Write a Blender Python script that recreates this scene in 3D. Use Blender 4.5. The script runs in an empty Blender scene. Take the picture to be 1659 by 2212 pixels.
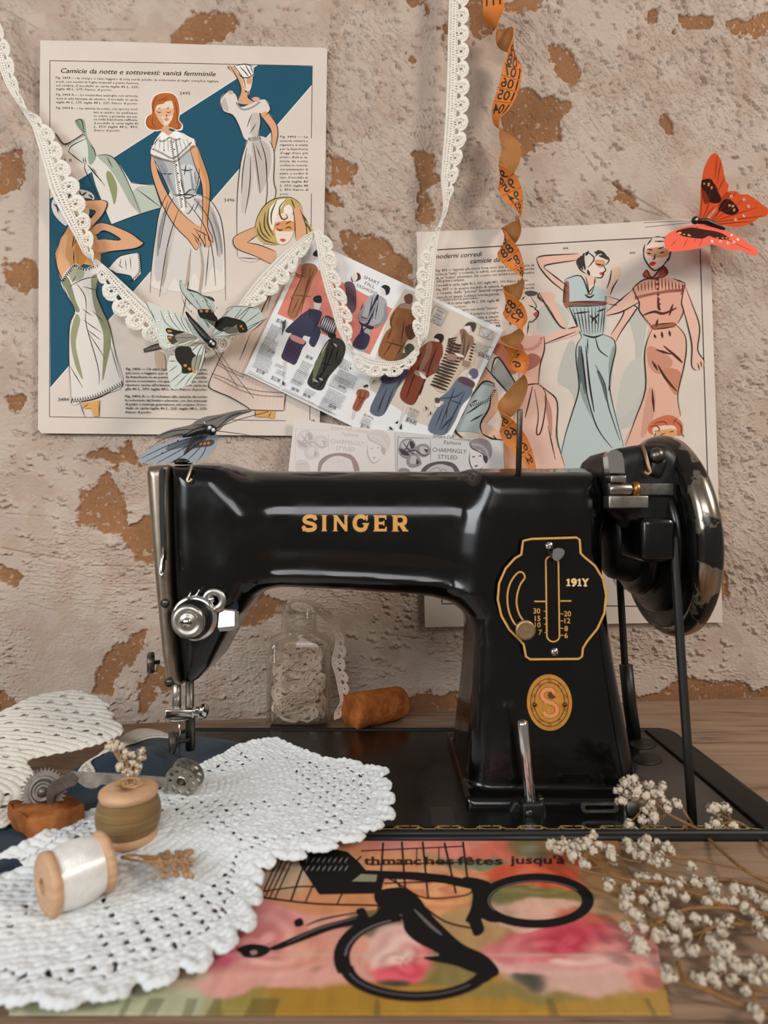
import bpy, bmesh, math, random
import numpy as np
from mathutils import Vector, Matrix
from mathutils.geometry import tessellate_polygon

# ---------------------------------------------------------------- camera, world, lights, exposure
F = 1370.0; CX = 829.5; CY = 1106.0; H = 0.205      # focal length in px of the 1659 x 2212 frame, eye height above the table
sc = bpy.context.scene
COL = sc.collection
cam = bpy.data.cameras.new('camera'); camo = bpy.data.objects.new('camera', cam); COL.objects.link(camo)
camo.location = (0, 0, H); camo.rotation_euler = (math.pi/2, 0, 0)
cam.sensor_fit = 'HORIZONTAL'; cam.sensor_width = 36.0; cam.lens = 36.0*F/1659
cam.clip_start = 0.01; cam.clip_end = 20
cam.dof.use_dof = True; cam.dof.focus_distance = 0.56; cam.dof.aperture_fstop = 9.5
sc.camera = camo
sc.view_settings.view_transform = 'Standard'; sc.view_settings.look = 'None'
sc.view_settings.gamma = 1.0; sc.view_settings.exposure = -0.14; sc.view_settings.use_curve_mapping = False
w = bpy.data.worlds.new('room_ambient'); sc.world = w; w.use_nodes = True
w.node_tree.nodes['Background'].inputs[0].default_value = (1.0, 0.90, 0.80, 1)
w.node_tree.nodes['Background'].inputs[1].default_value = 0.22
def area(name, loc, target, sx, sy, power, col):
    l = bpy.data.lights.new(name, 'AREA'); l.shape = 'RECTANGLE'; l.size = sx; l.size_y = sy
    l.energy = power; l.color = col
    o = bpy.data.objects.new(name, l); COL.objects.link(o); o.location = loc
    o.rotation_euler = (Vector(target)-Vector(loc)).to_track_quat('-Z', 'Y').to_euler()
    return o
area('window_light_right', (1.55, -0.42, 1.35), (0.0, 0.6, 0.15), 0.40, 0.55, 25.0, (1.0, 0.91, 0.82))
area('window_light_left', (-1.05, -0.50, 0.58), (-0.12, 0.50, 0.1), 0.6, 0.6, 12.5, (0.90, 0.96, 1.0))
area('window_light_front', (-0.10, -1.45, 1.02), (-0.05, 0.6, 0.08), 1.1, 0.6, 14.0, (0.97, 0.97, 1.0))

# ---------------------------------------------------------------- helpers
R3 = lambda v: Vector(v)
def P(px, py, d):
    """the point a distance d in front of the eye plane that the pixel looks at"""
    return Vector(((px-CX)*d/F, d, H-(py-CY)*d/F))
def T(px, py, z=0.0):
    """the point at height z that the pixel looks at"""
    d = (H-z)*F/(py-CY); return Vector(((px-CX)*d/F, d, z))
def hexc(c):
    c = c.lstrip('#'); v = [int(c[i:i+2], 16)/255 for i in (0, 2, 4)]
    return tuple(x/12.92 if x <= .04045 else ((x+.055)/1.055)**2.4 for x in v)
MATS = {}
def mat(name, col=(.5,.5,.5), rough=.6, metal=0.0, spec=.5, noise=0.0, nscale=60, bump=0.0, bscale=200, col2=None, trans=0.0, coat=0.0, sheen=0.0, stretch=(1,1,1), ior=1.45, attr=None, sss=0.0, rnoise=0.0, bdist=0.001):
    if name in MATS: return MATS[name]
    if isinstance(col, str): col = hexc(col)
    if isinstance(col2, str): col2 = hexc(col2)
    m = bpy.data.materials.new(name); m.use_nodes = True; nt = m.node_tree; b = nt.nodes['Principled BSDF']
    b.inputs['Base Color'].default_value = (*col, 1); b.inputs['Roughness'].default_value = rough
    b.inputs['Metallic'].default_value = metal; b.inputs['Specular IOR Level'].default_value = spec
    b.inputs['Transmission Weight'].default_value = trans; b.inputs['Coat Weight'].default_value = coat
    b.inputs['Sheen Weight'].default_value = sheen; b.inputs['IOR'].default_value = ior
    if sss: b.inputs['Subsurface Weight'].default_value = sss; b.inputs['Subsurface Scale'].default_value = .002
    tc = nt.nodes.new('ShaderNodeTexCoord'); mp = nt.nodes.new('ShaderNodeMapping'); mp.inputs['Scale'].default_value = stretch
    nt.links.new(tc.outputs['Object'], mp.inputs[0])
    src = None
    if attr:
        a = nt.nodes.new('ShaderNodeAttribute'); a.attribute_name = attr; src = a.outputs['Color']
        nt.links.new(src, b.inputs['Base Color'])
    if noise > 0 or col2 is not None:
        n = nt.nodes.new('ShaderNodeTexNoise'); n.inputs['Scale'].default_value = nscale; n.inputs['Detail'].default_value = 6
        nt.links.new(mp.outputs[0], n.inputs['Vector'])
        if col2 is None: col2 = tuple(max(0, c*(1-noise)) for c in col)
        r = nt.nodes.new('ShaderNodeValToRGB'); r.color_ramp.elements[0].position = .35; r.color_ramp.elements[1].position = .65
        r.color_ramp.elements[0].color = (*col2, 1); r.color_ramp.elements[1].color = (*col, 1)
        nt.links.new(n.outputs['Fac'], r.inputs[0]); nt.links.new(r.outputs[0], b.inputs['Base Color'])
    if rnoise > 0:
        n = nt.nodes.new('ShaderNodeTexNoise'); n.inputs['Scale'].default_value = 35; n.inputs['Detail'].default_value = 5
        nt.links.new(mp.outputs[0], n.inputs['Vector'])
        r = nt.nodes.new('ShaderNodeMapRange'); r.inputs[1].default_value = .35; r.inputs[2].default_value = .7
        r.inputs[3].default_value = rough; r.inputs[4].default_value = min(1, rough+rnoise)
        nt.links.new(n.outputs['Fac'], r.inputs[0]); nt.links.new(r.outputs[0], b.inputs['Roughness'])
    if bump > 0:
        n = nt.nodes.new('ShaderNodeTexNoise'); n.inputs['Scale'].default_value = bscale; n.inputs['Detail'].default_value = 5
        nt.links.new(mp.outputs[0], n.inputs['Vector'])
        bp = nt.nodes.new('ShaderNodeBump'); bp.inputs['Strength'].default_value = bump; bp.inputs['Distance'].default_value = bdist
        nt.links.new(n.outputs['Fac'], bp.inputs['Height']); nt.links.new(bp.outputs[0], b.inputs['Normal'])
    MATS[name] = m; return m

def tag(o, label=None, cat=None, group=None, kind=None):
    if label: o['label'] = label
    if cat: o['category'] = cat
    if group: o['group'] = group
    if kind: o['kind'] = kind
    return o
def thing(name, loc, label, cat, group=None):
    o = bpy.data.objects.new(name, None); COL.objects.link(o); o.location = loc; o.empty_display_size = .01
    tag(o, label, cat, group); bpy.context.view_layer.update(); return o
def root_world(p):
    m = Matrix.Identity(4); q = p
    while q is not None:
        m = Matrix.LocRotScale(q.location, q.rotation_euler, q.scale) @ m; q = q.parent
    return m

class MB:
    """collects shapes in world space; build() links them as ONE mesh object"""
    def __init__(s): s.v = []; s.f = []; s.m = []; s.mats = []; s.sm = []; s.colr = None
    def mi(s, m):
        if m is None: return 0
        if m not in s.mats: s.mats.append(m)
        return s.mats.index(m)
    def add(s, vs, fs, m=None, smooth=True):
        k = len(s.v); i = s.mi(m); s.v.extend([tuple(v) for v in vs])
        for f in fs: s.f.append([k+j for j in f]); s.m.append(i); s.sm.append(smooth)
        return s
    def box(s, c, size, rot=None, m=None, bev=0.0):
        bm = bmesh.new(); bmesh.ops.create_cube(bm, size=1)
        for v in bm.verts: v.co = Vector((v.co.x*size[0], v.co.y*size[1], v.co.z*size[2]))
        if bev: bmesh.ops.bevel(bm, geom=bm.edges[:], offset=bev, segments=3, profile=.6, affect='EDGES')
        M = Matrix.Translation(c) @ (rot.to_4x4() if rot else Matrix.Identity(4))
        bm.verts.index_update()
        s.add([M@v.co for v in bm.verts], [[v.index for v in f.verts] for f in bm.faces], m, False if not bev else True); bm.free(); return s
    def tube(s, pts, r, n=8, m=None, cap=True, closed=False, flat=1.0):
        pts = [Vector(p) for p in pts]; N = len(pts)
        rs = r if isinstance(r, (list, tuple)) else [r]*N
        vs = []; fs = []; up = None
        for i, p in enumerate(pts):
            a = pts[(i-1) % N] if (i > 0 or closed) else p; b = pts[(i+1) % N] if (i < N-1 or closed) else p
            t = (b-a)
            t = t.normalized() if t.length > 1e-9 else Vector((0,0,1))
            if up is None: up = t.orthogonal().normalized()
            up = (up-t*up.dot(t)); up = up.normalized() if up.length > 1e-6 else t.orthogonal().normalized()
            q = t.cross(up)
            for k in range(n):
                an = 2*math.pi*k/n; vs.append(p+(up*math.cos(an)+q*math.sin(an)*flat)*rs[i])
        L = N if closed else N-1
        for i in range(L):
            for k in range(n):
                a = i*n+k; b = i*n+(k+1) % n; c = ((i+1) % N)*n+(k+1) % n; d = ((i+1) % N)*n+k
                fs.append([a, b, c, d])
        if cap and not closed: fs.append(list(range(n))[::-1]); fs.append([(N-1)*n+k for k in range(n)])
        return s.add(vs, fs, m)
    def lathe(s, prof, base, axis=(0,0,1), n=32, m=None, sx=1.0, cap=True):
        """prof: (radius, height) pairs along the axis"""
        ax = Vector(axis).normalized(); u = ax.orthogonal().normalized()
        if abs(ax.z) < .99: u = ax.cross(Vector((0,0,1))).normalized()
        w_ = ax.cross(u); base = Vector(base); vs = []; fs = []
        for r, h in prof:
            for k in range(n):
                an = 2*math.pi*k/n; vs.append(base+ax*h+(u*math.cos(an)*sx+w_*math.sin(an))*r)
        for i in range(len(prof)-1):
            for k in range(n): fs.append([i*n+k, i*n+(k+1) % n, (i+1)*n+(k+1) % n, (i+1)*n+k])
        if cap:
            if prof[0][0] > 1e-6: fs.append(list(range(n))[::-1])
            if prof[-1][0] > 1e-6: fs.append([(len(prof)-1)*n+k for k in range(n)])
        return s.add(vs, fs, m)
    def prism(s, outer, holes, fmap, t0, t1, m=None, smooth=False):
        """outline in 2D, fmap(u, v, t) -> 3D, from t0 to t1"""
        loops = [outer]+list(holes); flat = [p for l in loops for p in l]
        tr = tessellate_polygon([[Vector((p[0], p[1], 0)) for p in l] for l in loops])
        n = len(flat); vs = [fmap(p[0], p[1], t1) for p in flat]+[fmap(p[0], p[1], t0) for p in flat]
        fs = [list(t) for t in tr]+[[n+i for i in t][::-1] for t in tr]; k = 0
        for l in loops:
            for i in range(len(l)): a = k+i; b = k+(i+1) % len(l); fs.append([a, b, n+b, n+a])
            k += len(l)
        return s.add(vs, fs, m, smooth)
    def ball(s, c, r, n=8, m=None, scale=(1,1,1), rot=None):
        vs = []; fs = []; h = n//2; c = Vector(c)
        for i in range(h+1):
            th = math.pi*i/h
            for k in range(n):
                p = Vector((math.sin(th)*math.cos(2*math.pi*k/n)*scale[0], math.sin(th)*math.sin(2*math.pi*k/n)*scale[1], math.cos(th)*scale[2]))*r
                vs.append(c+(rot@p if rot else p))
        for i in range(h):
            for k in range(n): fs.append([i*n+k, (i+1)*n+k, (i+1)*n+(k+1) % n, i*n+(k+1) % n])
        return s.add(vs, fs, m)
    def build(s, name, m=None, parent=None, weld=False, autos=None, subsurf=0, bevel=0, label=None):
        me = bpy.data.meshes.new(name); vs = s.v
        if parent is not None:
            inv = root_world(parent).inverted(); vs = [inv@Vector(v) for v in s.v]
        else: vs = [Vector(v) for v in s.v]
        org = Vector((0,0,0))
        if parent is None and len(vs):
            a = np.array([tuple(v) for v in vs]); org = Vector(((a[:,0].min()+a[:,0].max())/2, (a[:,1].min()+a[:,1].max())/2, a[:,2].min()))
            vs = [v-org for v in vs]
        me.from_pydata([tuple(v) for v in vs], [], s.f)
        if s.mats:
            for q in s.mats: me.materials.append(q)
            me.polygons.foreach_set('material_index', s.m)
        else: me.materials.append(m)
        me.polygons.foreach_set('use_smooth', s.sm); me.update()
        if weld or autos is not None:
            bm = bmesh.new(); bm.from_mesh(me); bmesh.ops.remove_doubles(bm, verts=bm.verts, dist=1e-6)
            bmesh.ops.recalc_face_normals(bm, faces=bm.faces)
            if autos is not None:
                for e in bm.edges:
                    if len(e.link_faces) == 2 and e.calc_face_angle(0) > math.radians(autos): e.smooth = False
                for f in bm.faces: f.smooth = True
            bm.to_mesh(me); bm.free()
        o = bpy.data.objects.new(name, me); COL.objects.link(o)
        if parent is not None: o.parent = parent
        else: o.location = org
        if subsurf:
            md = o.modifiers.new('s', 'SUBSURF'); md.levels = md.render_levels = subsurf
        if label: o['label'] = label
        return o
def shadesm(deg=40): return deg

def cr(pts, k=6, closed=True):
    """smooth curve through the points"""
    n = len(pts); out = []
    if n < 3: return [tuple(p) for p in pts]
    rng = range(n) if closed else range(n-1)
    for i in rng:
        if closed: p0, p1, p2, p3 = pts[i-1], pts[i], pts[(i+1) % n], pts[(i+2) % n]
        else: p0 = pts[max(i-1, 0)]; p1 = pts[i]; p2 = pts[i+1]; p3 = pts[min(i+2, n-1)]
        for j in range(k):
            t = j/k; t2 = t*t; t3 = t2*t
            out.append(tuple(.5*(2*b+(c-a)*t+(2*a-5*b+4*c-d)*t2+(-a+3*b-3*c+d)*t3) for a, b, c, d in zip(p0, p1, p2, p3)))
    if not closed: out.append(tuple(pts[-1]))
    return out
def S(s):
    v = [float(x) for x in s.replace(',', ' ').split()]; return [(v[i], v[i+1]) for i in range(0, len(v), 2)]

# numpy noise
def vnoise(x, y, seed=0):
    xi = np.floor(x).astype(np.int64); yi = np.floor(y).astype(np.int64); fx = x-xi; fy = y-yi
    fx = fx*fx*(3-2*fx); fy = fy*fy*(3-2*fy)
    def h(a, b):
        n = (a*374761393+b*668265263+seed*974634777) & 0x7fffffff; n = (n ^ (n >> 13))*1274126177 & 0x7fffffff
        return ((n ^ (n >> 16)) & 0xffff)/65535.0
    return (h(xi, yi)*(1-fx)+h(xi+1, yi)*fx)*(1-fy)+(h(xi, yi+1)*(1-fx)+h(xi+1, yi+1)*fx)*fy
def fbm(x, y, o=4, seed=0):
    s = 0; a = .5; t = 0
    for i in range(o): s = s+a*vnoise(x*2**i, y*2**i, seed+i*17); t += a; a *= .5
    return s/t
def polysdf(px, py, poly):
    d = np.full(px.shape, 1e9); sgn = np.ones(px.shape)
    n = len(poly)
    for i in range(n):
        ax, ay = poly[i]; bx, by = poly[i-1]
        ex, ey = bx-ax, by-ay; wx, wy = px-ax, py-ay
        t = np.clip((wx*ex+wy*ey)/(ex*ex+ey*ey+1e-18), 0, 1)
        dx = wx-ex*t; dy = wy-ey*t; d = np.minimum(d, dx*dx+dy*dy)
        c1 = py >= ay; c2 = py < by; c3 = ex*wy > ey*wx
        sgn = np.where((c1 & c2 & c3) | (~c1 & ~c2 & ~c3), -sgn, sgn)
    return sgn*np.sqrt(d)
def sss(x, a, b): t = np.clip((x-a)/(b-a), 0, 1); return t*t*(3-2*t)
def smin(a, b, k): h = np.clip(.5+.5*(b-a)/k, 0, 1); return b*(1-h)+a*h-k*h*(1-h)

def surface_net(f, lo, hi, h):
    """closed surface of the solid f(x,y,z) < 0"""
    n = [int(math.ceil((b-a)/h))+1 for a, b in zip(lo, hi)]
    ax = [lo[i]+h*np.arange(n[i]) for i in range(3)]
    V = np.empty(n, dtype=np.float32); X, Z = np.meshgrid(ax[0], ax[2], indexing='ij')
    for j in range(n[1]): V[:, j, :] = f(X, np.full_like(X, ax[1][j]), Z)
    ins = V < 0; c = np.zeros([k-1 for k in n], dtype=np.int16)
    for i in (0, 1):
        for j in (0, 1):
            for k in (0, 1): c += ins[i:n[0]-1+i, j:n[1]-1+j, k:n[2]-1+k]
    act = (c > 0) & (c < 8); idx = -np.ones(c.shape, dtype=np.int64); cells = np.argwhere(act)
    idx[act] = np.arange(len(cells)); P_ = np.zeros((len(cells), 3)); W = np.zeros(len(cells))
    corners = [(i, j, k) for i in (0,1) for j in (0,1) for k in (0,1)]
    for a in corners:
        for b in corners:
            if sum(abs(np.array(a)-np.array(b))) == 1 and a < b:
                va = V[cells[:,0]+a[0], cells[:,1]+a[1], cells[:,2]+a[2]]; vb = V[cells[:,0]+b[0], cells[:,1]+b[1], cells[:,2]+b[2]]
                m = (va < 0) != (vb < 0); t = np.where(m, va/np.where(m, va-vb, 1), 0)
                for q in range(3): P_[:, q] += np.where(m, a[q]+(b[q]-a[q])*t, 0)
                W += m
    P_ = P_/W[:, None]+cells; P_ = P_*h+np.array(lo)
    for it in range(4):
        e = h*.2; x, y, z = P_.T; f0 = f(x, y, z)
        g = np.stack([f(x+e, y, z)-f(x-e, y, z), f(x, y+e, z)-f(x, y-e, z), f(x, y, z+e)-f(x, y, z-e)], 1)/(2*e)
        g2 = np.maximum((g*g).sum(1), .2); st = np.clip(f0/g2, -h*.5, h*.5); P_ -= g*st[:, None]
    fs = []
    for axn in range(3):
        u, v = [(1, 2), (2, 0), (0, 1)][axn]
        s1 = [slice(0, None)]*3; s1[axn] = slice(0, n[axn]-1); s2 = [slice(0, None)]*3; s2[axn] = slice(1, None)
        A = ins[tuple(s1)]; B = ins[tuple(s2)]; e = np.argwhere(A != B)
        e = e[(e[:, u] > 0) & (e[:, v] > 0) & (e[:, u] < n[u]-1) & (e[:, v] < n[v]-1)]
        fl = A[e[:,0], e[:,1], e[:,2]]
        q = []
        for du, dv in ((0,0), (1,0), (1,1), (0,1)):
            cc = e.copy(); cc[:, u] -= du; cc[:, v] -= dv; q.append(idx[cc[:,0], cc[:,1], cc[:,2]])
        q = np.stack(q, 1); q[~fl] = q[~fl][:, ::-1]; fs.append(q)
    return P_, np.concatenate(fs)
def np_mesh(name, V, Fq, m, parent=None, smooth=True, loc=None, attr=None):
    V = np.asarray(V, dtype=np.float64); me = bpy.data.meshes.new(name)
    off = np.zeros(3)
    if parent is not None: off = np.array(root_world(parent).translation)
    else: off = np.array([(V[:,0].min()+V[:,0].max())/2, (V[:,1].min()+V[:,1].max())/2, V[:,2].min()])
    me.vertices.add(len(V)); me.vertices.foreach_set('co', (V-off).astype(np.float32).ravel())
    k = Fq.shape[1]; me.loops.add(Fq.size); me.loops.foreach_set('vertex_index', Fq.astype(np.int32).ravel())
    me.polygons.add(len(Fq)); me.polygons.foreach_set('loop_start', np.arange(0, Fq.size, k, dtype=np.int32))
    me.update(calc_edges=True); me.validate()
    me.polygons.foreach_set('use_smooth', [smooth]*len(me.polygons))
    if attr is not None:
        for an, arr in attr.items():
            a = me.color_attributes.new(an, 'FLOAT_COLOR', 'POINT'); a.data.foreach_set('color', np.asarray(arr, dtype=np.float32).ravel())
    me.materials.append(m); o = bpy.data.objects.new(name, me); COL.objects.link(o)
    if parent is not None: o.parent = parent
    else: o.location = tuple(off)
    return o
# ---------------------------------------------------------------- wall and table
WA, WB = 0.672, 0.0875                       # wall plane y = WA + WB*x
WD = Vector((1, WB, 0)).normalized(); WN = Vector((WB, -1, 0)).normalized()
def onwall(px, py, off=0.0):
    """the point on the wall plane, moved off towards the room, that the pixel looks at"""
    a = WA-off*math.sqrt(1+WB*WB); k = (px-CX)/F; d = a/(1-WB*k); return P(px, py, d)
PATCHES = [S(s) for s in (
 '370,90 378,62 405,38 440,22 500,25 512,48 480,85 440,95', '0,328 42,325 46,360 40,405 0,412', '10,568 45,562 76,572 80,610 55,632 22,612',
 '712,335 745,345 765,362 755,392 712,402', '770,500 830,515 850,545 890,570 885,640 850,660 800,600 740,540 740,500', '1095,180 1145,195 1232,222 1215,248 1210,292 1150,300 1135,340 1112,332 1092,260',
 '188,985 215,968 245,975 275,958 300,1005 270,995 250,1012 225,990', '172,1130 175,1062 232,1028 245,1062 272,1085 270,1140 290,1168 305,1155 312,1120 330,1120 335,1212 292,1212 275,1165 240,1142 215,1138',
 '0,1226 25,1235 38,1245 30,1262 0,1258', '310,1370 290,1435 262,1442 232,1468 238,1505 205,1500 196,1478 228,1432 242,1402 275,1388', '515,1300 560,1288 622,1300 602,1322 545,1342 510,1340',
 '1340,1532 1370,1505 1420,1502 1480,1470 1560,1478 1659,1490 1700,1500 1700,1530 1400,1540', '12,856 50,856 52,866 30,882', '1012,-10 1055,-10 1062,60 1032,75 1018,40',
 '895,332 938,338 948,388 915,402 898,370', '840,1520 900,1505 985,1500 990,1535 850,1545', '300,1480 330,1490 320,1545 300,1540', '1195,100 1240,120 1252,170 1228,180 1205,150', '1080,10 1130,-10 1180,-20 1170,10 1120,20',
 '905,420 925,425 930,470 910,465', '0,1505 30,1515 60,1560 0,1560', '1500,1000 1530,1010 1520,1030 1500,1020', '1330,395 1380,405 1370,440 1330,430','700,410 725,418 740,440 705,450')]
def build_wall():
    nx, nz = 1720, 1160
    x = np.linspace(-.68, .66, nx); z = np.linspace(-.04, .82, nz); X, Z = np.meshgrid(x, z, indexing='ij')
    D = WA+WB*X; PX = CX+F*X/D; PY = CY+F*(H-Z)/D           # where the patches of bare wall are, measured once on the plane
    wob = (fbm(X*70, Z*70, 4, 3)-.5)*34+(fbm(X*300, Z*300, 3, 9)-.5)*14
    d = np.full(X.shape, 1e9)
    for p in PATCHES: d = np.minimum(d, polysdf(PX, PY, p))
    n2 = fbm(X*16+3, Z*16, 5, 41); d = np.minimum(d, (.80-.0-n2)*420-8)
    d = d+wob-4; patch = sss(-d, -2.5, 2.5)
    ang = np.where((X > .0) | (Z > .25), .9, .12)*1.0
    a = sss(X*1.2+(Z-.16)*3.0, -.25, .25)*.85+.10
    # plaster dragged by the trowel: ridges stretched along the direction a
    def drag(a0, sa, sb, seed):
        c, s_ = math.cos(a0), math.sin(a0); u = X*c-Z*s_; v = X*s_+Z*c
        return fbm(u*sa+fbm(X*30, Z*30, 2, seed+5)*1.2, v*sb, 3, seed)
    g1 = drag(.95, 95, 330, 11); g2 = drag(.10, 60, 420, 23)
    k = sss(X*.9+(Z-.13)*3.2, -.12, .30); g = g1*k+g2*(1-k)
    act = fbm(X*13, Z*13, 3, 77); act = sss(act, .30, .52)
    rip = sss(g, .50, .54)*.9-sss(g, .60, .62)*1.0
    crk = np.clip(1-np.abs(g-.44)/.012, 0, 1)*act
    # short torn flakes and cracks left by the trowel
    rs = np.random.RandomState(4); flk = np.zeros(X.shape); sx_, sz_ = x[1]-x[0], z[1]-z[0]
    zone = lambda px, pz: .12+.88*float(np.clip((px*.9+(pz-.13)*3.2+.12)/.42, 0, 1))
    for i in range(6000):
        px, pz = rs.uniform(-.67, .65), rs.uniform(-.03, .81); zz = zone(px, pz); a0 = (.10+.85*min(zz, 1)*(.75+.5*rs.rand()))+rs.normal(0, .22); L_ = .0016+.0062*rs.rand()**2; w0 = .00055+.00075*rs.rand()
        if vnoise(np.array(px*9+20), np.array(pz*9+5), 3) < .30: continue
        R_ = L_+.003; i0, i1 = int((px-R_-x[0])/sx_), int((px+R_-x[0])/sx_)+1; j0, j1 = int((pz-R_-z[0])/sz_), int((pz+R_-z[0])/sz_)+1
        i0, j0 = max(i0, 0), max(j0, 0)
        if i1 <= i0 or j1 <= j0: continue
        xx = X[i0:i1, j0:j1]-px; zz_ = Z[i0:i1, j0:j1]-pz; c_, s_ = math.cos(a0), math.sin(a0); u = xx*c_-zz_*s_; v = xx*s_+zz_*c_+.0008*np.sin(u*900+i)+u*u*rs.uniform(-60, 60)
        k_ = np.clip(1-np.abs(u)/L_, 0, 1)**.6; g_ = np.exp(-(v/w0)**2)*k_-.8*np.exp(-((v-w0*2.6)/(w0*1.9))**2)*k_
        flk[i0:i1, j0:j1] += g_*(.6+.4*rs.rand())
    flk = np.clip(flk, -1.2, 1.3)
    fine = fbm(X*520, Z*520, 3, 5)-.5; low = fbm(X*9, Z*9, 3, 66)-.5
    hgt = (1-patch)*(.0020+rip*.00120*act-crk*.0019)+fine*.00085*(1-.7*patch)+low*.0026-flk*.0030*(1-.75*patch)
    # a few long scratches
    for x0, y0, x1, y1, wd in ((1310,385,1450,470,3),(1365,445,1445,470,3),(1560,75,1575,120,2),(150,60,290,62,2),(180,1222,345,1226,2.4),(200,1262,345,1262,2),(0,1185,150,1212,3),(60,1305,120,1322,2),(1215,260,1290,370,2),(1040,0,1120,50,2),(1180,410,1300,520,2),(10,1110,120,1118,1.5),(820,1370,915,1382,2),(0,15,80,60,3)):
        ex, ey = x1-x0, y1-y0; t = np.clip(((PX-x0)*ex+(PY-y0)*ey)/(ex*ex+ey*ey), 0, 1)
        q = np.hypot(PX-x0-ex*t, PY-y0-ey*t)+(fbm(X*200, Z*200, 2, 8)-.5)*2; hgt -= .0018*np.clip(1-q/wd, 0, 1)
    Y = WA+WB*X-(hgt-.0036)
    V = np.stack([X, Y, Z], 2).reshape(-1, 3)
    i = np.arange((nx-1)*nz).reshape(nx-1, nz)[:, :-1].ravel(); Fq = np.stack([i, i+nz, i+nz+1, i+1], 1)
    # colour of plaster and of the bare clay brick
    t = fbm(X*22, Z*22, 5, 31)[..., None]; pink = sss(fbm(X*34+9, Z*34, 4, 51), .56, .68)[..., None]
    base = np.array(hexc('#b4a293'))*(1-t)+np.array(hexc('#c6b4a4'))*t
    base = base*(1-.30*pink)+np.array(hexc('#ab8c82'))*.30*pink
    tint = sss(fbm(X*40, Z*40, 4, 91), .52, .66)[..., None]*.35; base = base*(1-tint)+np.array(hexc('#ab8e78'))*tint
    br = np.array(hexc('#8a6142'))*(.75+.5*t)+np.array(hexc('#a07c58'))*(.25*fine[..., None]+.10)
    c = base*(1-patch[..., None])+br*patch[..., None]
    spk = sss(fbm(X*260, Z*260, 2, 12), .74, .78)[..., None]*patch[..., None]*.6; c = c*(1-spk)+base*spk
    C4 = np.concatenate([c, np.ones(c.shape[:2]+(1,))], 2).reshape(-1, 4)
    m = mat('rough_plaster', rough=.92, spec=.2, attr='plaster', bump=.45, bscale=900, bdist=.0006)
    o = np_mesh('wall_back', V, Fq, m, attr={'plaster': C4}); tag(o, kind='structure')
build_wall()

def wood_mat(name, c1, c2, c3, axis='x', rough=.55):
    m = bpy.data.materials.new(name); m.use_nodes = True; nt = m.node_tree; b = nt.nodes['Principled BSDF']; L = nt.links
    tc = nt.nodes.new('ShaderNodeTexCoord'); mp = nt.nodes.new('ShaderNodeMapping')
    mp.inputs['Scale'].default_value = (5, 60, 60) if axis == 'x' else (60, 5, 60)
    L.new(tc.outputs['Object'], mp.inputs[0])
    n = nt.nodes.new('ShaderNodeTexNoise'); n.inputs['Scale'].default_value = 1.6; n.inputs['Detail'].default_value = 8; n.inputs['Distortion'].default_value = .9
    L.new(mp.outputs[0], n.inputs['Vector'])
    r = nt.nodes.new('ShaderNodeValToRGB'); e = r.color_ramp.elements; e[0].position = .30; e[0].color = (*hexc(c1), 1); e[1].position = .62; e[1].color = (*hexc(c2), 1)
    q = e.new(.44); q.color = (*hexc(c3), 1); L.new(n.outputs['Fac'], r.inputs[0]); L.new(r.outputs[0], b.inputs['Base Color'])
    n2 = nt.nodes.new('ShaderNodeTexNoise'); n2.inputs['Scale'].default_value = 5; n2.inputs['Detail'].default_value = 5; L.new(mp.outputs[0], n2.inputs['Vector'])
    bp = nt.nodes.new('ShaderNodeBump'); bp.inputs['Strength'].default_value = .35; bp.inputs['Distance'].default_value = .0008
    L.new(n2.outputs['Fac'], bp.inputs['Height']); L.new(bp.outputs[0], b.inputs['Normal']); b.inputs['Roughness'].default_value = rough
    MATS[name] = m; return m
wood_mat('table_wood', '#5a4433', '#9c8068', '#8b705a')
TB = lambda x: .647+.134*x                     # back edge of the table, against the wall
def build_table():
    xy = lambda u, v, t: Vector((u, v, t))
    t = thing('wooden_table', (0, .42, -.02), 'brown wooden table top under the black sewing machine, its dark seams running sideways', 'table')
    hx0, hx1, hy0, hy1 = -.19, .2665, .400, .592
    back = hy1
    hole = [(hx0, hy0), (hx1-.018, hy0), (hx1-.004, hy0), (hx1, .50), (hx1, back-.03), (hx1-.008, back-.01), (hx1-.03, back), (hx0, back)]
    yA, yB = .2925, .25
    tb = MB()
    outer = [(-.5, yA+.0006), (.5, yA+.0006), (.5, TB(.5)), (-.5, TB(-.5))]
    tb.prism(outer, [hole], xy, -.020, 0); tb.build('top_board', MATS['table_wood'], t)
    f = MB(); f.prism([(-.5, .2567), (.5, .2567), (.5, yA-.0006), (-.5, yA-.0006)], [], xy, -.02, -.0003); f.build('front_board', MATS['table_wood'], t)
    f = MB(); f.prism([(-.5, .16), (.5, .16), (.5, .2555), (-.5, .2555)], [], xy, -.02, -.0008); f.build('front_board', MATS['table_wood'], t)
    f = MB(); f.prism([(-.5, .16), (.5, .16), (.5, .60), (-.5, .60)], [], xy, -.055, -.0205); f.build('under_frame', mat('under_wood', '#2a1d14', .8), t)
    for x_ in (-.46, .46):
        for y_ in (.20, .55):
            f = MB(); f.box((x_, y_, -.40), (.05, .05, .69), None, MATS['table_wood'], .004); f.build('leg', None, t)
    return t
build_table()
f = MB(); f.prism([(-1.6, -1.2), (1.6, -1.2), (1.6, .80), (-1.6, .80)], [], lambda u, v, t: Vector((u, v, t)), -.80, -.75, mat('floor_board', '#6a5442', .7, noise=.3, nscale=6)); o = f.build('floor'); tag(o, kind='structure')
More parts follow.
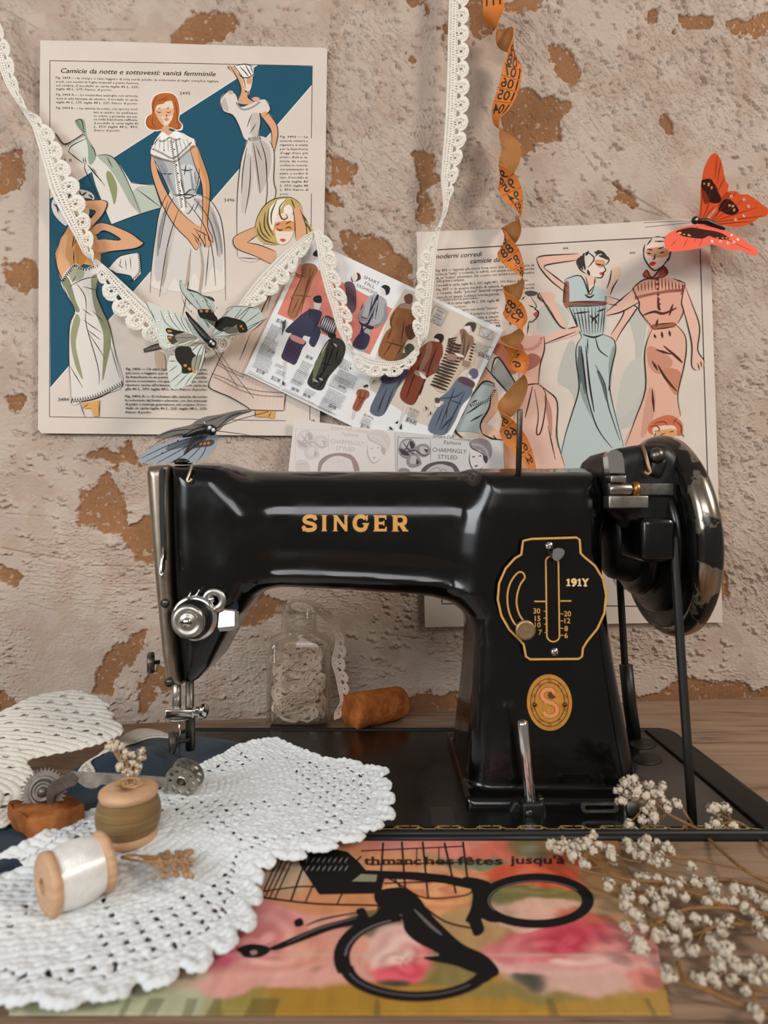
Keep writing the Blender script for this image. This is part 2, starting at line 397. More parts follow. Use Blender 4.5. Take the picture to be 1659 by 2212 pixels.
# ---------------------------------------------------------------- lettering and printed drawing
_tc = {}
def text_tris(s, res=2, bold=0.0, extrude=0.0):
    """glyph outlines as triangles; x from 0, baseline 0, font size 1"""
    k = (s, res, bold)
    if k in _tc: return _tc[k]
    cu = bpy.data.curves.new('t', 'FONT'); cu.body = s; cu.size = 1; cu.resolution_u = res; cu.offset = bold; cu.fill_mode = 'FRONT'
    o = bpy.data.objects.new('t', cu); COL.objects.link(o)
    me = o.to_mesh(); v = [(a.co.x, a.co.y) for a in me.vertices]; f = [list(p.vertices) for p in me.polygons]
    o.to_mesh_clear(); bpy.data.objects.remove(o); bpy.data.curves.remove(cu)
    if not v: v = [(0, 0)]
    x0 = min(a[0] for a in v); v = [(a[0]-x0, a[1]) for a in v]; wd = max(a[0] for a in v)
    _tc[k] = (v, f, wd); return _tc[k]
def ribbon(pts, w0, w1=None, taper=False):
    """a stroke of width w0 along pts as a strip: (verts, quads)"""
    n = len(pts); vs = []; fs = []
    for i, p in enumerate(pts):
        a = pts[max(i-1, 0)]; b = pts[min(i+1, n-1)]; dx, dy = b[0]-a[0], b[1]-a[1]; l = math.hypot(dx, dy) or 1
        t = i/max(n-1, 1); w = w0 if w1 is None else w0+(w1-w0)*t
        if taper: w *= .25+.75*math.sin(math.pi*min(1, max(0, t*.94+.03)))
        vs += [(p[0]-dy/l*w/2, p[1]+dx/l*w/2), (p[0]+dy/l*w/2, p[1]-dx/l*w/2)]
    for i in range(n-1): fs.append([2*i, 2*i+2, 2*i+3, 2*i+1])
    return vs, fs

class Print:
    """flat printed matter: every ink area is a thin layer of the same mesh"""
    def __init__(s, fmap, step=7e-6): s.fmap = fmap; s.mb = MB(); s.z = 0; s.step = step; s.o = (0, 0, 1); s.ws = .95; s.ds = 1
    def org(s, x, y, k): s.o = (x, y, k); return s       # crop origin and zoom the outline was measured in
    def tr(s, p): return (s.o[0]+p[0]/s.o[2], s.o[1]+p[1]/s.o[2])
    def pts(s, q): return [s.tr(p) for p in (S(q) if isinstance(q, str) else q)]
    def layer(s): s.z += 1
    def put(s, vs, fs, col, rough=.75):
        s.z += .2
        m = col if not isinstance(col, str) else mat('ink_'+col.lstrip('#'), col, rough, spec=.25)
        s.mb.add([s.fmap(v[0], v[1], s.z*s.step) for v in vs], fs, m, False)
    def fill(s, q, col, smooth=True, hold=False):
        if not hold: s.layer()
        p = s.pts(q); p = cr(p, 4) if smooth and len(p) > 3 else p
        tr = tessellate_polygon([[Vector((a[0], a[1], 0)) for a in p]]); s.put(p, [list(t) for t in tr], col); return s
    def line(s, q, w=1.6, col='#2a2420', smooth=True, taper=True, new=False):
        if new: s.layer()
        for part in (q.split('|') if isinstance(q, str) else [q]):
            p = s.pts(part); p = cr(p, 4, False) if smooth and len(p) > 2 else p
            if len(p) == 2: p = [p[0], ((p[0][0]+p[1][0])/2, (p[0][1]+p[1][1])/2), p[1]]
            v, f = ribbon(p, w*s.ws, taper=taper); s.put(v, f, col)
        return s
    def lines(s, q, w=1.6, col='#2a2420', **k): s.layer(); return s.line(q, w, col, **k)
    def dots(s, q, r, col, n=8):
        s.layer(); r = r*s.ds
        for x, y in s.pts(q):
            v = [(x+r*math.cos(2*math.pi*i/n), y+r*math.sin(2*math.pi*i/n)) for i in range(n)]; s.put(v, [list(range(n))], col)
    def text(s, t, x, y, h, col='#2a2420', rot=0, w=None, shear=0.0, bold=0.0, res=2, center=False):
        """h: height of a capital; w: width to fit"""
        x, y = s.tr((x, y)); h /= s.o[2]; v, f, wd = text_tris(t, res, bold); k = h/.70
        kx = (w/s.o[2]/wd) if w else k; c, sn = math.cos(math.radians(rot)), math.sin(math.radians(rot)); out = []
        for a, b in v:
            u = a*kx+b*k*shear-(wd*kx/2 if center else 0); q = -b*k; out.append((x+u*c-q*sn, y+u*sn+q*c))
        s.put(out, f, col); return s
    def grid(s, q, nx, ny, colf):
        pass
# ---------------------------------------------------------------- sewing machine
gloss = mat('black_japan', '#060606', .11, spec=.5, coat=.25, rnoise=.16)
satin = mat('black_satin', '#121110', .38, spec=.5, rnoise=.2)
chrome = mat('worn_chrome', '#b9b4ab', .22, 1.0, rnoise=.25, noise=.3, nscale=90)
steel = mat('dark_steel', '#6f6a62', .32, 1.0, rnoise=.2, noise=.35, nscale=120)
bright = mat('bright_chrome', '#e6e4e0', .12, 1.0)
gold = mat('gold_decal', '#d9a052', .45, spec=.4, noise=.12, nscale=300)
brass = mat('brass', '#dc9a42', .38, .35, noise=.2, nscale=200)
brasst = mat('brass_dull', '#9c7b52', .4, .8, noise=.25, nscale=150)
rubber = mat('rubber', '#15130f', .6)
SM = thing('sewing_machine', (0, .49, 0.0), 'black vintage sewing machine with gold lettering and a worn handwheel', 'sewing machine')
_pc = {}
def MP(q, d=.46, k=0):
    p = [((a-CX)*d/F, H-(b-CY)*d/F) for a, b in S(q)]
    return cr(p, k) if k else p
def cps(name, x, z, poly):
    k = (name, id(x))
    if k in _pc and _pc[k][0] is x: return _pc[k][1]
    v = polysdf(x, z, poly)
    if x.ndim == 2: _pc[k] = (x, v)
    return v
def ext(p2, y, yc, hd, r):
    a = p2+r; b = np.abs(y-yc)-hd+r
    return np.minimum(np.maximum(a, b), 0)+np.sqrt(np.maximum(a, 0)**2+np.maximum(b, 0)**2)-r
pArm = MP('440,1013 500,1015 640,1016 760,1016 1000,1017 1200,1016 1300,1014 1320,1024 1325,1060 1325,1130 1200,1260 1120,1330 1050,1330 1000,1300 900,1277 760,1268 640,1262 560,1262 500,1275 450,1250 440,1150', .485)
pFl = MP('500,1228 640,1222 800,1228 960,1240 1040,1262 1070,1330 1040,1340 1012,1318 985,1300 940,1288 800,1279 700,1272 600,1268 560,1270 535,1282 515,1310 480,1300', .462)
pHead = MP('357,1002 420,1002 462,1004 478,1012 520,1060 548,1110 552,1180 545,1262 527,1285 505,1330 470,1395 440,1450 415,1478 402,1486 386,1488 380,1460 372,1390 362,1250 357,1100', .455)
pPil = MP('1040,1018 1100,1018 1200,1018 1290,1018 1306,1030 1312,1100 1316,1250 1330,1370 1348,1480 1366,1590 1382,1690 1384,1722 1372,1735 1340,1737 1040,1737 1015,1728 1006,1700 1014,1620 1026,1500 1032,1400 1030,1340 1000,1290 1010,1150', .452)
pPli = MP('1008,1728 1385,1728 1385,1790 1008,1790', .43)
def body(x, y, z):
    arm = ext(cps('a', x, z, pArm), y, .500, .040, .0385)
    fl = ext(cps('f', x, z, pFl), y, .500, .0405, .020)
    hd = ext(cps('h', x, z, pHead), y, .4985, .0435, .017)
    fz = sss(.10-z, 0, .11)*.007
    pil = ext(cps('p', x, z, pPil), y, .4995, .047+fz, .017)
    pli = ext(cps('q', x, z, pPli), y, .4995, .0675, .006)
    r = smin(smin(arm, fl, .014), hd, .018); r = smin(r, pil, .014); return smin(r, pli, .004)
V, Q = surface_net(body, (-.172, .426, -.004), (.190, .572, .250), .0021)
np_mesh('machine_body', V, Q, gloss, SM)
def front_y(x, z, f=body, y0=.40, y1=.50):
    x = np.asarray(x, float); z = np.asarray(z, float); a = np.full(x.shape, y0); b = np.full(x.shape, y1)
    for i in range(60):
        yy = y0+(y1-y0)*i/59; m = (f(x, np.full(x.shape, yy), z) < 0) & (b == y1); b = np.where(m, yy, b); a = np.where((b == y1), yy, a)
    for i in range(14):
        c = (a+b)/2; ins = f(x, c, z) < 0; b = np.where(ins, c, b); a = np.where(ins, a, c)
    return (a+b)/2
class Decal:
    """thin print laid on the casting: 2D pixel outlines measured at distance d"""
    def __init__(s, d, off=.00025, f=body, flat=None): s.k = 0; s.d = d; s.mb = MB(); s.off = off; s.f = f; s.flat = flat
    def put(s, vs, fs, m, off=None):
        X = [(a-CX)*s.d/F for a, b in vs]; Z = [H-(b-CY)*s.d/F for a, b in vs]
        Y = [s.flat]*len(X) if s.flat else list(front_y(X, Z, s.f))
        s.k += 1
        s.mb.add([(x, y-(s.off if off is None else off)-s.k*5e-6, z) for x, y, z in zip(X, Y, Z)], fs, m, False)
    def stroke(s, q, w, m, closed=False, k=6, off=None):
        p = S(q) if isinstance(q, str) else q; p = cr(p, k, closed) if k else list(p)+([p[0]] if closed else [])
        v, f = ribbon(p, w); s.put(v, f, m, off)
    def poly(s, p, m, off=None):
        p = S(p) if isinstance(p, str) else p
        tr = tessellate_polygon([[Vector((a, b, 0)) for a, b in p]]); s.put(p, [list(t) for t in tr], m, off)
    def text(s, t, x, y, h, m, w=None, bold=.02, rot=0, center=False, res=4, off=None):
        v, f, wd = text_tris(t, res, bold); k = h/.70; kx = w/wd if w else k
        c, sn = math.cos(math.radians(rot)), math.sin(math.radians(rot)); out = []
        for a, b in v:
            u = a*kx-(wd*kx/2 if center else 0); q = -b*k; out.append((x+u*c-q*sn, y+u*sn+q*c))
        s.put(out, f, m, off)
# the maker's name on the arm: letters 35 px high from x = 653 to 882
D = Decal(.460)
def cribbon(p, w):
    n = len(p); v = []
    for i in range(n):
        a, b = p[i-1], p[(i+1) % n]; dx, dy = b[0]-a[0], b[1]-a[1]; l = math.hypot(dx, dy) or 1
        v += [(p[i][0]-dy/l*w/2, p[i][1]+dx/l*w/2), (p[i][0]+dy/l*w/2, p[i][1]-dx/l*w/2)]
    return v, [[2*i, (2*i+2) % (2*n), (2*i+3) % (2*n), 2*i+1] for i in range(n)]
def letter(x0, polys, wd, hh=35, y0=1147.5):
    for p in polys: D.poly([(x0+a*wd/100, y0-b*hh/100+(x0-653)*.003) for a, b in S(p)], gold)
def lstroke(x0, q, wd, w, hh=35, y0=1147.5, k=5):
    p = [(x0+a*wd/100, y0-b*hh/100) for a, b in S(q)]; D.stroke(p, w, gold, k=k)
lstroke(653, '92,70 86,84 68,91 45,92 25,86 15,72 22,58 45,51 68,46 85,37 88,24 78,13 55,8 30,9 14,17 8,30', 31, 8.6)
letter(653, ['86,100 98,100 96,66 84,66', '2,0 14,0 18,34 4,36'], 31)
letter(694, ['0,0 100,0 82,9 82,91 100,100 0,100 18,91 18,9'], 13)
letter(718, ['0,0 34,0 27,9 27,66 76,0 90,0 90,91 97,100 66,100 72,91 72,38 27,100 0,100 9,91 9,9'], 36)
lstroke(762, '80,76 66,88 48,92 28,86 14,66 12,45 18,24 34,11 54,8 72,14 80,28 82,42', 35, 9)
letter(762, ['84,100 94,100 92,66 82,66', '60,52 100,52 100,42 92,36 70,36 70,42 60,44'], 35)
letter(805, ['0,0 98,0 98,30 90,30 86,16 42,16 42,43 72,43 74,36 82,36 82,66 74,66 72,59 42,59 42,84 84,84 88,72 96,72 96,100 0,100 12,91 12,9'], 31)
letter(845, ['0,0 48,0 38,9 38,36 48,36 66,4 66,0 100,0 100,8 92,10 76,38 88,46 93,60 93,78 86,92 70,100 0,100 10,91 10,9', ], 37)
D.poly([(845+a*37/100, 1147.5-b*35/100) for a, b in S('38,54 60,54 68,62 68,76 60,84 38,84')], gloss, .0004)
D.mb.build('maker_name', None, SM, label='gold maker name SINGER')

# ---- faceplate, left end
fpm = mat('faceplate_nickel', '#aa9c8a', .30, 1.0, rnoise=.25, noise=.25, nscale=40)
pFp = MP('311,1006 330,1003 357,1002 360,1100 364,1250 374,1400 385,1486 352,1488 343,1420 330,1290 318,1150 308,1020', .455)
fpf = lambda x, y, z: ext(cps('fp', x, z, pFp), y, .4985, .0425, .009)
V, Q = surface_net(fpf, (-.185, .45, .07), (-.14, .548, .245), .002); np_mesh('faceplate', V, Q, fpm, SM)
b = MB(); sl = S('344,1018 350,1010 354,1015 356,1100 357,1180 356,1225 352,1240 349,1215 345,1120')
b.prism([p for p in sl], [], lambda u, v, t: P(u, v, .4555)+Vector((0, t, 0)), -.0006, .001, rubber); b.build('take_up_slot', None, SM)
b = MB(); b.tube([P(354, 1180, .455), P(350, 1212, .4525), P(346, 1238, .4505), P(350, 1244, .449), P(352, 1236, .450)], .0011, 8, bright); b.tube([P(356, 1012, .4545), P(357.5, 1100, .4545), P(359, 1210, .4545)], .0006, 6, steel)
b.build('take_up_lever', None, SM)
for px, py in ((357, 1303), (366, 1474)):
    b = MB(); c = P(px, py, .4555); b.lathe([(0, .0006), (.0030, .0006), (.0034, 0)], c+Vector((0, -.0003, 0)), (0, -1, 0), 20, rubber); b.lathe([(.0024, 0), (.0024, .0012), (.0016, .0018), (0, .0018)], c, (0, -1, 0), 20, steel)
    b.box(c+Vector((0, -.0019, 0)), (.0045, .0003, .0006), Matrix.Rotation(.5, 3, 'Y'), rubber); b.build('faceplate_screw', None, SM)
b = MB(); c = P(346, 1430, .49); ax = Vector((-1, -.35, 0)).normalized()
b.lathe([(.0016, 0), (.0016, .004), (.0072, .004), (.0078, .005), (.0078, .0085), (.0068, .0095), (0, .0095)], c, ax, 28, steel)
for i in range(28):
    a = 2*math.pi*i/28; u = ax.cross(Vector((0,0,1))).normalized(); q = c+ax*.0067+(u*math.cos(a)+Vector((0,0,1))*math.sin(a))*.0078
    b.tube([q-ax*.0016, q+ax*.0016], .0004, 4, steel)
b.build('side_thumbscrew', None, SM)

# ---- thread tension
X0, Z0 = (424-CX)*.455/F, H-(1333-CY)*.455/F; c = Vector((X0, .4555, Z0)); A = (0, -1, 0)
def tens():
    t = MB(); t.lathe([(.0135, 0), (.0135, .002), (.0120, .003)], c, A, 40, rubber)
    t.build('tension_base', None, SM)
    for h0, r in ((.003, .0162), (.0062, .0158)):
        t = MB(); t.lathe([(.004, h0), (r*.8, h0), (r, h0+.0012), (r*.99, h0+.0018), (r*.78, h0+.001), (.004, h0+.001)], c, A, 48, bright, cap=False); t.build('tension_disc', None, SM)
    t = MB(); t.lathe([(.004, .008), (.0136, .009), (.0140, .0100), (.0136, .0120), (.0105, .0150), (.0098, .017)], c, A, 48, satin); t.build('tension_dial', None, SM)
    t = MB(); pr = [(.0098, .0165), (.0112, .0168), (.0114, .0175), (.0114, .0195), (.0106, .0208), (.0078, .0211), (.0074, .0206), (.0050, .0206), (.0046, .0211), (0, .0211)]
    t.lathe(pr, c, A, 48, chrome)
    for i in range(60):
        a = 2*math.pi*i/60; q = c+Vector((math.cos(a)*.0114, -.0185, math.sin(a)*.0114)); t.tube([q+Vector((0, .001, 0)), q-Vector((0, .001, 0))], .0003, 4, chrome)
    t.build('tension_knob', None, SM)
    t = MB(); t.lathe([(.0034, .0205), (.0034, .0232), (.0028, .0245), (0, .0247)], c, A, 24, bright); t.box(c+Vector((0, -.0246, 0)), (.0072, .0016, .0012), Matrix.Rotation(.1, 3, 'Y'), rubber); t.build('tension_stud', None, SM)
    t = MB(); t.tube([c+Vector((-.012, -.002, .006)), c+Vector((-.006, -.004, .0135)), c+Vector((.002, -.006, .0165)), c+Vector((.0035, -.0055, .0205))], .0007, 6, bright)
    t.tube([P(404, 1300, .447), P(409, 1286, .447), P(413, 1276, .449)], .0006, 6, bright); t.build('check_spring', None, SM)
tens()
b = MB(); q = Vector(((463-CX)*.452/F, .4525, H-(1297-CY)*.452/F)); b.lathe([(.0036, 0), (.0036, .0028), (.0078, .0024), (.0086, .0018), (.0088, .0008), (.0088, 0)], q, A, 36, chrome)
b.lathe([(.0024, .002), (.0024, .0045), (.0014, .0056), (0, .0058)], q+Vector((-.0015, 0, .001)), A, 20, bright); b.build('tension_guide', None, SM)
b = MB(); o_ = [(471, 1320), (476, 1317), (508, 1319), (512, 1324), (512, 1352), (506, 1362), (474, 1364), (470, 1356)]
b.prism(o_, [], lambda u, v, t: P(u, v, .450)+Vector((0, t+((u-490)/20)**2*.0015-.001+(1364-v)*.00009, 0)), 0, .0012, bright); b.prism([(506, 1319), (513, 1322), (516, 1328), (516, 1352), (512, 1360), (506, 1362)], [], lambda u, v, t: P(u, v, .4515)+Vector((0, t, 0)), 0, .0012, chrome); b.build('thread_guard', None, SM)
b = MB(); b.tube([P(p, q, d) for p, q, d in ((415, 1003, .462), (413, 1012, .457), (408, 1026, .4535), (404, 1036, .4525), (406, 1041, .452), (411, 1039, .4515), (414, 1034, .4515))], .0009, 8, mat('pale_wire', '#cbb99c', .35, .7)); b.build('thread_hook', None, SM)

# ---- needle bar and presser bar
ND = .497
def bar(px, y0, y1, r, m, name, par=SM, d=ND):
    t = MB(); a = P(px, y0, d); e = P(px, y1, d); t.lathe([(r, 0), (r, (a-e).length), ], e, (0, 0, 1), 20, m); return t.build(name, None, par)
nb = bar(382, 1470, 1530, .0034, chrome, 'needle_bar')
pb = bar(410, 1465, 1620, .0033, steel, 'presser_bar')
t = MB(); t.box(P(391, 1538, .490), (.0225, .011, .0072), None, bright, .0018); t.box(P(416, 1538, .489), (.012, .0075, .0058), None, bright, .0012); t.build('needle_clamp', None, SM)
t = MB(); q = P(424, 1533, .486); ax = Vector((1, -.25, .03)).normalized(); t.lathe([(.0019, 0), (.0019, .0045), (.0024, .0046), (.0046, .0048), (.0050, .0055), (.0050, .0078), (.0044, .0086), (0, .0088)], q, ax, 30, bright)
for i in range(5): t.lathe([(.0019, .0008*i), (.0023, .0008*i+.0004), (.0019, .0008*i+.0008)], q, ax, 16, chrome, cap=False)
t.box(q+ax*.0089, (.0006, .0075, .0008), Matrix.Rotation(-.3, 3, 'X'), rubber); t.build('clamp_screw', None, SM)
t = MB(); t.lathe([(.0075, 0), (.0078, .0006), (.0075, .0012)], P(388, 1553, .492), (0, 0, 1), 26, chrome, sx=1.1); t.build('thread_washer', None, SM)
t = MB(); a = P(388, 1556, .492); t.lathe([(0, -.0335), (.00045, -.030), (.0006, -.012), (.0010, -.010), (.0010, 0)], a, (0, 0, 1), 12, bright); t.build('needle', None, SM)
t = MB(); t.box(P(412, 1585, .497), (.0060, .0052, .026), None, steel, .0012); t.build('presser_foot_shank', None, SM)
t = MB(); q = P(398, 1600, .491); ax = Vector((-1, -.42, 0)).normalized(); t.lathe([(.0016, -.004), (.0016, .0045), (.0038, .005), (.0042, .0056), (.0068, .0066), (.0080, .0070), (.0080, .0105), (.0070, .0112), (0, .0112)], q, ax, 32, steel)
for i in range(40):
    an = 2*math.pi*i/40; u = ax.cross(Vector((0,0,1))).normalized(); k = q+ax*.0088+(u*math.cos(an)+Vector((0,0,1))*math.sin(an))*.0080; t.tube([k-ax*.0016, k+ax*.0016], .0003, 4, steel)
t.build('presser_screw', None, SM)

# ---- stitch length plate on the pillar
pd = .4465
sh = '1148,1164 1245,1161 1252,1166 1254,1195 1262,1203 1285,1222 1302,1250 1309,1285 1305,1325 1290,1358 1268,1385 1259,1400 1257,1418 1250,1423 1145,1424 1136,1418 1131,1392 1124,1384 1100,1360 1083,1330 1075,1295 1078,1260 1092,1228 1112,1206 1126,1198 1128,1180 1130,1168'
shp = S(sh)
slot = lambda x0, x1, y0, y1, sk=0: [( (x0+x1)/2+(x1-x0)/2*math.cos(a)+sk*0, (y1 if math.sin(a) > 0 else y0)+(x1-x0)/2*math.sin(a)) for a in [2*math.pi*i/20 for i in range(20)]]
vs_ = [(p[0]-(3 if p[1] < 1300 else 0), p[1]) for p in slot(1181, 1209, 1215, 1372)]
arcs = S('1127,1236 1132,1241 1133,1249 1124,1262 1117,1284 1116,1306 1122,1328 1133,1345 1128,1352 1116,1352 1104,1334 1097,1310 1096,1284 1101,1262 1110,1246 1120,1236')
mp2 = lambda u, v, t: P(u, v, pd)+Vector((0, -t, 0))
b = MB(); b.prism(shp, [vs_, arcs], mp2, -.004, 0, gloss); b.prism([(p[0], p[1]) for p in vs_], [], mp2, -.0045, -.004, rubber); b.prism(arcs, [], mp2, -.0045, -.003, mat('slot_bottom', '#1c100c', .6))
pl = b.build('stitch_plate', None, SM)
ring = lambda p, s_, cx, cy: [(cx+(a-cx)*s_, cy+(b_-cy)*s_) for a, b_ in p]
G = Decal(pd, off=.0003, flat=pd)
def outline(p, w): v, f = cribbon(p, w); G.put(v, f, gold)
outline(shp, 4.6); outline(vs_, 3.4); outline(cr(arcs, 3), 3.6)
G.stroke([(1154, 1299), (1178, 1299)], 3.2, gold, k=0); G.stroke([(1210, 1298), (1234, 1298)], 3.2, gold, k=0)
for n_, x, y in (('30', 1152, 1325), ('15', 1155, 1341), ('10', 1155, 1355), ('7', 1163, 1371)): G.text(n_, x, y, 11, gold, bold=.015)
for n_, x, y in (('20', 1218, 1331), ('12', 1219, 1346), ('8', 1219, 1363), ('6', 1219, 1378)): G.text(n_, x, y, 11, gold, bold=.015)
for x0, x1, y in ((1174, 1180, 1320), (1174, 1181, 1335), (1175, 1182, 1348), (1176, 1182, 1366), (1210, 1217, 1326), (1210, 1217, 1341), (1210, 1217, 1357), (1210, 1217, 1372)): G.stroke([(x0, y), (x1, y)], 1.6, gold, k=0)
cream = mat('cream_decal', '#ecc98c', .5)
for ch, x, w_ in (('9', 1233, 13), ('Y', 1256, 16)): G.text(ch, x, 1266, 16, cream, w=w_, bold=.05)
for x in (1223, 1247):
    G.poly([(x+2.6, 1266), (x+6.6, 1266), (x+6.6, 1250), (x+3.6, 1250), (x, 1252.5), (x, 1254.5), (x+2.6, 1254)], cream); G.poly([(x, 1266), (x+9, 1266), (x+9, 1263.6), (x, 1263.6)], cream)
G.poly([(1260, 1266), (1268, 1266), (1268, 1263.6), (1260, 1263.6)], cream)
G.mb.build('plate_lettering', None, SM)
# round boss behind the plate
b = MB(); q = P(1192, 1293, .4485); b.lathe([(.0385, -.006), (.0385, 0), (.0372, .0012), (.0355, .0016), (0, .0016)], q, A, 64, gloss); b.build('plate_boss', None, SM)
b = MB(); q = P(1131, 1358, pd); b.lathe([(.003, 0), (.003, .003), (.0062, .0034), (.0068, .0042), (.0068, .0062), (.0062, .0070), (.0052, .0068), (0, .0072)], q, A, 40, mat('nickel_knob', '#b49a74', .38, .9))
for i in range(48):
    a = 2*math.pi*i/48; k = q+Vector((math.cos(a)*.0068, -.0052, math.sin(a)*.0068)); b.tube([k+Vector((0, .0011, 0)), k-Vector((0, .0011, 0))], .00025, 4, chrome)
b.build('lever_stop_knob', None, SM)
for px, py, an in ((1186, 1179, .5), (1198, 1408, .8)):
    b = MB(); q = P(px, py, pd); b.lathe([(.0030, 0), (.0029, .0008), (.0018, .0019), (0, .0022)], q, A, 22, bright); b.box(q+Vector((0, -.0021, 0)), (.0056, .0008, .0007), Matrix.Rotation(an, 3, 'Y'), rubber); b.build('plate_screw', None, SM)
b = MB(); b.prism(cr(S('1190,1188 1196,1183 1208,1184 1213,1190 1211,1198 1204,1206 1196,1210 1189,1206 1187,1196'), 3), [], mp2, .004, .0075, bright); b.tube([P(1196, 1205, pd+.003), P(1196, 1196, pd-.005)], .003, 12, steel); b.build('stitch_lever', None, SM)

# ---- oval badge
bc = P(1190, 1521, .4465); by_ = front_y([bc.x, bc.x, bc.x-.014, bc.x+.014], [bc.z-.018, bc.z+.018, bc.z, bc.z]); by = float(min((by_[0]+by_[1])/2, by_[2], by_[3])); bsl = float(by_[1]-by_[0])/.036
def oval(r1, r2, n=48): return [(r1*math.cos(2*math.pi*i/n), r2*math.sin(2*math.pi*i/n)) for i in range(n)]
tlt = .016
def bmap(u, v, t): return Vector((bc.x+u*.326e-3, by-.0008-t-v*.326e-3*bsl, bc.z-v*.326e-3))
b = MB(); b.prism(oval(49, 60), [], bmap, -.004, 0, brass)
for i in range(3): pass
b.build('badge', None, SM, label='oval brass badge with an S')
b = MB()
def bst(pts, w_, m, off=.0002, closed=False):
    v, f = (cribbon(list(pts), w_) if closed else ribbon(list(pts), w_)); b.add([bmap(x, y, off) for x, y in v], f, m, False)
dk = mat('badge_line', '#5a3414', .5); pinkm = mat('badge_pink', '#e38a55', .45); pale = mat('badge_pale', '#e8b878', .4, .3)
bst(oval(41, 51), 1.4, dk, closed=True); bst(oval(33, 43), 1.6, dk, closed=True)
for i in range(10):
    a = math.radians(i*36+18); x, y = 37*math.cos(a), 47*math.sin(a)
    bst([(x+3.2*math.cos(t), y+3.2*math.sin(t)) for t in [k*.7 for k in range(9)]], 1.0, dk, .0003, True)
    e = [(37*math.cos(a+.14+k*.06), 47*math.sin(a+.14+k*.06)) for k in range(6)]; bst(e, 3.0, pale, .0002); bst(e, 1.0, dk, .0003)
Sp = cr([(14, -22), (6, -31), (-8, -32), (-18, -25), (-20, -14), (-12, -6), (2, 0), (14, 6), (20, 16), (16, 27), (4, 33), (-10, 30), (-16, 22)], 5, False); Sp = [(a*.82, b*.88) for a, b in Sp]
v, f = ribbon(Sp, 8.5); b.add([bmap(x, y, .0003) for x, y in v], f, pinkm, False)
v, f = ribbon(Sp, 10.2); b.add([bmap(x, y, .00022) for x, y in v], f, dk, False)
for s_, k, x0, y0 in (('THE', .5, -10, -24), ('SINGER', .4, -12, 4), ('MFG CO', .4, -12, 32)):
    v, f, wd = text_tris(s_, 3, .02); b.add([bmap(x0+x*10*k*1.5, y0-y*10, .00045) for x, y in v], f, pale, False)
for p in ('-4,-18 2,-24 8,-16 14,-12 6,-8 -2,-10',): 
    q_ = S(p); b.add([bmap(x, y, .00045) for x, y in q_], [list(range(len(q_)))], dk, False)
b.build('badge_emblem', None, SM, label='pink and dark emblem of a large S')
for u in (-33, 33):
    b = MB(); b.ball(bmap(u, 4, .0004), .0017, 14, mat('badge_pin', '#6e3d1c', .3, .7)); b.build('badge_pin', None, SM)

# ---- pins
b = MB(); a_, e_ = P(1120, 1033, .463), P(1123, 884, .463); b.tube([a_, a_+(e_-a_)*.97, e_-Vector((0,0,.0006)), e_], [.0021, .0021, .0019, .0010], 16, steel); b.lathe([(.0032, 0), (.0034, .001), (.0026, .002)], a_-Vector((0, 0, .0008)), (0, 0, 1), 20, satin); b.box(P(1121, 1030, .466), (.004, .006, .003), None, satin, .0006); b.build('spool_pin', None, SM)
b = MB(); a_, e_ = P(1146, 1735, .425), P(1129, 1556, .425); b.tube([a_, a_+(e_-a_)*.06, e_-Vector((0,0,.0022)), e_-Vector((0,0,.0006)), e_+Vector((0,0,.0004))], [.0034, .0036, .0036, .0030, .0006], 20, bright); b.build('lower_spool_pin', None, SM)
b = MB(); b.box(P(1149, 1752, .425), (.0150, .010, .0150), None, satin, .003); b.box(P(1120, 1750, .428), (.012, .006, .010), Matrix.Rotation(.5, 3, 'Y'), satin, .002); b.box(P(1172, 1745, .428), (.0030, .006, .016), Matrix.Rotation(-.2, 3, 'Y'), steel, .001); b.lathe([(.0024, 0), (.0024, .001), (.0012, .0012)], P(1143, 1757, .4195), A, 18, steel); b.build('pin_bracket', None, SM)

# ---- bed
BZ = .004; bx0, bx1, by0, by1 = -.186, .262, .3965, .585
def rrect(x0, x1, y0, y1, r, n=6):
    o = []
    for cx, cy, a0 in ((x1-r, y1-r, 0), (x0+r, y1-r, 90), (x0+r, y0+r, 180), (x1-r, y0+r, 270)):
        for i in range(n+1): a = math.radians(a0+90*i/n); o.append((cx+r*math.cos(a), cy+r*math.sin(a)))
    return o
bedm = mat('bed_enamel', '#0d0c0b', .13, spec=.55, rnoise=.2)
xyz = lambda u, v, t: Vector((u, v, t))
b = MB(); b.prism(rrect(bx0, bx1, by0, by1, .012), [], xyz, -.012, BZ-.0012, bedm)
b.prism(rrect(bx0+.0012, bx1-.0012, by0+.0012, by1-.0012, .011), [], xyz, BZ-.0013, BZ, bedm); b.build('bed', None, SM, autos=None)
b = MB(); b.tube([(bx0+.01, by0-.0002, BZ-.003), (bx1-.012, by0-.0002, BZ-.003)], .0024, 12, satin, flat=1); b.tube([(x, y, BZ-.001) for x, y in rrect(bx0-.001, bx1+.001, by0+.002, by1+.001, .013)], .0026, 10, satin, closed=True); b.build('bed_rim', None, SM)
b = MB(); b.box((.2500, (by0+by1)/2, BZ+.0004), (.0215, by1-by0-.006, .0034), None, mat('rail_black', '#080807', .5, spec=.4), .0012); b.build('bed_side_rail', None, SM)
gold2 = mat('gold_worn', '#d3ad6c', .5, noise=.35, nscale=400)
b = MB(); zz = BZ+.0002
def bl(p, w_=.00055): v, f = ribbon(p, w_); b.add([(x, y, zz) for x, y in v], f, gold2, False)
n_u = 10; x0 = -.012; wdt = .0262; y0 = .4005; hh = .0052
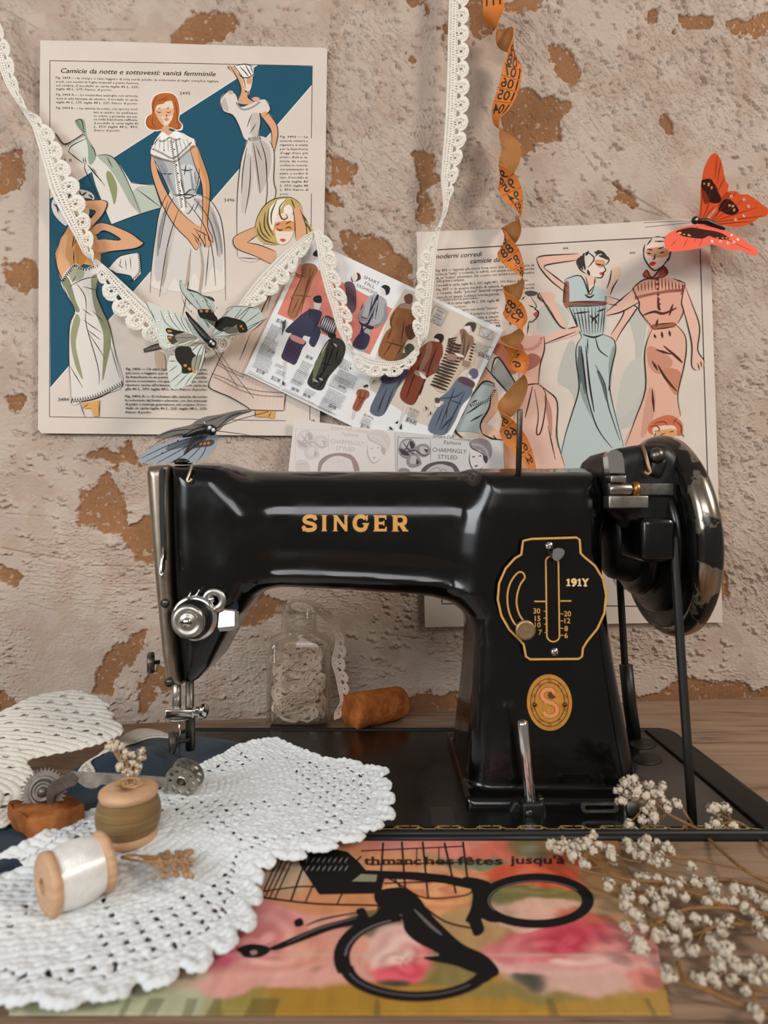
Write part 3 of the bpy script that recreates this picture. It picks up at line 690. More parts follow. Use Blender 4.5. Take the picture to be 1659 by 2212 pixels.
for i in range(n_u):
    u = x0+i*wdt
    for dy in (0, .0013): bl([(u, y0+dy), (u+.006, y0+dy), (u+.0095-dy, y0+hh-.0012+dy*.0), (u+.0185+dy, y0+hh-.0012), (u+.022+dy, y0+dy), (u+wdt, y0+dy)], .0008)
    bl([(u+.003, y0+hh), (u+.0075, y0+hh), (u+.011, y0+.0014), (u+.018, y0+.0014), (u+.0205, y0+hh), (u+.028, y0+hh)], .0008)
bl([(x0, y0-.0010), (x0+n_u*wdt, y0-.0010)], .0004)
b.build('bed_decal', None, SM, label='worn gold border along the front of the bed')
b = MB(); b.prism(rrect(-.150, -.028, .402, .575, .004), [], xyz, BZ-.0005, BZ+.0003, mat('slide_plate', '#3a3835', .22, .8, rnoise=.2)); b.build('slide_plate', None, SM)
b = MB(); b.prism(rrect(.031, .046, .406, .432, .001), [], xyz, BZ-.0005, BZ+.0003, mat('bed_grey', '#4a4743', .3, .8)); b.build('bed_grey_rect', None, SM)  # thin grey metallic rectangle on the bed, left of the pillar
for px, py, rx in ((1400, 1640, .013), (1390, 1607, .012)):
    b = MB(); q = T(px, py, BZ); b.lathe([(.010, 0), (.010, .0004), (0, .0004)], q, (0, 0, 1), 28, rubber, sx=1.5); b.build('belt_hole', None, SM)
b = MB(); q = T(1310, 1764, BZ+.006); s1 = rrect(-.0125, .0125, -.0032, .0032, .003); s2 = rrect(-.010, .010, -.0017, .0017, .0016)
b.prism(s1, [s2], lambda u, v, t: Vector((q.x+u, .418+t, q.z+v)), 0, .0015, chrome); b.build('slotted_tab', None, SM)
b = MB(); q = P(1376, 1745, .42); b.box(q+Vector((-.002, .006, -.004)), (.012, .010, .020), None, chrome, .002); b.lathe([(.0075, 0), (.0078, .0012), (.0070, .0024), (0, .0026)], q, (0, -1, .15), 32, steel); b.tube([(q.x+.0080*math.cos(t/16*2*math.pi), q.y-.001, q.z+.0080*math.sin(t/16*2*math.pi)) for t in range(16)], .0006, 6, rubber, closed=True); b.build('winder_tension', None, SM)

# ---- handwheel with stepped hub
wc = Vector((0, .500, H-(1158-CY)*.5/F)); wa = Vector((math.cos(.075), 0, math.sin(.075)))
o0 = wc-Vector((0, 0, .0161))
wornblk = mat('worn_black', '#0e0d0c', .2, spec=.5, rnoise=.25)
b = MB(); b.lathe([(0, .172), (.022, .172), (.030, .176), (.033, .184), (.034, .190)], o0, wa, 64, satin, cap=False)
b.lathe([(.034, .190), (.040, .190), (.044, .193), (.045, .197), (.043, .200), (.037, .201), (.046, .2015), (.056, .203), (.059, .206), (.059, .2085), (.055, .2095), (.050, .210), (.060, .2105), (.068, .2105), (.0705, .2125)], o0, wa, 72, wornblk, cap=False)
hub = b.build('wheel_hub', None, SM)
wm = bpy.data.materials.new('worn_rim'); wm.use_nodes = True; nt = wm.node_tree; pb_ = nt.nodes['Principled BSDF']
tc = nt.nodes.new('ShaderNodeTexCoord'); nn = nt.nodes.new('ShaderNodeTexNoise'); nn.inputs['Scale'].default_value = 26; nn.inputs['Detail'].default_value = 7
rr = nt.nodes.new('ShaderNodeValToRGB'); rr.color_ramp.elements[0].position = .50; rr.color_ramp.elements[1].position = .53
rr.color_ramp.elements[0].color = (*hexc('#1a1512'), 1); rr.color_ramp.elements[1].color = (*hexc('#a59a8a'), 1)
r2 = nt.nodes.new('ShaderNodeValToRGB'); r2.color_ramp.elements[0].position = .50; r2.color_ramp.elements[1].position = .53
nt.links.new(tc.outputs['Object'], nn.inputs['Vector']); nt.links.new(nn.outputs['Fac'], rr.inputs[0]); nt.links.new(rr.outputs[0], pb_.inputs['Base Color'])
nt.links.new(nn.outputs['Fac'], r2.inputs[0]); nt.links.new(r2.outputs[0], pb_.inputs['Metallic']); pb_.inputs['Roughness'].default_value = .22
b = MB(); b.lathe([(.0705, .2125), (.0715, .2115), (.0745, .2120), (.0775, .2160), (.0785, .2210), (.0775, .2260), (.0740, .2290), (.060, .2290), (.056, .2275), (0, .2275)], o0, wa, 96, wm, cap=False); b.build('wheel_rim', None, SM, label='handwheel rim with chipped chrome')
# drive belt round the wheel and down through the bed
b = MB(); rb = .0745; pts = [P(1497, 1792, .412)+Vector((0,0,.0)), P(1484, 1600, .418), P(1470, 1400, .428), P(1459, 1225, .434)]
xw = pts[-1].x
for i in range(1, 12):
    a = math.pi*i/12; pts.append(Vector((xw+.004*i/12, .503-.069*math.cos(a), wc.z+.030*math.sin(a)-.008)))
pts += [P(1338, 1240, .572), P(1350, 1440, .572), P(1366, 1600, .572)]
beltm = mat('leather_belt', '#17130f', .45, rnoise=.2)
b.tube(pts, .0032, 10, beltm, flat=.9); b.build('drive_belt', None, SM)
b = MB(); b.tube([P(1352, 1436, .566), P(1360, 1520, .566), P(1378, 1640, .566)], .0058, 12, satin); b.build('belt_guard', None, SM)

# ---- bobbin winder
dW = .452
def pbx(x0, y0, x1, y1, d0, d1, m, bev=.002, rot=None):
    a = P(x0, y0, d0); e = P(x1, y1, d0); t = MB(); t.box(((a.x+e.x)/2, (d0+d1)/2, (a.z+e.z)/2), (abs(e.x-a.x), d1-d0, abs(a.z-e.z)), rot, m, bev); return t
f_ = lambda x, y, z: ext(cps('bw', x, z, pBW), y, .490, .040, .012)
pBW = MP('1300,1020 1315,985 1335,968 1370,962 1405,957 1440,958 1462,975 1478,1005 1490,1060 1488,1110 1470,1140 1462,1212 1440,1218 1385,1215 1375,1180 1345,1120 1318,1105 1305,1060', .458)
V, Q = surface_net(f_, (.15, .445, .155), (.228, .535, .262), .0022); np_mesh('winder_housing', V, Q, satin, SM)
b = MB(); q0 = [(1317, 1022), (1317, 985), (1321, 975), (1330, 970), (1340, 971), (1349, 978), (1351, 990), (1350, 1022)]
b.prism(q0, [], lambda u, v, t: P(u, v, .440)+Vector((0, t+(1022-v)*.00010, 0)), 0, .010, bright); b.build('winder_latch', None, SM)
b = MB()
for (x0, y0, x1, y1) in ((1313, 1028, 1347, 1043), (1309, 1071, 1394, 1098)): b.box(((P((x0+x1)/2, (y0+y1)/2, .444))), ((x1-x0)*.444/F, .012, (y1-y0)*.444/F), None, chrome, .0012)
b.build('winder_bracket', None, SM)
b = MB(); b.lathe([(.0042, 0), (.0044, .002), (.0044, .0145), (.0038, .016)], P(1314, 1057, .442), (1, 0, .0), 24, chrome); b.lathe([(.0050, .0165), (.0055, .0175), (.0055, .0200), (.0045, .021)], P(1314, 1057, .442), (1, 0, 0), 24, mat('copper_ring', '#b07a45', .35, .9)); b.build('winder_spindle', None, SM)
b = pbx(1380, 1044, 1456, 1070, .446, .462, mat('cast_grey', '#6b6862', .5, .7, noise=.4, nscale=200), .001); b.build('winder_arm', None, SM)
b = MB(); b.tube([P(1388, 964, .455), P(1394, 980, .449), P(1400, 1005, .446), P(1405, 1020, .446), P(1398, 1026, .445), P(1392, 1018, .4455)], .0013, 8, mat('pale_spring', '#9a7c5c', .4, .6)); b.build('winder_spring', None, SM)
b = pbx(1404, 985, 1440, 1032, .448, .47, satin, .004, Matrix.Rotation(.35, 3, 'Y')); b.ball(P(1418, 985, .45), .006, 16, steel); b.build('winder_cam', None, SM)
b = MB(); tcn = P(1478, 1051, .462); b.lathe([(0, -.004), (.010, -.004), (.0175, -.0045), (.0205, -.002), (.0210, .002), (.0200, .006), (.012, .007), (0, .007)], tcn, wa, 48, rubber); b.build('winder_tyre', None, SM)
b = pbx(1388, 1118, 1462, 1214, .431, .54, gloss, .005); b.lathe([(.013, 0), (.013, .02)], P(1470, 1178, .50), (0, 0, 1), 20, satin); b.build('wheel_guard', None, SM)
# ---------------------------------------------------------------- magazine pages pinned on the wall
PAPER = mat('old_paper', '#dccec1', .8, spec=.2, noise=.07, nscale=18)
INK = '#2a2521'
def sheet(p, corners, thick, m=PAPER, org=None):
    """paper with thickness: corners in px, on the wall map of the Print"""
    c = S(corners) if isinstance(corners, str) else corners
    p.mb.prism(c, [], lambda u, v, t: p.fmap(u, v, t), -thick, 0, m)
def wallmap(off, curl=None):
    def f(u, v, t):
        o = off+t+(curl(u, v) if curl else 0)
        return onwall(u, v, o)
    return f
def zig(pr, q, amp, step, w, col=INK, loop=False):
    """a trimming drawn as a row of little points along a line"""
    p = pr.pts(q); p = cr(p, 6, False); out = []; acc = 0; k = 0; st = step/pr.o[2]; am = amp/pr.o[2]
    d = [0]
    for i in range(1, len(p)): d.append(d[-1]+math.hypot(p[i][0]-p[i-1][0], p[i][1]-p[i-1][1]))
    L = d[-1]; n = int(L/st)*2+1
    for j in range(n+1):
        s_ = L*j/n; i = max(1, next((i for i in range(len(d)) if d[i] >= s_), len(d)-1)); t = (s_-d[i-1])/max(d[i]-d[i-1], 1e-9)
        x = p[i-1][0]+(p[i][0]-p[i-1][0])*t; y = p[i-1][1]+(p[i][1]-p[i-1][1])*t
        dx, dy = p[i][0]-p[i-1][0], p[i][1]-p[i-1][1]; l = math.hypot(dx, dy) or 1; a = am*(1 if j % 2 else -.2)
        out.append((x-dy/l*a, y+dx/l*a))
    v, f = ribbon(out, w); pr.put(v, f, col)
def folds(pr, q, w=1.5, col=INK): pr.line(q, w, col)

def page_left():
    pr = Print(wallmap(.0042)); SK = '#d9a27a'; SK2 = '#c98f5c'; W_ = '#e0d7cd'; G = '#a9a7a3'; TEAL = '#1f5266'
    sheet(pr, '87,87 250,90 400,95 560,100 700,103 707,108 704,300 700,500 696,700 690,942 500,940 300,938 90,936 82,928 83,700 84,400', .0005)
    pr.org(60, 60, 2.5136)
    pr.fill('1250,200 1545,210 1545,310 122,1956 120,925', TEAL, False)
    pr.lines('1250,200 120,925|1545,310 122,1956', 1.6, '#efe8dd', taper=False)
    pr.lines('120,178 1545,207|1545,207 1540,600|1540,900 1532,2130|120,178 118,2112|118,2112 1400,2134', 1.5, '#33302c', smooth=False, taper=False)
    pr.text('Camicie da notte e sottovesti: vanità femminile', 176, 244, 25, INK, 1.3, 842, .32, .012, 3)
    y = 282
    par = lambda rows: [pr.text(t, x, yy, 11.5, INK, r, w, sh, .012, 1) for t, x, yy, w, r, sh in rows]
    par([('Fig. 3494 — In crespo o raso leggero di seta verde pisello, la sottoveste di taglio semplice tagliata', 152, 276, 884, 1.3, 0),
     ('a teli, con motivi di foglie ricamati a punto festone', 152, 297, 450, 1.2, 0), ('ed ombra. Il modello in carta taglia 46 L. 225;', 152, 318, 450, 1.2, .25), ('taglia 48 L. 275; franco di porto.', 152, 337, 306, 1.2, .25),
     ('Fig. 3494 A — Le mutandine analoghe con arriccia-', 154, 368, 446, 1, 0), ('tura in vita fermata da elastico. Il modello in carta,', 154, 389, 446, 1, .2), ('taglia 46 L. 175; taglia 48 L. 225; franco di porto.', 152, 409, 446, 1, .25),
     ('Fig. 3494 B — La camicia da notte, con sprone scol-', 154, 440, 444, 1, 0), ('lato in quadro, ha quell\'aspet-', 358, 464, 240, 1, 0), ('to sobrio e giovanile che pia-', 358, 484, 240, 1, 0), ('ce nella biancheria raffinata.', 358, 502, 240, 1, 0),
     ('Il modello in carta taglia 46', 360, 523, 240, .5, .25), ('L. 350; taglia 48 L. 450;', 358, 542, 240, .5, .25), ('franco di porto.', 358, 562, 144, .5, .25)])
    rows = ['Fig. 3496 — La', 'mussola svizzera a', 'rigature è usata', 'per la biancheria', "d'oggi d'uso più", 'pratico. Bella la ca-', 'micia da notte', 'scollata in rotondo', 'con passanastro di', 'pizzo e nodini di', 'raso. Il modello in', 'carta taglia 46', 'L. 350; taglia 48', 'L. 450; franco di']
    for i, t in enumerate(rows): pr.text(t, 1369, 597+i*22.1, 12, INK, .3, 152, .2 if i > 10 else 0, .012, 1)
    pr.text('porto.', 1369, 908, 12, INK, .3, 48, .2, .012, 1)
    pr.text('3495', 824, 364, 16, '#222', 0, 58, 0, .0, 3) if False else pr.text('3495', 824, 364, 17, INK, 0, 58, 0, 0, 3)
    pr.text('3496', 1066, 944, 17, INK, 0, 57, 0, 0, 3); pr.text('4  B', 192, 727, 16, INK, 0, 48, 0, 0, 3)
    # green nightdress
    pr.fill('345,770 370,860 455,1067 725,975 685,853 560,840 500,745 430,693 370,695 320,722 310,760', '#dcd5ca', False)
    pr.fill('600,860 685,856 722,972 600,1010 555,900', '#b9c0b0', False)
    pr.fill('220,660 235,620 300,590 320,600 340,640 365,660 372,690 340,735 300,735 260,705 215,668', '#d6d3c6')
    pr.fill('258,505 305,500 322,590 352,640 372,695 350,740 330,730 325,640 300,570 272,540', '#8fa08a')
    pr.fill('380,700 430,690 480,722 540,830 600,950 615,1008 560,960 500,850 440,760', '#a8ae9c')
    pr.fill('425,800 445,780 480,840 485,900 470,960 455,910', '#8e9366')
    pr.lines('215,668 260,705 300,735|320,600 240,640 222,672|372,695 430,690 480,722 540,830 612,1005|312,735 310,770 345,840 400,960 455,1067|455,1067 600,1015 725,975|330,745 420,860|370,700 360,660 340,640|310,700 318,740|300,705 306,738|322,742 370,800 400,830|430,700 460,760|590,875 720,972|350,760 375,790|685,855 560,842', 2.2)
    pr.lines('255,505 290,500 305,560|300,575 200,632 150,572', 2.4)
    zig(pr, '150,572 175,600 200,632 250,610 300,575', 16, 11, 1.5); zig(pr, '262,508 280,545 300,572', -14, 10, 1.5); zig(pr, '150,572 175,600 200,632 250,610 300,575', 8, 9, 1.3)
    # standing figure with red hair
    pr.fill('735,349 790,355 819,390 829,450 822,500 841,525 838,554 805,558 770,545 700,562 650,550 634,515 644,480 668,466 666,410 690,366', '#f0e9df')
    pr.fill('737,354 788,360 814,392 824,450 818,500 836,525 830,548 805,552 770,541 700,556 655,546 641,515 650,482 673,466 672,410 692,370', '#b5632c')
    pr.fill('693,430 705,402 750,400 786,398 791,440 786,488 762,527 746,534 718,510 696,470', '#e6cfbb')
    pr.fill('694,446 786,440 788,470 760,482 705,476', '#e0ae86'); pr.fill('697,470 722,480 740,520 720,512 700,480', '#e0ae86')
    pr.fill('690,440 684,400 718,372 782,372 797,410 795,440 782,398 756,396 735,412 704,420', '#b5632c')
    pr.fill('738,496 752,488 768,496 754,507', '#d98478')
    pr.lines('700,452 712,461 726,457|752,456 764,461 778,454|706,440 722,436|752,438 770,434|757,470 752,480 758,482', 2.0, '#5a3420')
    pr.lines('700,400 740,385 756,372|668,470 645,500 650,530 690,545|800,400 812,470 808,520|680,480 676,520 700,545|815,505 820,545 790,548|700,372 680,420 684,460|738,400 760,385', 1.8, '#7b3c18')
    pr.fill('668,660 690,610 720,572 760,580 800,565 850,575 905,605 918,650 942,760 930,850 915,905 985,930 1040,1010 1062,1120 1070,1230 1072,1330 1060,1420 900,1440 790,1430 664,1400 672,1300 690,1150 712,1010 745,925 770,890 728,800 690,740', '#e2d8cc')
    pr.fill('745,920 800,912 915,903 985,935 1036,1015 1058,1120 1064,1240 1050,1330 1000,1300 960,1420 900,1330 860,1500 800,1360 740,1450 700,1340 676,1380 676,1300 696,1150 715,1010', '#d6cdc4')
    pr.fill('700,1100 730,1000 790,930 860,930 840,1000 800,1100 760,1300 700,1380 690,1260', '#c3bdb8'); pr.fill('900,930 980,950 1030,1040 1050,1160 1040,1250 1000,1120 950,1010', '#b5aca6')
    pr.fill('676,640 690,606 722,570 760,582 800,566 850,578 900,605 914,640 870,665 800,725 760,712 672,690', '#e7e2da')
    pr.fill('680,694 762,722 800,730 870,672 905,645 932,760 924,840 905,902 800,915 770,888 735,800', '#b3b4b3')
    pr.fill('800,780 850,740 905,760 900,860 860,890 820,900', '#cfcdca'); pr.fill('690,700 730,790 780,880 800,900 770,800 740,730', '#97999b')
    pr.fill('735,536 764,530 768,556 802,568 776,590 735,586 722,568', SK)
    pr.fill('712,578 735,566 765,585 800,560 832,575 830,600 800,606 770,590 750,612 715,612', '#f3eee6')
    pr.fill('770,600 806,600 826,780 856,975 830,985 806,880 790,720', '#ece7de')
    pr.fill('670,690 684,700 712,800 765,910 830,1000 905,1062 985,1105 992,1150 940,1180 912,1205 870,1150 800,1078 735,970 690,850 668,760', SK)
    pr.fill('880,655 915,640 950,720 985,830 988,930 976,1070 1000,1130 1008,1175 960,1190 938,1120 950,1000 944,850 905,740', SK)
    pr.fill('925,660 950,720 980,830 984,930 970,1060 960,1000 965,850 930,740', SK2)
    pr.lines('670,690 668,760 690,850 735,970 800,1078 870,1150 912,1205 928,1190|684,700 712,800 765,910 830,1000 905,1065|915,640 950,720 985,830 988,930 976,1070 1000,1130 1004,1165 990,1150|880,655 905,740 944,850 950,1000 938,1110|900,1090 960,1120 972,1130|940,1120 925,1150|905,1140 930,1180|890,1115 925,1150 945,1190|955,1105 965,1170|975,1110 985,1160|912,1100 950,1160 960,1190|966,1165 960,1195', 2.1)
    pr.lines('676,640 720,590|905,605 918,650|668,660 690,606 722,570|850,575 905,603|690,720 730,800 770,888|932,760 925,840 905,900|770,890 745,925 712,1010 690,1150 672,1300 664,1440|915,905 985,932 1040,1015 1062,1120 1070,1240 1074,1480|795,915 750,1010 715,1200|820,985 780,1100 745,1250 715,1460|860,940 950,1060 1000,1200 1020,1400|900,920 980,1030 1020,1150 1030,1240|885,1200 870,1400 840,1560|760,940 728,1060|985,1180 965,1400|930,940 905,1000|905,955 880,1000 862,1010', 2.0)
    pr.lines('728,790 760,795 785,790|832,770 870,775 895,768|830,820 845,890|860,740 850,800|915,880 880,880 850,905 790,905|800,915 860,905 915,912|840,912 870,925 915,905|700,760 715,790', 2.8, '#3a3735')
    pr.lines('880,760 895,860 888,880|905,780 915,850|745,770 775,850|720,740 745,790', 4.5, '#8b8d90'); pr.lines('930,1160 950,1290 935,1430 925,1500|880,1230 870,1350 850,1420|760,1190 745,1330 730,1400', 7, '#b3a08e'); pr.lines('1000,1000 1040,1120 1055,1230|740,1000 715,1120 705,1240', 6, '#8f8a88')
    for i in range(9): pr.line('%d,600 %d,%d' % (700+i*20, 688+i*25, 680-abs(i-4)*6), 1.0, '#77736e')
    zig(pr, '674,690 720,708 765,718 800,722 850,680 900,640', 9, 9, 2.0); zig(pr, '676,660 730,685 790,712 845,670 890,625', -8, 9, 1.8)
    zig(pr, '780,610 800,720 820,850 840,975', 10, 11, 1.9); zig(pr, '800,605 822,760 840,860 856,975', -8, 11, 1.7); zig(pr, '714,610 740,612 768,592 800,606 828,598', 7, 8, 1.6)
    pr.dots('740,665 790,620 796,660 802,700 808,745 815,790 822,838 828,885 838,930', 1.6, '#3a3532')
    # top right figure
    pr.fill('1200,600 1262,588 1312,612 1338,680 1335,830 1346,905 1325,1000 1290,1070 1262,1254 1146,1248 1138,1100 1136,960 1152,760 1172,670', '#d8cbc2')
    pr.fill('1215,615 1290,620 1320,690 1310,800 1260,900 1240,800', '#c0b2a8'); pr.fill('1165,760 1200,680 1230,760 1200,950 1160,1000', '#c9bdb3')
    pr.fill('1044,392 1078,350 1128,362 1155,430 1240,398 1293,392 1318,440 1288,478 1258,462 1264,520 1248,590 1200,612 1170,592 1142,522 1112,474 1062,452', '#ddd0c7')
    pr.fill('1050,420 1070,380 1090,440 1080,455', '#bfb1a8'); pr.fill('1210,480 1255,470 1255,580 1220,600', '#c6b9af')
    pr.fill('1084,208 1098,205 1106,222 1118,204 1128,214 1142,235 1166,272 1182,330 1180,350 1206,350 1196,378 1228,402 1200,416 1152,412 1140,395 1158,345 1150,302 1130,255 1100,228', SK)
    pr.fill('1168,262 1216,262 1218,300 1204,345 1180,336 1170,300', '#e3cdb9'); pr.fill('1190,276 1216,272 1214,300 1192,304', '#d39a68')
    pr.fill('1130,206 1180,198 1222,212 1229,250 1210,272 1165,266 1140,245', '#e9e2d8')
    pr.lines('1140,245 1165,268 1200,270 1225,252 1228,225|1150,210 1180,240 1200,266|1180,200 1200,235 1215,262|1210,208 1222,245|1130,206 1180,197 1222,212', 2.4)
    pr.fill('1264,472 1300,458 1348,520 1358,575 1346,640 1340,672 1326,620 1322,562 1292,512', SK)
    pr.lines('1200,600 1172,670 1152,760 1136,960 1138,1240|1312,612 1338,680 1335,830 1346,905 1290,1070|1264,472 1292,512 1322,562 1326,650|1300,458 1348,520 1358,575 1346,640 1338,672|1044,392 1078,350 1110,352|1044,392 1062,452 1112,474 1142,522 1170,592|1258,462 1264,520 1248,590|1293,392 1318,440 1288,478|1098,205 1128,255 1150,302 1158,345 1142,395|1118,204 1142,235 1172,280 1182,330|1084,208 1098,226|1200,345 1196,378 1228,402|1225,625 1245,760 1262,900|1262,610 1290,700 1300,800|1190,650 1170,760 1160,900|1290,700 1300,900 1270,1040|1240,640 1270,720|1216,468 1190,540|1240,520 1205,575|1148,1248 1262,1256|1210,700 1205,860 1180,1010', 2.0)
    zig(pr, '1135,405 1165,440 1215,430 1258,400', 8, 9, 1.7); zig(pr, '1200,600 1262,590', 16, 9, 2.4); pr.fill('1215,385 1240,375 1262,388 1240,402', '#d8a598'); pr.fill('1085,348 1100,340 1118,350 1100,362', '#d8a598')
    # blonde figure
    pr.fill('1240,1078 1130,1128 1116,1170 1145,1205 1230,1238 1320,1280 1345,1215 1260,1180 1192,1166 1252,1122', SK)
    pr.fill('1232,1090 1246,1030 1288,962 1350,926 1432,922 1482,960 1500,1040 1540,1080 1545,1130 1500,1100 1440,1060 1400,1060 1372,1110 1366,1168 1330,1178 1270,1165 1240,1130', '#c2a565')
    pr.fill('1340,1050 1372,1010 1436,1010 1450,1075 1425,1150 1388,1178 1352,1155', '#ead5c2'); pr.fill('1345,1058 1440,1050 1445,1098 1400,1105 1350,1100', '#d6935f')
    pr.fill('1310,990 1350,940 1400,932 1372,985 1345,1040 1330,1100 1312,1060', '#ebe3d2'); pr.fill('1390,980 1420,960 1440,1000 1400,1020', '#ebe3d2')
    pr.fill('1440,975 1478,985 1512,1080 1512,1160 1455,1145 1450,1060', SK)
    pr.fill('1368,1150 1385,1145 1402,1152 1386,1164', '#c8544f')
    pr.lines('1240,1078 1130,1128 1116,1170 1145,1205 1230,1238 1320,1280|1192,1166 1260,1180 1345,1215|1192,1166 1252,1122|1440,975 1450,1060 1455,1140|1478,985 1512,1080 1514,1150|1232,1090 1246,1030 1288,962 1350,926 1432,922 1482,960', 2.1)
    pr.lines('1245,1085 1255,1120 1290,1155 1350,1172|1258,1050 1270,1110 1310,1150|1290,1000 1285,1080 1320,1140|1310,980 1302,1060 1335,1130|1350,940 1322,1010 1325,1070|1400,935 1370,970 1368,1010 1385,1040 1410,1030 1400,1010|1430,930 1450,980|1500,1050 1530,1090 1540,1120|1490,1010 1520,1060', 3.6, '#5a4a2a'); pr.lines('1350,1090 1370,1100 1385,1092|1400,1090 1418,1082 1432,1092|1345,1072 1370,1062|1398,1066 1430,1050', 2.6)
    # figure seen from the back, left
    pr.org(60, 480, 2.5136)
    pr.fill('130,-106 160,-156 215,-178 290,-178 345,-160 362,-125 330,-100 250,-95 220,-40 210,20 160,-20 135,-60', '#ddd6d0')
    pr.lines('150,-150 190,-120 200,-80|200,-170 160,-110 165,-50|280,-170 300,-130 350,-125|320,-165 290,-140|240,-175 215,-120|140,-100 180,-60 200,-30|330,-150 355,-130', 5, '#4c4658')
    pr.fill('205,-85 250,-115 400,-121 432,-106 410,-46 350,22 325,5 370,-60 300,-70 245,-60 222,0 215,-40', SK)
    pr.fill('250,-90 330,-75 320,-20 270,-30', '#e6cfae')
    pr.fill('215,30 255,5 330,0 366,60 392,140 392,232 350,236 250,228 190,314 160,250 148,170 178,85', '#c9935e'); pr.fill('180,100 215,70 205,180 230,240 190,300 160,240', '#dca77a'); pr.fill('260,90 300,60 330,150 300,230 265,225', '#b47a3c')
    pr.fill('340,42 400,2 540,50 610,98 628,115 582,142 470,156 380,168 350,110 420,92 505,95 420,46 376,66', SK)
    pr.lines('148,170 160,250 190,314|178,85 148,170|215,30 178,85|340,42 400,2 540,50 610,98 628,115 582,142 470,156 380,168|376,66 420,46 505,95 420,92|240,140 255,60|292,40 245,130|300,110 350,190|400,-121 432,-106 410,-46 350,22|205,-85 250,-115 400,-121|250,225 250,150|370,-60 300,10', 2.6)
    pr.fill('180,314 250,225 310,250 370,225 396,250 376,330 372,390 402,470 442,560 472,700 516,880 420,932 300,974 238,976 226,760 226,560 255,480 215,400', '#ded6cb')
    pr.fill('182,318 215,300 236,340 262,430 282,478 262,486 230,420 205,360', '#87886a'); pr.fill('262,500 285,530 270,600 262,680 300,850 262,790 236,680 235,590', '#9a9876')
    pr.fill('345,300 385,290 372,390 402,470 440,560 452,650 425,790 405,860 410,700 408,600 372,500 352,420', '#8b8c6c'); pr.fill('228,260 300,250 300,300 240,320', '#a9a88c')
    pr.lines('182,318 215,400 255,480 228,560 224,740 238,968|396,250 376,330 372,390 402,470 442,560 472,700 516,880|318,470 318,560 380,780 388,880|262,330 310,400 318,480|225,350 300,310 380,295|240,330 262,290|300,350 380,370|296,470 350,510|300,530 400,600|320,580 395,640|228,780 300,900|330,600 420,740|350,480 410,540|440,640 500,850', 2.0)
    zig(pr, '182,316 215,270 250,228 285,240 318,250 345,238 375,225', 17, 13, 2.6); zig(pr, '182,316 215,270 250,228 285,240 318,250 345,238 375,225', 9, 13, 2.2)
    zig(pr, '236,976 300,972 380,952 450,918 518,884', -24, 15, 2.4); zig(pr, '236,976 300,972 380,952 450,918 518,884', -14, 15, 2.2); pr.lines('236,976 300,972 380,952 450,918 518,884', 2)
    pr.fill('284,985 330,978 392,965 388,1010 384,1054 360,1055 345,1010 310,1012', '#d9a05a', False); pr.lines('284,985 310,1060|388,970 386,1056|300,1010 330,985', 1.8)
    pr.text('3494', 164, 970, 17, INK, 0, 58, 0, 0, 3)
    # small garment and belt
    pr.fill('438,252 470,210 500,185 560,172 604,165 610,220 614,280 576,318 560,290 530,282 480,275', '#ded6cc', False)
    pr.lines('438,252 500,185 604,165|530,200 535,260|490,230 520,250|555,185 560,250|505,200 500,240|438,252 480,275', 1.8); zig(pr, '604,165 612,220 606,280 560,322', 9, 12, 2.6)
    zig(pr, '628,690 690,668 752,652', 10, 8, 2.6); zig(pr, '632,704 690,690 752,676', -10, 8, 2.6); pr.lines('626,690 690,665 750,650|630,706 690,692 754,678', 2)
    pr.fill('690,700 740,720 745,800 700,790', '#c6ab92')
    # tiered skirt, lower right
    pr.fill('1440,250 1350,330 1290,440 1240,560 1100,636 1035,760 984,875 996,905 1100,950 1190,1000 1215,1018 1390,1022 1400,930 1470,500', '#e0c9bb', False)
    for i in range(16): pr.line('%d,%d %d,%d' % (1410-i*12, 330+i*18, 1375-i*22, 1010-i*6), 1.6, '#d0ad9b')
    pr.lines('1350,330 1290,440 1240,560|1098,640 1035,760 984,875 996,905 1100,950 1190,1002 1215,1018 1390,1022|1390,1022 1398,930|1340,320 1300,470|1300,520 1210,600|1420,300 1380,460|1210,600 1150,750', 2.2)
    for q_ in ('1035,760 1090,790 1180,830', '1000,820 1080,850 1160,890 1260,915 1390,925', '1010,838 1080,872 1160,912 1260,938 1385,946', '1030,770 1090,805 1170,840'): zig(pr, q_, 5, 7, 1.6, '#6a4a38')
    pr.fill('1236,1024 1342,1026 1338,1068 1300,1058 1240,1056', '#d9a35c', False); pr.lines('1236,1022 1234,1056|1322,1030 1305,1062', 2)
    for i, (t, x, w_, sh) in enumerate([('Fig. 3495 — Un altro modello di camicia da notte,', 532, 442, .1), ('più ricco e leggero: per questo modello di chiffon', 532, 442, 0), ('da biancheria in un punto di seta, e tono sul lilla;', 530, 442, 0), ('sprone a nervature con guarnizione di pizzo, che si', 530, 442, 0), ("ripetono anche all'orlatura. Il modello in carta ta-", 530, 442, .1), ('glia 46 L. 350; taglia 48 L. 450; franco di porto.', 528, 444, .25)]):
        pr.text(t, x, 802+i*21.6, 12.5, INK, .4, w_, sh, .014, 1)
    for i, (t, w_, sh) in enumerate([('Fig. 3496 A — Si richiama alla camicia da notte', 444, 0), ('la sottoveste dal bustino aderente, con due tramezzi', 444, 0), ('di pizzo e analoga guarnizione sul corpino. Il mo-', 444, 0), ('dello in carta taglia 46 L. 225; taglia 48 L. 275;', 444, .25), ('franco di porto.', 142, .25)]):
        pr.text(t, 528, 950+i*21.5, 12.5, INK, .4, w_, sh, .014, 1)
    pr.text('18', 1540, 1082, 12, INK, 0, 16, 0, .01, 1)
    o = pr.mb.build('magazine_page')
    tag(o, 'large printed page with a teal diagonal band, pinned to the wall at left', 'magazine page', 'fashion prints on the wall')
page_left()
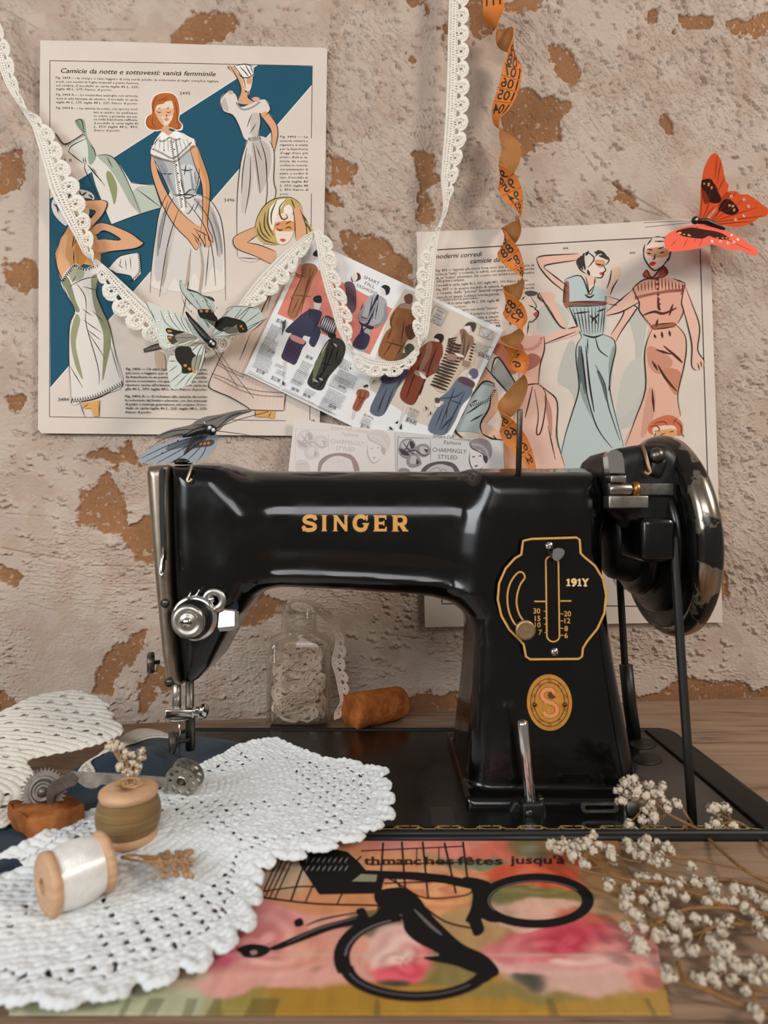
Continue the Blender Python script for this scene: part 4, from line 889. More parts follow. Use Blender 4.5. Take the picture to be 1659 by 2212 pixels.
def page_right():
    pr = Print(wallmap(.0040)); PK = '#d9a48a'; PK2 = '#e3b8a4'; BL = '#b8c4c0'; GS = '#b4b2a6'; BR = '#6b3a2a'
    sheet(pr, '900,501 1060,496 1300,484 1450,474 1533,474 1540,700 1550,1000 1561,1345 1400,1346 1200,1350 918,1355 912,1100 904,750', .0005)
    pr.org(880, 460, 2.4397)
    pr.lines('150,195 1000,146 1500,121|1543,190 1566,900 1588,1560|180,1560 182,2060|182,2060 1600,2078|1588,1560 1600,2078', 2.4, '#33302c', smooth=False, taper=False)
    for i, (t, x, y, w_) in enumerate([('I moderni corredi', 120, 243, 270), ('camicie da notte', 330, 266, 250)]): pr.text(t, x, y, 24, INK, -3.2, w_, .32, .015, 3)
    rows = [('Fig. 896 — Ispirata alla nuova linea, ecco una originale camicia da', 150, 311, 520), ('notte in "satin" o volando, in taffetà, con ampia scollatura guarnita', 150, 330, 520), ('da un "volant" plissettato. Sul corpino con motivi a nodi sul bustino', 150, 350, 520), ('della gonna a campana.', 152, 366, 150), ('I modelli in carta, taglia 46 L. 300; taglia 48 L. 390; franco di porto.', 152, 389, 490),
      ('Fig. 897 — In questo modello di camicia da notte in seta pesca', 154, 411, 518), ('o rosata, delle "pinces" laterali segnano il seno a bande', 154, 430, 518), ("s'annoda sul davanti. Scollatura rotonda guarnita", 154, 452, 330), ('con motivi a fiori in punt\'ombra.', 158, 466, 215), ('I modelli in carta taglia 46 L. 300; taglia 48', 160, 486, 324), ('franco di porto.', 232, 502, 80),
      ('Fig. 898 — Con carré con rivolti "marina",', 160, 525, 322), ('questa forma il corpino a pieghe', 220, 545, 262), ('e una cinturetta a elasti-', 250, 565, 236), ('co, in seta pastello,', 300, 580, 188), ('arricciature in vita,', 330, 592, 158), ('taglia 48', 400, 606, 90)]
    for t, x, y, w_ in rows: pr.text(t, x, y, 13.5, INK, -3.4, w_, .1 if 'tagl' in t else 0, .016, 1)
    pr.text('898', 820, 192, 10, INK, -2, 28, 0, .02, 2); pr.text('899', 1172, 216, 10, INK, -2, 30, 0, .02, 2)
    # grey washes
    pr.fill('690,520 740,470 800,480 850,540 830,640 760,660 690,630', '#c2c2b8'); pr.fill('890,800 880,680 840,700 790,880 850,930 880,1000 860,1120 960,1100', '#bbbab0'); pr.fill('1160,520 1230,480 1260,600 1230,800 1260,860 1200,1100 1080,1130 1180,960 1200,700', '#bebdb2'); pr.fill('1150,820 1250,760 1260,880 1180,1040 1100,1060', '#c3c2b7')
    # woman 898
    pr.fill('680,240 740,225 900,215 905,245 850,262 740,275 720,290 780,345 850,400 830,420 760,360 700,290', PK2)
    pr.fill('840,360 900,350 960,330 985,380 985,420 930,450 860,480', '#e6d2c3')
    pr.fill('905,230 945,200 1000,195 1050,215 1062,240 1050,270 1020,300 985,240 950,290 940,320 905,290 897,255', '#d8d0c6')
    pr.fill('950,260 990,235 1030,240 1045,280 1040,320 1010,340 975,345 950,320', '#e6d4c6'); pr.fill('985,250 1035,250 1042,280 1010,288', '#cf9a70')
    pr.fill('930,320 985,335 985,372 940,380', '#e2bfa6'); pr.fill('1012,315 1032,312 1030,326 1016,326', '#c8463c')
    pr.fill('832,350 915,332 960,430 985,382 1062,420 1060,440 1048,460 1040,482 930,480 850,476', '#b9c6c6')
    pr.fill('832,370 852,372 850,500 820,470', '#9a6550'); pr.fill('850,470 940,462 1045,468 1042,486 940,488 852,494', '#9a6550')
    pr.fill('850,494 1042,486 1050,530 1030,640 925,660 880,560', '#b3bfbc')
    pr.fill('1060,440 1100,470 1200,490 1198,520 1130,620 1098,680 1075,640 1130,540 1140,510 1060,480', PK2)
    pr.fill('925,655 1030,640 1085,665 1098,720 1080,800 1065,900 1085,1020 1120,1120 1140,1230 1100,1260 1040,1330 800,1340 830,1180 870,1050 905,920 890,780 892,700', BL)
    pr.fill('905,700 930,760 935,860 950,1000 990,1120 1040,1190 1000,1130 940,1020 905,920 895,800', '#8f9a96'); pr.fill('1060,800 1085,700 1095,740 1080,830 1070,920', '#8f9a96')
    pr.fill('1075,300 1085,288 1120,285 1125,320 1110,350 1090,360 1075,400 1062,440 1050,400 1065,350', PK2)
    pr.lines('680,240 700,290 760,360 850,430|680,240 720,225 900,215|720,290 740,272 895,248|720,290 850,390|832,350 820,470|832,350 915,332 960,430 985,382|985,382 940,440|960,430 940,335|985,382 990,340|850,470 1045,468|852,494 1042,486|852,494 880,560 920,655|1042,486 1030,640|1060,440 1200,490 1198,520 1130,620 1098,680|1060,480 1145,510 1075,640|920,655 892,700 890,780 905,920 870,1050 830,1180 800,1330|1030,640 1085,665 1098,720 1080,800 1065,900 1085,1020 1140,1230|925,790 945,950 1000,1130 1080,1240|990,800 1040,900 1060,1020 1120,1200|1065,900 1062,940|950,660 950,740|990,650 1010,720 1060,760|905,245 905,290 940,320|950,205 985,240 950,290|1000,195 1062,240 1045,275|1075,300 1068,350 1050,400|1110,350 1085,390 1070,430', 3.0)
    pr.lines('1030,270 1045,300 1036,312 1030,330 1018,342 990,338|990,268 1030,276|940,210 915,240 925,280|1010,205 990,230|1030,225 1060,240', 3.4)
    pr.lines('905,235 898,262 912,292|915,225 910,262 925,300|930,212 926,250 938,300|955,200 940,225|1000,198 1030,212 1055,240|1010,225 1040,232 1058,245|985,205 1015,215|950,300 960,330', 7, '#3a3430')
    pr.lines('1255,165 1250,200 1256,235|1262,155 1270,170|1375,160 1384,195 1376,232|1362,150 1372,175|1290,138 1320,130 1350,138|1300,150 1330,142', 7, '#3a3430')
    for i in range(9): pr.line('%d,%d %d,%d' % (872+i*20, 500-i, 905+i*14, 640-abs(i-4)*3), 2.4)
    pr.lines('880,530 960,520|1000,520 1045,505|925,640 980,655 1030,640|960,540 985,555 1010,530|985,550 970,580|985,550 1000,585|935,430 960,445 985,430|915,700 930,820 950,980|940,700 960,900 985,1050', 4.2)
    zig(pr, '852,488 940,478 1042,476', 9, 9, 2.0, BR); zig(pr, '838,370 835,470', 9, 9, 2.2, BR); zig(pr, '1050,440 1045,480', 9, 9, 2.0, BR)
    pr.lines('905,700 915,800 935,950|900,760 915,900|1000,830 1030,900 1050,990', 7, '#5d6865')
    # woman 899
    pr.fill('1185,400 1245,352 1340,340 1400,345 1465,370 1460,420 1445,470 1455,520 1425,580 1300,615 1225,520 1222,470', '#dca590')
    pr.fill('1050,520 1100,490 1185,405 1215,430 1220,470 1130,520 1060,545', PK2)
    pr.fill('1240,330 1262,300 1290,340 1345,282 1372,315 1330,345 1290,352', '#a8573c')
    pr.fill('1252,160 1290,132 1350,132 1382,160 1385,205 1375,240 1355,285 1345,262 1262,262 1248,225', '#d9cdc0')
    pr.fill('1262,180 1300,150 1360,160 1372,210 1352,270 1310,302 1275,285 1258,230', '#e7d3c4'); pr.fill('1265,190 1330,180 1374,195 1368,228 1310,235 1262,218', '#cc9a74')
    pr.fill('1275,265 1292,256 1312,262 1296,278 1280,276', '#cc3a34'); pr.fill('1280,295 1330,285 1320,330 1290,345', '#e2bfa6')
    pr.lines('1252,165 1246,225 1262,262 1285,292 1310,303 1350,275 1375,235|1262,190 1295,196|1318,190 1352,180|1262,212 1285,214|1330,212 1355,205|1305,215 1302,240 1292,245|1290,134 1262,170|1350,132 1385,165 1380,235 1355,262|1300,150 1360,150', 3.6)
    pr.fill('1290,590 1405,578 1460,640 1470,720 1455,820 1425,960 1440,1070 1350,1100 1300,1230 1150,1225 1200,1090 1255,930 1250,760 1262,680', '#e0b09a')
    pr.fill('1275,700 1400,780 1330,850 1270,800', '#c98d76'); pr.fill('1350,820 1440,840 1420,960 1370,900', '#c48468'); pr.fill('1270,930 1310,960 1290,1100 1230,1180', '#cf9a84')
    pr.fill('1290,590 1402,578 1408,600 1300,615', '#a5603f')
    pr.fill('1465,390 1500,480 1540,600 1530,720 1562,775 1560,810 1520,830 1498,800 1500,700 1480,600 1448,480', PK2)
    pr.lines('1185,400 1245,352 1340,340|1400,345 1465,370|1185,400 1222,470 1225,520 1300,612|1465,370 1445,470 1455,520 1425,582|1050,540 1130,520 1220,470|1050,520 1185,405|1290,590 1402,578|1300,615 1408,600|1405,580 1460,640 1470,720 1455,820 1425,960 1440,1070|1290,612 1262,680 1250,760 1255,930 1200,1090 1150,1225|1465,390 1500,480 1540,600 1530,720 1562,775 1560,805|1448,480 1480,600 1500,700 1498,800 1520,830|1240,330 1262,300 1290,340 1345,282 1372,315 1340,345|1530,790 1540,828|1545,780 1552,812', 3.0)
    for i in range(14): pr.line('%d,%d %d,%d' % (1215+i*18, 372-min(i, 13-i)*5, 1218+i*18, 415-min(i, 13-i)*2), 2.6, '#6b3426')
    zig(pr, '1200,440 1290,420 1380,405 1450,402', 12, 10, 2.4, '#7a3a2a'); zig(pr, '1200,455 1290,432 1380,418 1452,412', -10, 10, 2.2, '#8a4030'); zig(pr, '1192,395 1215,450', 8, 9, 2.4, BR); zig(pr, '1460,380 1448,430', 8, 9, 2.4, BR); zig(pr, '1245,330 1290,340 1345,290 1368,315', 8, 8, 2.4, '#5d2416')
    pr.lines('1240,540 1300,520 1350,530 1420,500|1310,720 1390,745|1320,800 1360,870 1420,940|1290,930 1300,1050|1400,480 1380,540|1320,440 1325,500 1335,510|1300,640 1310,660|1340,625 1345,660|1380,620 1385,650|1320,560 1310,600|1350,700 1420,760 1450,790|1290,780 1320,830', 6, '#4a2a20')
    pr.dots('1316,350 1318,375 1320,400 1322,430 1325,455 1328,480', 3, '#6b3426')
    # woman in profile on the left
    pr.fill('530,470 560,430 600,420 620,430 660,440 680,490 685,520 660,560 640,570 640,620 650,650 600,640 570,560', '#e6d2c3')
    pr.fill('620,415 660,410 690,425 640,440', '#55504c'); pr.fill('664,530 686,518 684,534 686,546 668,542', '#c8463c')
    pr.fill('700,430 740,415 778,430 770,455 800,520 830,570 845,610 900,600 890,640 720,690 715,650 830,610 800,590 750,500 720,470', PK2)
    pr.fill('590,660 650,650 720,645 722,720 700,800 690,910 600,930', '#e3b3a4'); pr.fill('610,780 650,740 700,760 690,800 640,830 600,840', '#a9675a')
    pr.fill('600,930 700,900 740,940 790,1000 790,1080 780,1200 830,1340 620,1360 560,1150', '#e4bcaa'); pr.fill('720,960 760,1040 760,1180 740,1100', '#b98878')
    pr.lines('620,440 600,460|650,440 680,490 672,505 690,520 686,546 660,572 640,572|640,572 632,640|640,486 672,500|720,648 722,720 700,800 690,905|700,430 740,500 800,590 835,612|845,610 900,598|720,690 890,625|600,930 640,905 700,900|690,905 740,940 790,1000 788,1180 830,1335|620,915 600,960|660,910 640,1000 620,1080|700,905 730,960 720,1080 700,1160 680,1158 690,1060 670,930|740,1120 780,1300|700,420 690,440 720,470', 3.2)
    zig(pr, '600,715 650,712 690,690 700,655', 14, 10, 2.6, '#a8553c'); pr.lines('530,520 560,560 600,575|520,480 540,560|525,490 545,590', 6)
    # outfits on the lower left
    pr.fill('450,720 500,680 600,690 610,760 560,850 480,760', '#b06a50'); pr.fill('440,840 480,760 600,950 590,990 500,920', '#8c8c84', False)
    pr.fill('300,870 420,820 480,1000 440,1080 400,1100 330,1000 350,940', '#d9a88c')
    pr.fill('330,980 400,890 460,900 440,960 430,1030 390,1110 400,1160 320,1150 250,1140 300,1050', '#a9b6b2'); pr.fill('390,1110 490,1160 520,1200 500,1360 380,1330', '#dcb49c')
    pr.fill('500,1100 600,1180 640,1280 640,1380 500,1370', '#d9a88c')
    pr.lines('440,840 480,760 600,950|400,800 560,980|300,1050 250,1140 310,1200|330,980 400,890 460,900|440,960 430,1030 385,1110 395,1165|395,1165 450,1190 520,1200|310,1060 400,1000|330,1100 400,1060|340,1000 370,985|500,1200 510,1360|400,1170 470,1200 450,1170|420,1340 440,1250', 4); zig(pr, '330,1010 370,1000 420,985 455,930', 14, 12, 3); zig(pr, '400,890 460,905', 14, 8, 2.4)
    # curly head at the bottom
    pr.fill('1270,1130 1300,1090 1370,1065 1420,1080 1448,1110 1450,1160 1420,1172 1290,1165', '#c8704a'); pr.fill('1300,1130 1400,1120 1420,1160 1400,1230 1310,1220 1298,1170', '#e6cbb4'); pr.fill('1320,1150 1410,1140 1410,1180 1320,1185', '#d8a06c')
    pr.lines('1275,1130 1310,1120 1330,1145 1300,1150|1300,1110 1350,1100 1370,1120|1400,1090 1440,1120 1445,1160 1460,1180|1310,1150 1300,1190|1330,1172 1360,1160|1380,1155 1405,1150|1420,1080 1400,1110', 3, '#7a3a22')
    # sketch at the foot of the page
    pr.lines('1085,1750 1100,1780 1090,1800|1100,1810 1140,1830|1160,1850 1150,1990|1070,1870 1100,1960|1110,1980 1190,1975|1120,1700 1150,1790 1160,1850|1080,1850 1090,1920', 2.4)
    o = pr.mb.build('magazine_page')
    tag(o, 'cream printed page of three women in long gowns, behind the tape measure and handwheel', 'magazine page', 'fashion prints on the wall')
page_right()

def print_center():
    pr = Print(wallmap(.0090)); A_ = 24.3
    TL, TR, BR_, BL_ = (440, 95), (1572, 622), (1185, 1420), (72, 872)
    pr.org(500, 480, 2.676)
    c = [pr.tr(p) for p in (TL, TR, BR_, BL_)]; sheet(pr, c, .0008, mat('glossy_paper', '#e4e3e2', .55, spec=.4))
    def lp(u, v):   # position on the sheet: u, v from 0 to 1
        a = [TL[i]+(TR[i]-TL[i])*u for i in (0, 1)]; b = [BL_[i]+(BR_[i]-BL_[i])*u for i in (0, 1)]
        return (a[0]+(b[0]-a[0])*v, a[1]+(b[1]-a[1])*v)
    pr.fill('395,240 470,258 930,500 800,766 562,662 420,598 265,530', '#d98474', False)
    pr.fill('1000,385 1060,400 1540,640 1240,1215 1080,1160 790,960 830,790 900,560', '#d2c5b4', False)
    pr.fill('715,935 795,925 790,1100 730,1150 650,1110 700,1020', '#e6e2dc')
    for t, x, y, w_ in (('SMART', 762, 324, 98), ('FALL', 768, 359, 62), ('FASHIONS', 722, 371, 128)): pr.text(t, x, y, 19, '#3d3b3e', 24.5, w_, 0, 0, 3)
    nv = '#3c3d52'; sk = '#ddd3cc'
    def lady(head, hat, body, col, lines=None, lc='#241f22', w=2.2, hatc='#2b2830', legs=None, fur=None, furc='#8b6a58'):
        if legs: pr.fill(legs, '#cfc9c5', False)
        pr.fill(head, sk); pr.fill(body, col)
        if fur: 
            for q in fur: pr.fill(q, furc)
        pr.fill(hat, hatc)
        if lines: pr.lines(lines, w, lc)
    # brown fringed dress, top left
    lady('480,180 500,170 495,215 478,212', '470,190 490,160 520,175 508,200', '405,250 470,240 500,275 470,330 440,420 375,552 322,530 355,430 400,340', '#a06a4c', '415,260 400,330 350,440 330,530|460,260 430,400 370,545|440,330 400,540|350,420 460,430|480,270 420,420|380,300 430,320|390,440 350,530|365,290 395,310|370,305 405,325|340,430 360,450', '#6b3d28', 2.6)
    # navy suit
    lady('480,450 508,440 520,470 500,512 478,500', '472,440 490,425 515,425 522,448 516,468 480,462', '440,510 480,502 520,518 520,545 500,600 482,660 448,662 415,660 385,740 345,655 380,560 410,530', nv, '440,515 455,500 470,530|455,505 452,560|400,570 375,600|500,560 470,640', '#20202c', 2, '#2e2a33', '300,800 322,805 318,860 300,935 295,880')
    pr.fill('355,650 430,690 415,722 405,740 370,820 340,815 290,785 300,740 330,670', '#4a3a52'); pr.fill('350,650 420,680 412,706 345,678', '#c98f8f'); pr.fill('375,560 410,540 385,610 345,640 312,625', nv); pr.fill('500,600 515,640 480,720 448,695 470,640', nv)
    for i in range(7): pr.line('%d,%d %d,%d' % (340+i*12, 690+i*5, 302+i*12, 780+i*6), 2, '#2a2133')
    pr.fill('720,292 742,300 745,330 700,345 692,315', '#5a3c3c'); pr.fill('700,300 722,292 728,325 708,345 695,320', sk)
    # striped dress half behind the lace
    pr.fill('655,350 695,345 718,385 722,470 715,510 690,525 670,480 660,400', '#6d5560'); 
    for i in range(6): pr.line('%d,%d %d,%d' % (665+i*10, 365+i*6, 668+i*10, 470+i*5), 2.4, '#2c2430')
    pr.fill('540,540 600,570 590,660 510,610', '#4a4046')
    for i in range(7): pr.line('%d,%d %d,%d' % (540+i*11, 545+i*6, 515+i*11, 605+i*6), 2.6, '#e4dedb')
    # long black coat
    lady('560,650 590,650 600,680 570,700', '560,640 600,645 600,670 565,668', '560,680 620,670 660,720 640,800 600,850 560,900 520,972 440,935 470,850 510,760', '#38352f', '600,700 540,850 480,940|575,700 600,720|560,730 530,860|500,810 590,830|520,870 480,930|620,720 600,800|560,880 500,960', '#121110', 3.4, '#26231f')
    pr.fill('480,820 520,760 545,740 505,850 470,930', '#6e6a52'); pr.lines('505,900 530,915|470,905 500,925|590,700 610,720|560,690 520,760', 5, '#a9a394')
    # grey cardigan lady with bow
    lady('872,372 890,366 892,420 864,408', '866,372 890,362 915,376 912,408 895,420 886,390', '800,425 850,420 895,455 890,520 850,590 810,600 800,660 775,745 700,715 740,640 745,560 760,520 770,470', '#a8a4a6', '815,430 800,520 770,600|850,450 830,560|760,470 745,540 800,560|890,470 880,560 830,600|830,440 815,560|795,600 740,640', '#232028', 2.6)
    pr.fill('835,430 850,436 800,580 780,575', '#2d2a3e'); pr.fill('735,570 760,585 825,605 800,620 760,600 770,650 745,640 750,600', '#2d2a3e'); pr.fill('745,640 800,660 770,735 700,712', '#3a364e')
    for i in range(16): pr.line('%d,%d %d,%d' % (836-i*4, 455+i*8, 848-i*4, 458+i*8), 1.8, '#e0dcdc')
    pr.lines('770,480 740,550 790,570|890,480 885,560 830,610', 8, '#8f8b90')
    # big brown coat with fur collar
    lady('1005,425 1020,420 1025,455 1000,450', '998,430 1030,412 1048,430 1040,470 1010,470', '940,510 985,470 1050,480 1075,560 1060,640 1010,690 960,800 850,770 885,650 925,600 915,560', '#8f5b38', '945,515 920,580 930,610|1060,500 1075,600 1060,650|940,680 880,770|1000,690 940,800|930,610 900,680|1000,560 980,700|890,690 1000,720', '#4a2c18', 3, '#6b4a40')
    pr.fill('975,478 1010,470 1050,480 1060,505 1010,500 970,495', '#a58678'); pr.fill('1010,600 1060,590 1066,650 1030,680 1005,640', '#5a3828')
    # dark coat under the lace, blue coat
    pr.fill('950,770 990,755 1050,770 1040,830 960,830', '#6b5540'); pr.fill('1005,735 1050,730 1050,765 1010,760', '#4d503c')
    lady('1015,700 1040,700 1045,735 1020,735', '1000,725 1025,700 1055,715 1052,745 1010,742', '900,880 960,850 1040,880 1000,910 960,960 930,1020 870,1118 800,1090 850,970 880,900', '#5f6874', '940,950 880,1110|900,960 840,1100|1000,880 950,960|880,1000 850,1095|960,890 910,930', '#2d3038', 3, '#45483a')
    pr.fill('870,890 1020,850 1000,905 890,935', '#4a4358')
    # small russet dress on a plain ground
    lady('770,945 785,945 785,960 770,960', '764,945 786,938 790,950 768,956', '740,965 790,975 795,1005 770,1030 735,1090 700,1075 725,1010 722,985', '#9a5a40', '745,970 740,1040|780,980 760,1020 720,1080|725,1010 775,1020', '#52261a', 2, '#52352e', '705,1085 720,1090 705,1140 695,1130')
    # russet wrap coat
    lady('1185,655 1205,650 1200,690 1175,690', '1172,665 1190,645 1220,648 1228,670 1212,700 1198,680', '1090,730 1140,690 1175,690 1215,700 1222,760 1205,800 1190,860 1130,900 1100,960 1050,1055 975,1010 1010,900 1060,790', '#7c3d2c', '1150,700 1120,780 1060,880 1010,1020|1190,720 1150,820 1130,900|1100,750 1080,800|1130,890 1060,1045|1120,900 1090,1000', '#2e1612', 3.2, '#2f2522', '1000,1060 1020,1065 990,1130 965,1190 980,1120')
    pr.fill('1130,700 1160,695 1150,770 1100,860 1085,840 1120,760', '#8b6a58'); pr.fill('1065,855 1120,870 1110,895 1060,880', '#a58678'); pr.fill('1180,820 1200,830 1195,870 1160,860', '#6e4c40'); pr.fill('1085,865 1110,880 1130,905 1100,900', sk)
    pr.fill('945,1160 965,1145 960,1165', '#2b2522', False); pr.fill('970,1190 985,1160 985,1200', '#2b2522', False)
    # striped fur coat
    lady('1355,590 1380,590 1375,640 1345,620', '1348,600 1370,578 1410,582 1412,610 1395,635 1382,600', '1240,740 1260,690 1330,620 1370,640 1412,700 1410,790 1380,840 1330,860 1240,980 1172,950 1200,880 1230,800', '#c8b49c', None, hatc='#4c403f')
    for i in range(15):
        t = i/14; x0, y0 = 1300-115*t, 700+240*t; pr.line('%d,%d %d,%d %d,%d' % (x0-35, y0-5, x0+10, y0+12, x0+70-10*t, y0+18+14*t), 6.5, '#43322b')
    for i in range(6): pr.line('%d,%d %d,%d %d,%d' % (1238+i*4, 740-i*14, 1262, 748-i*14, 1280+i*5, 735-i*14), 5, '#43322b')
    for i in range(8): pr.line('%d,%d %d,%d' % (1385-i*3, 700+i*18, 1414-i*5, 708+i*18), 5, '#43322b')
    pr.fill('1320,625 1350,620 1372,650 1395,660 1400,700 1370,740 1340,800 1310,780 1330,700', '#8b6c5c'); pr.fill('1250,760 1300,770 1295,800 1245,790', '#9a7c6a'); pr.fill('1340,800 1380,810 1370,840 1335,830', '#9a7c6a')
    pr.lines('1350,640 1340,760 1320,800|1380,680 1350,780|1345,625 1330,700', 4, '#5c4238'); pr.fill('1290,755 1330,765 1345,780 1310,775', sk)
    # blue coat, purple hat
    lady('1372,860 1392,862 1388,900 1365,895', '1370,870 1390,845 1420,852 1425,885 1405,905 1385,888', '1310,900 1345,895 1405,925 1395,960 1385,1000 1330,1060 1290,1150 1230,1228 1138,1200 1180,1090 1230,1040 1200,1020 1260,970', '#66707e', '1290,960 1260,1040 1200,1200|1350,980 1290,1100 1235,1220|1200,1020 1290,1010 1340,980|1230,1060 1180,1180|1250,1060 1240,1130|1270,1030 1330,1050', '#2d323c', 2.8, '#6a6078')
    pr.fill('1310,905 1345,893 1402,925 1398,955 1360,945 1320,925', '#5c4448'); pr.fill('1180,1050 1210,1045 1205,1065 1180,1070', sk); pr.fill('1178,1015 1205,1020 1200,1045 1180,1040', '#5c4448')
    pr.lines('1275,1125 1210,1200', 6, '#3a404c')
    # letterheads, prices and columns of small print
    for q in ('1180,478 1252,515 1212,598 1142,560', '1440,602 1512,634 1504,680 1432,650'):
        p = S(q); pr.line(p+[p[0]], 2, '#a7a5a2', smooth=False, taper=False)
    for i, (x, y, w_) in enumerate([(1190, 500, 50), (1184, 522, 40), (1170, 535, 56), (1166, 555, 50), (1176, 575, 40)]): pr.line([(x, y), (x+w_*.9, y+w_*.42)], 5, '#b2b0ae', smooth=False, taper=False)
    pr.fill('1452,618 1480,620 1500,635 1480,660 1460,650', '#c3c0bd'); pr.line('1440,655 1500,678', 4, '#a9a7a5')
    for t, x, y, w_, h in (('$36.95', 1424, 768, 66, 26), ('$16.95', 1008, 1148, 62, 26), ('$12.98', 228, 905, 52, 22), ('$12.98', 142, 862, 48, 20), ('$5.98', 258, 572, 40, 20), ('$5.98', 208, 745, 40, 16), ('$8.98', 428, 780, 40, 18), ('$8.98', 345, 965, 44, 18), ('$8.98', 412, 1000, 44, 18), ('$9.98', 618, 950, 40, 16), ('$8.98', 560, 1065, 44, 18), ('$11.98', 745, 1182, 50, 24)): pr.text(t, x, y, h, '#2f2b2c', 25, w_, 0, 0, 2)
    for t, x, y in (('ALL WOOL', 1028, 1078), ('ALL WOOL', 762, 1114)): pr.text(t, x, y, 12, '#5d5a5a', 25, 62, 0, .01, 1)
    def col_(x, y, w_, n, c='#8d8b8c', dy=9.5, wd=1.6, dark=False):
        c_, s_ = math.cos(math.radians(25)), math.sin(math.radians(25)); rnd = random.Random(int(x*7+y))
        for i in range(n):
            x0 = x-s_*dy*i; y0 = y+c_*dy*i; u = 0
            while u < w_-4:
                l = min(rnd.uniform(5, 16), w_-u); pr.line([(x0+c_*u, y0+s_*u), (x0+c_*(u+l), y0+s_*(u+l))], wd*.8, c, smooth=False, taper=False); u += l+rnd.uniform(2, 5)
    pr.layer()
    for a in ((232, 590, 60, 9), (196, 664, 80, 11), (178, 700, 90, 9), (150, 770, 95, 8), (265, 850, 50, 3), (410, 800, 62, 8), (378, 850, 70, 8), (350, 905, 60, 3), (640, 790, 60, 6), (622, 850, 120, 8), (590, 880, 110, 8), (560, 960, 110, 9), (530, 1010, 80, 8), (430, 960, 60, 3), (255, 815, 50, 2), (1030, 1085, 56, 7), (1420, 690, 78, 7), (760, 1125, 56, 5), (1490, 715, 20, 1)): col_(*a)
    pr.text('from State Street Store, Chicago', 300, 962, 9, '#8a8888', 27, 200, 0, 0, 1); pr.text('Women\'s Dresses', 98, 862, 8, '#8a8888', 27, 90, 0, 0, 1)
    pr.lines('92,868 280,960|290,966 600,1112', 1.2, '#8a8888', smooth=False, taper=False)
    for q in ('295,580 315,560 312,600 290,660', '1118,1060 1135,1075 1125,1090', '1148,1090 1158,1105 1145,1118', '686,830 694,848 684,850', '820,915 835,905 810,940', '295,915 308,930 304,945 292,938', '910,1180 925,1185 935,1200 915,1200'): pr.fill(q, '#4a4546', False)
    o = pr.mb.build('catalogue_sheet')
    tag(o, 'tilted glossy catalogue sheet headed SMART FALL FASHIONS, with a coral panel', 'catalogue sheet', 'fashion prints on the wall')
print_center()

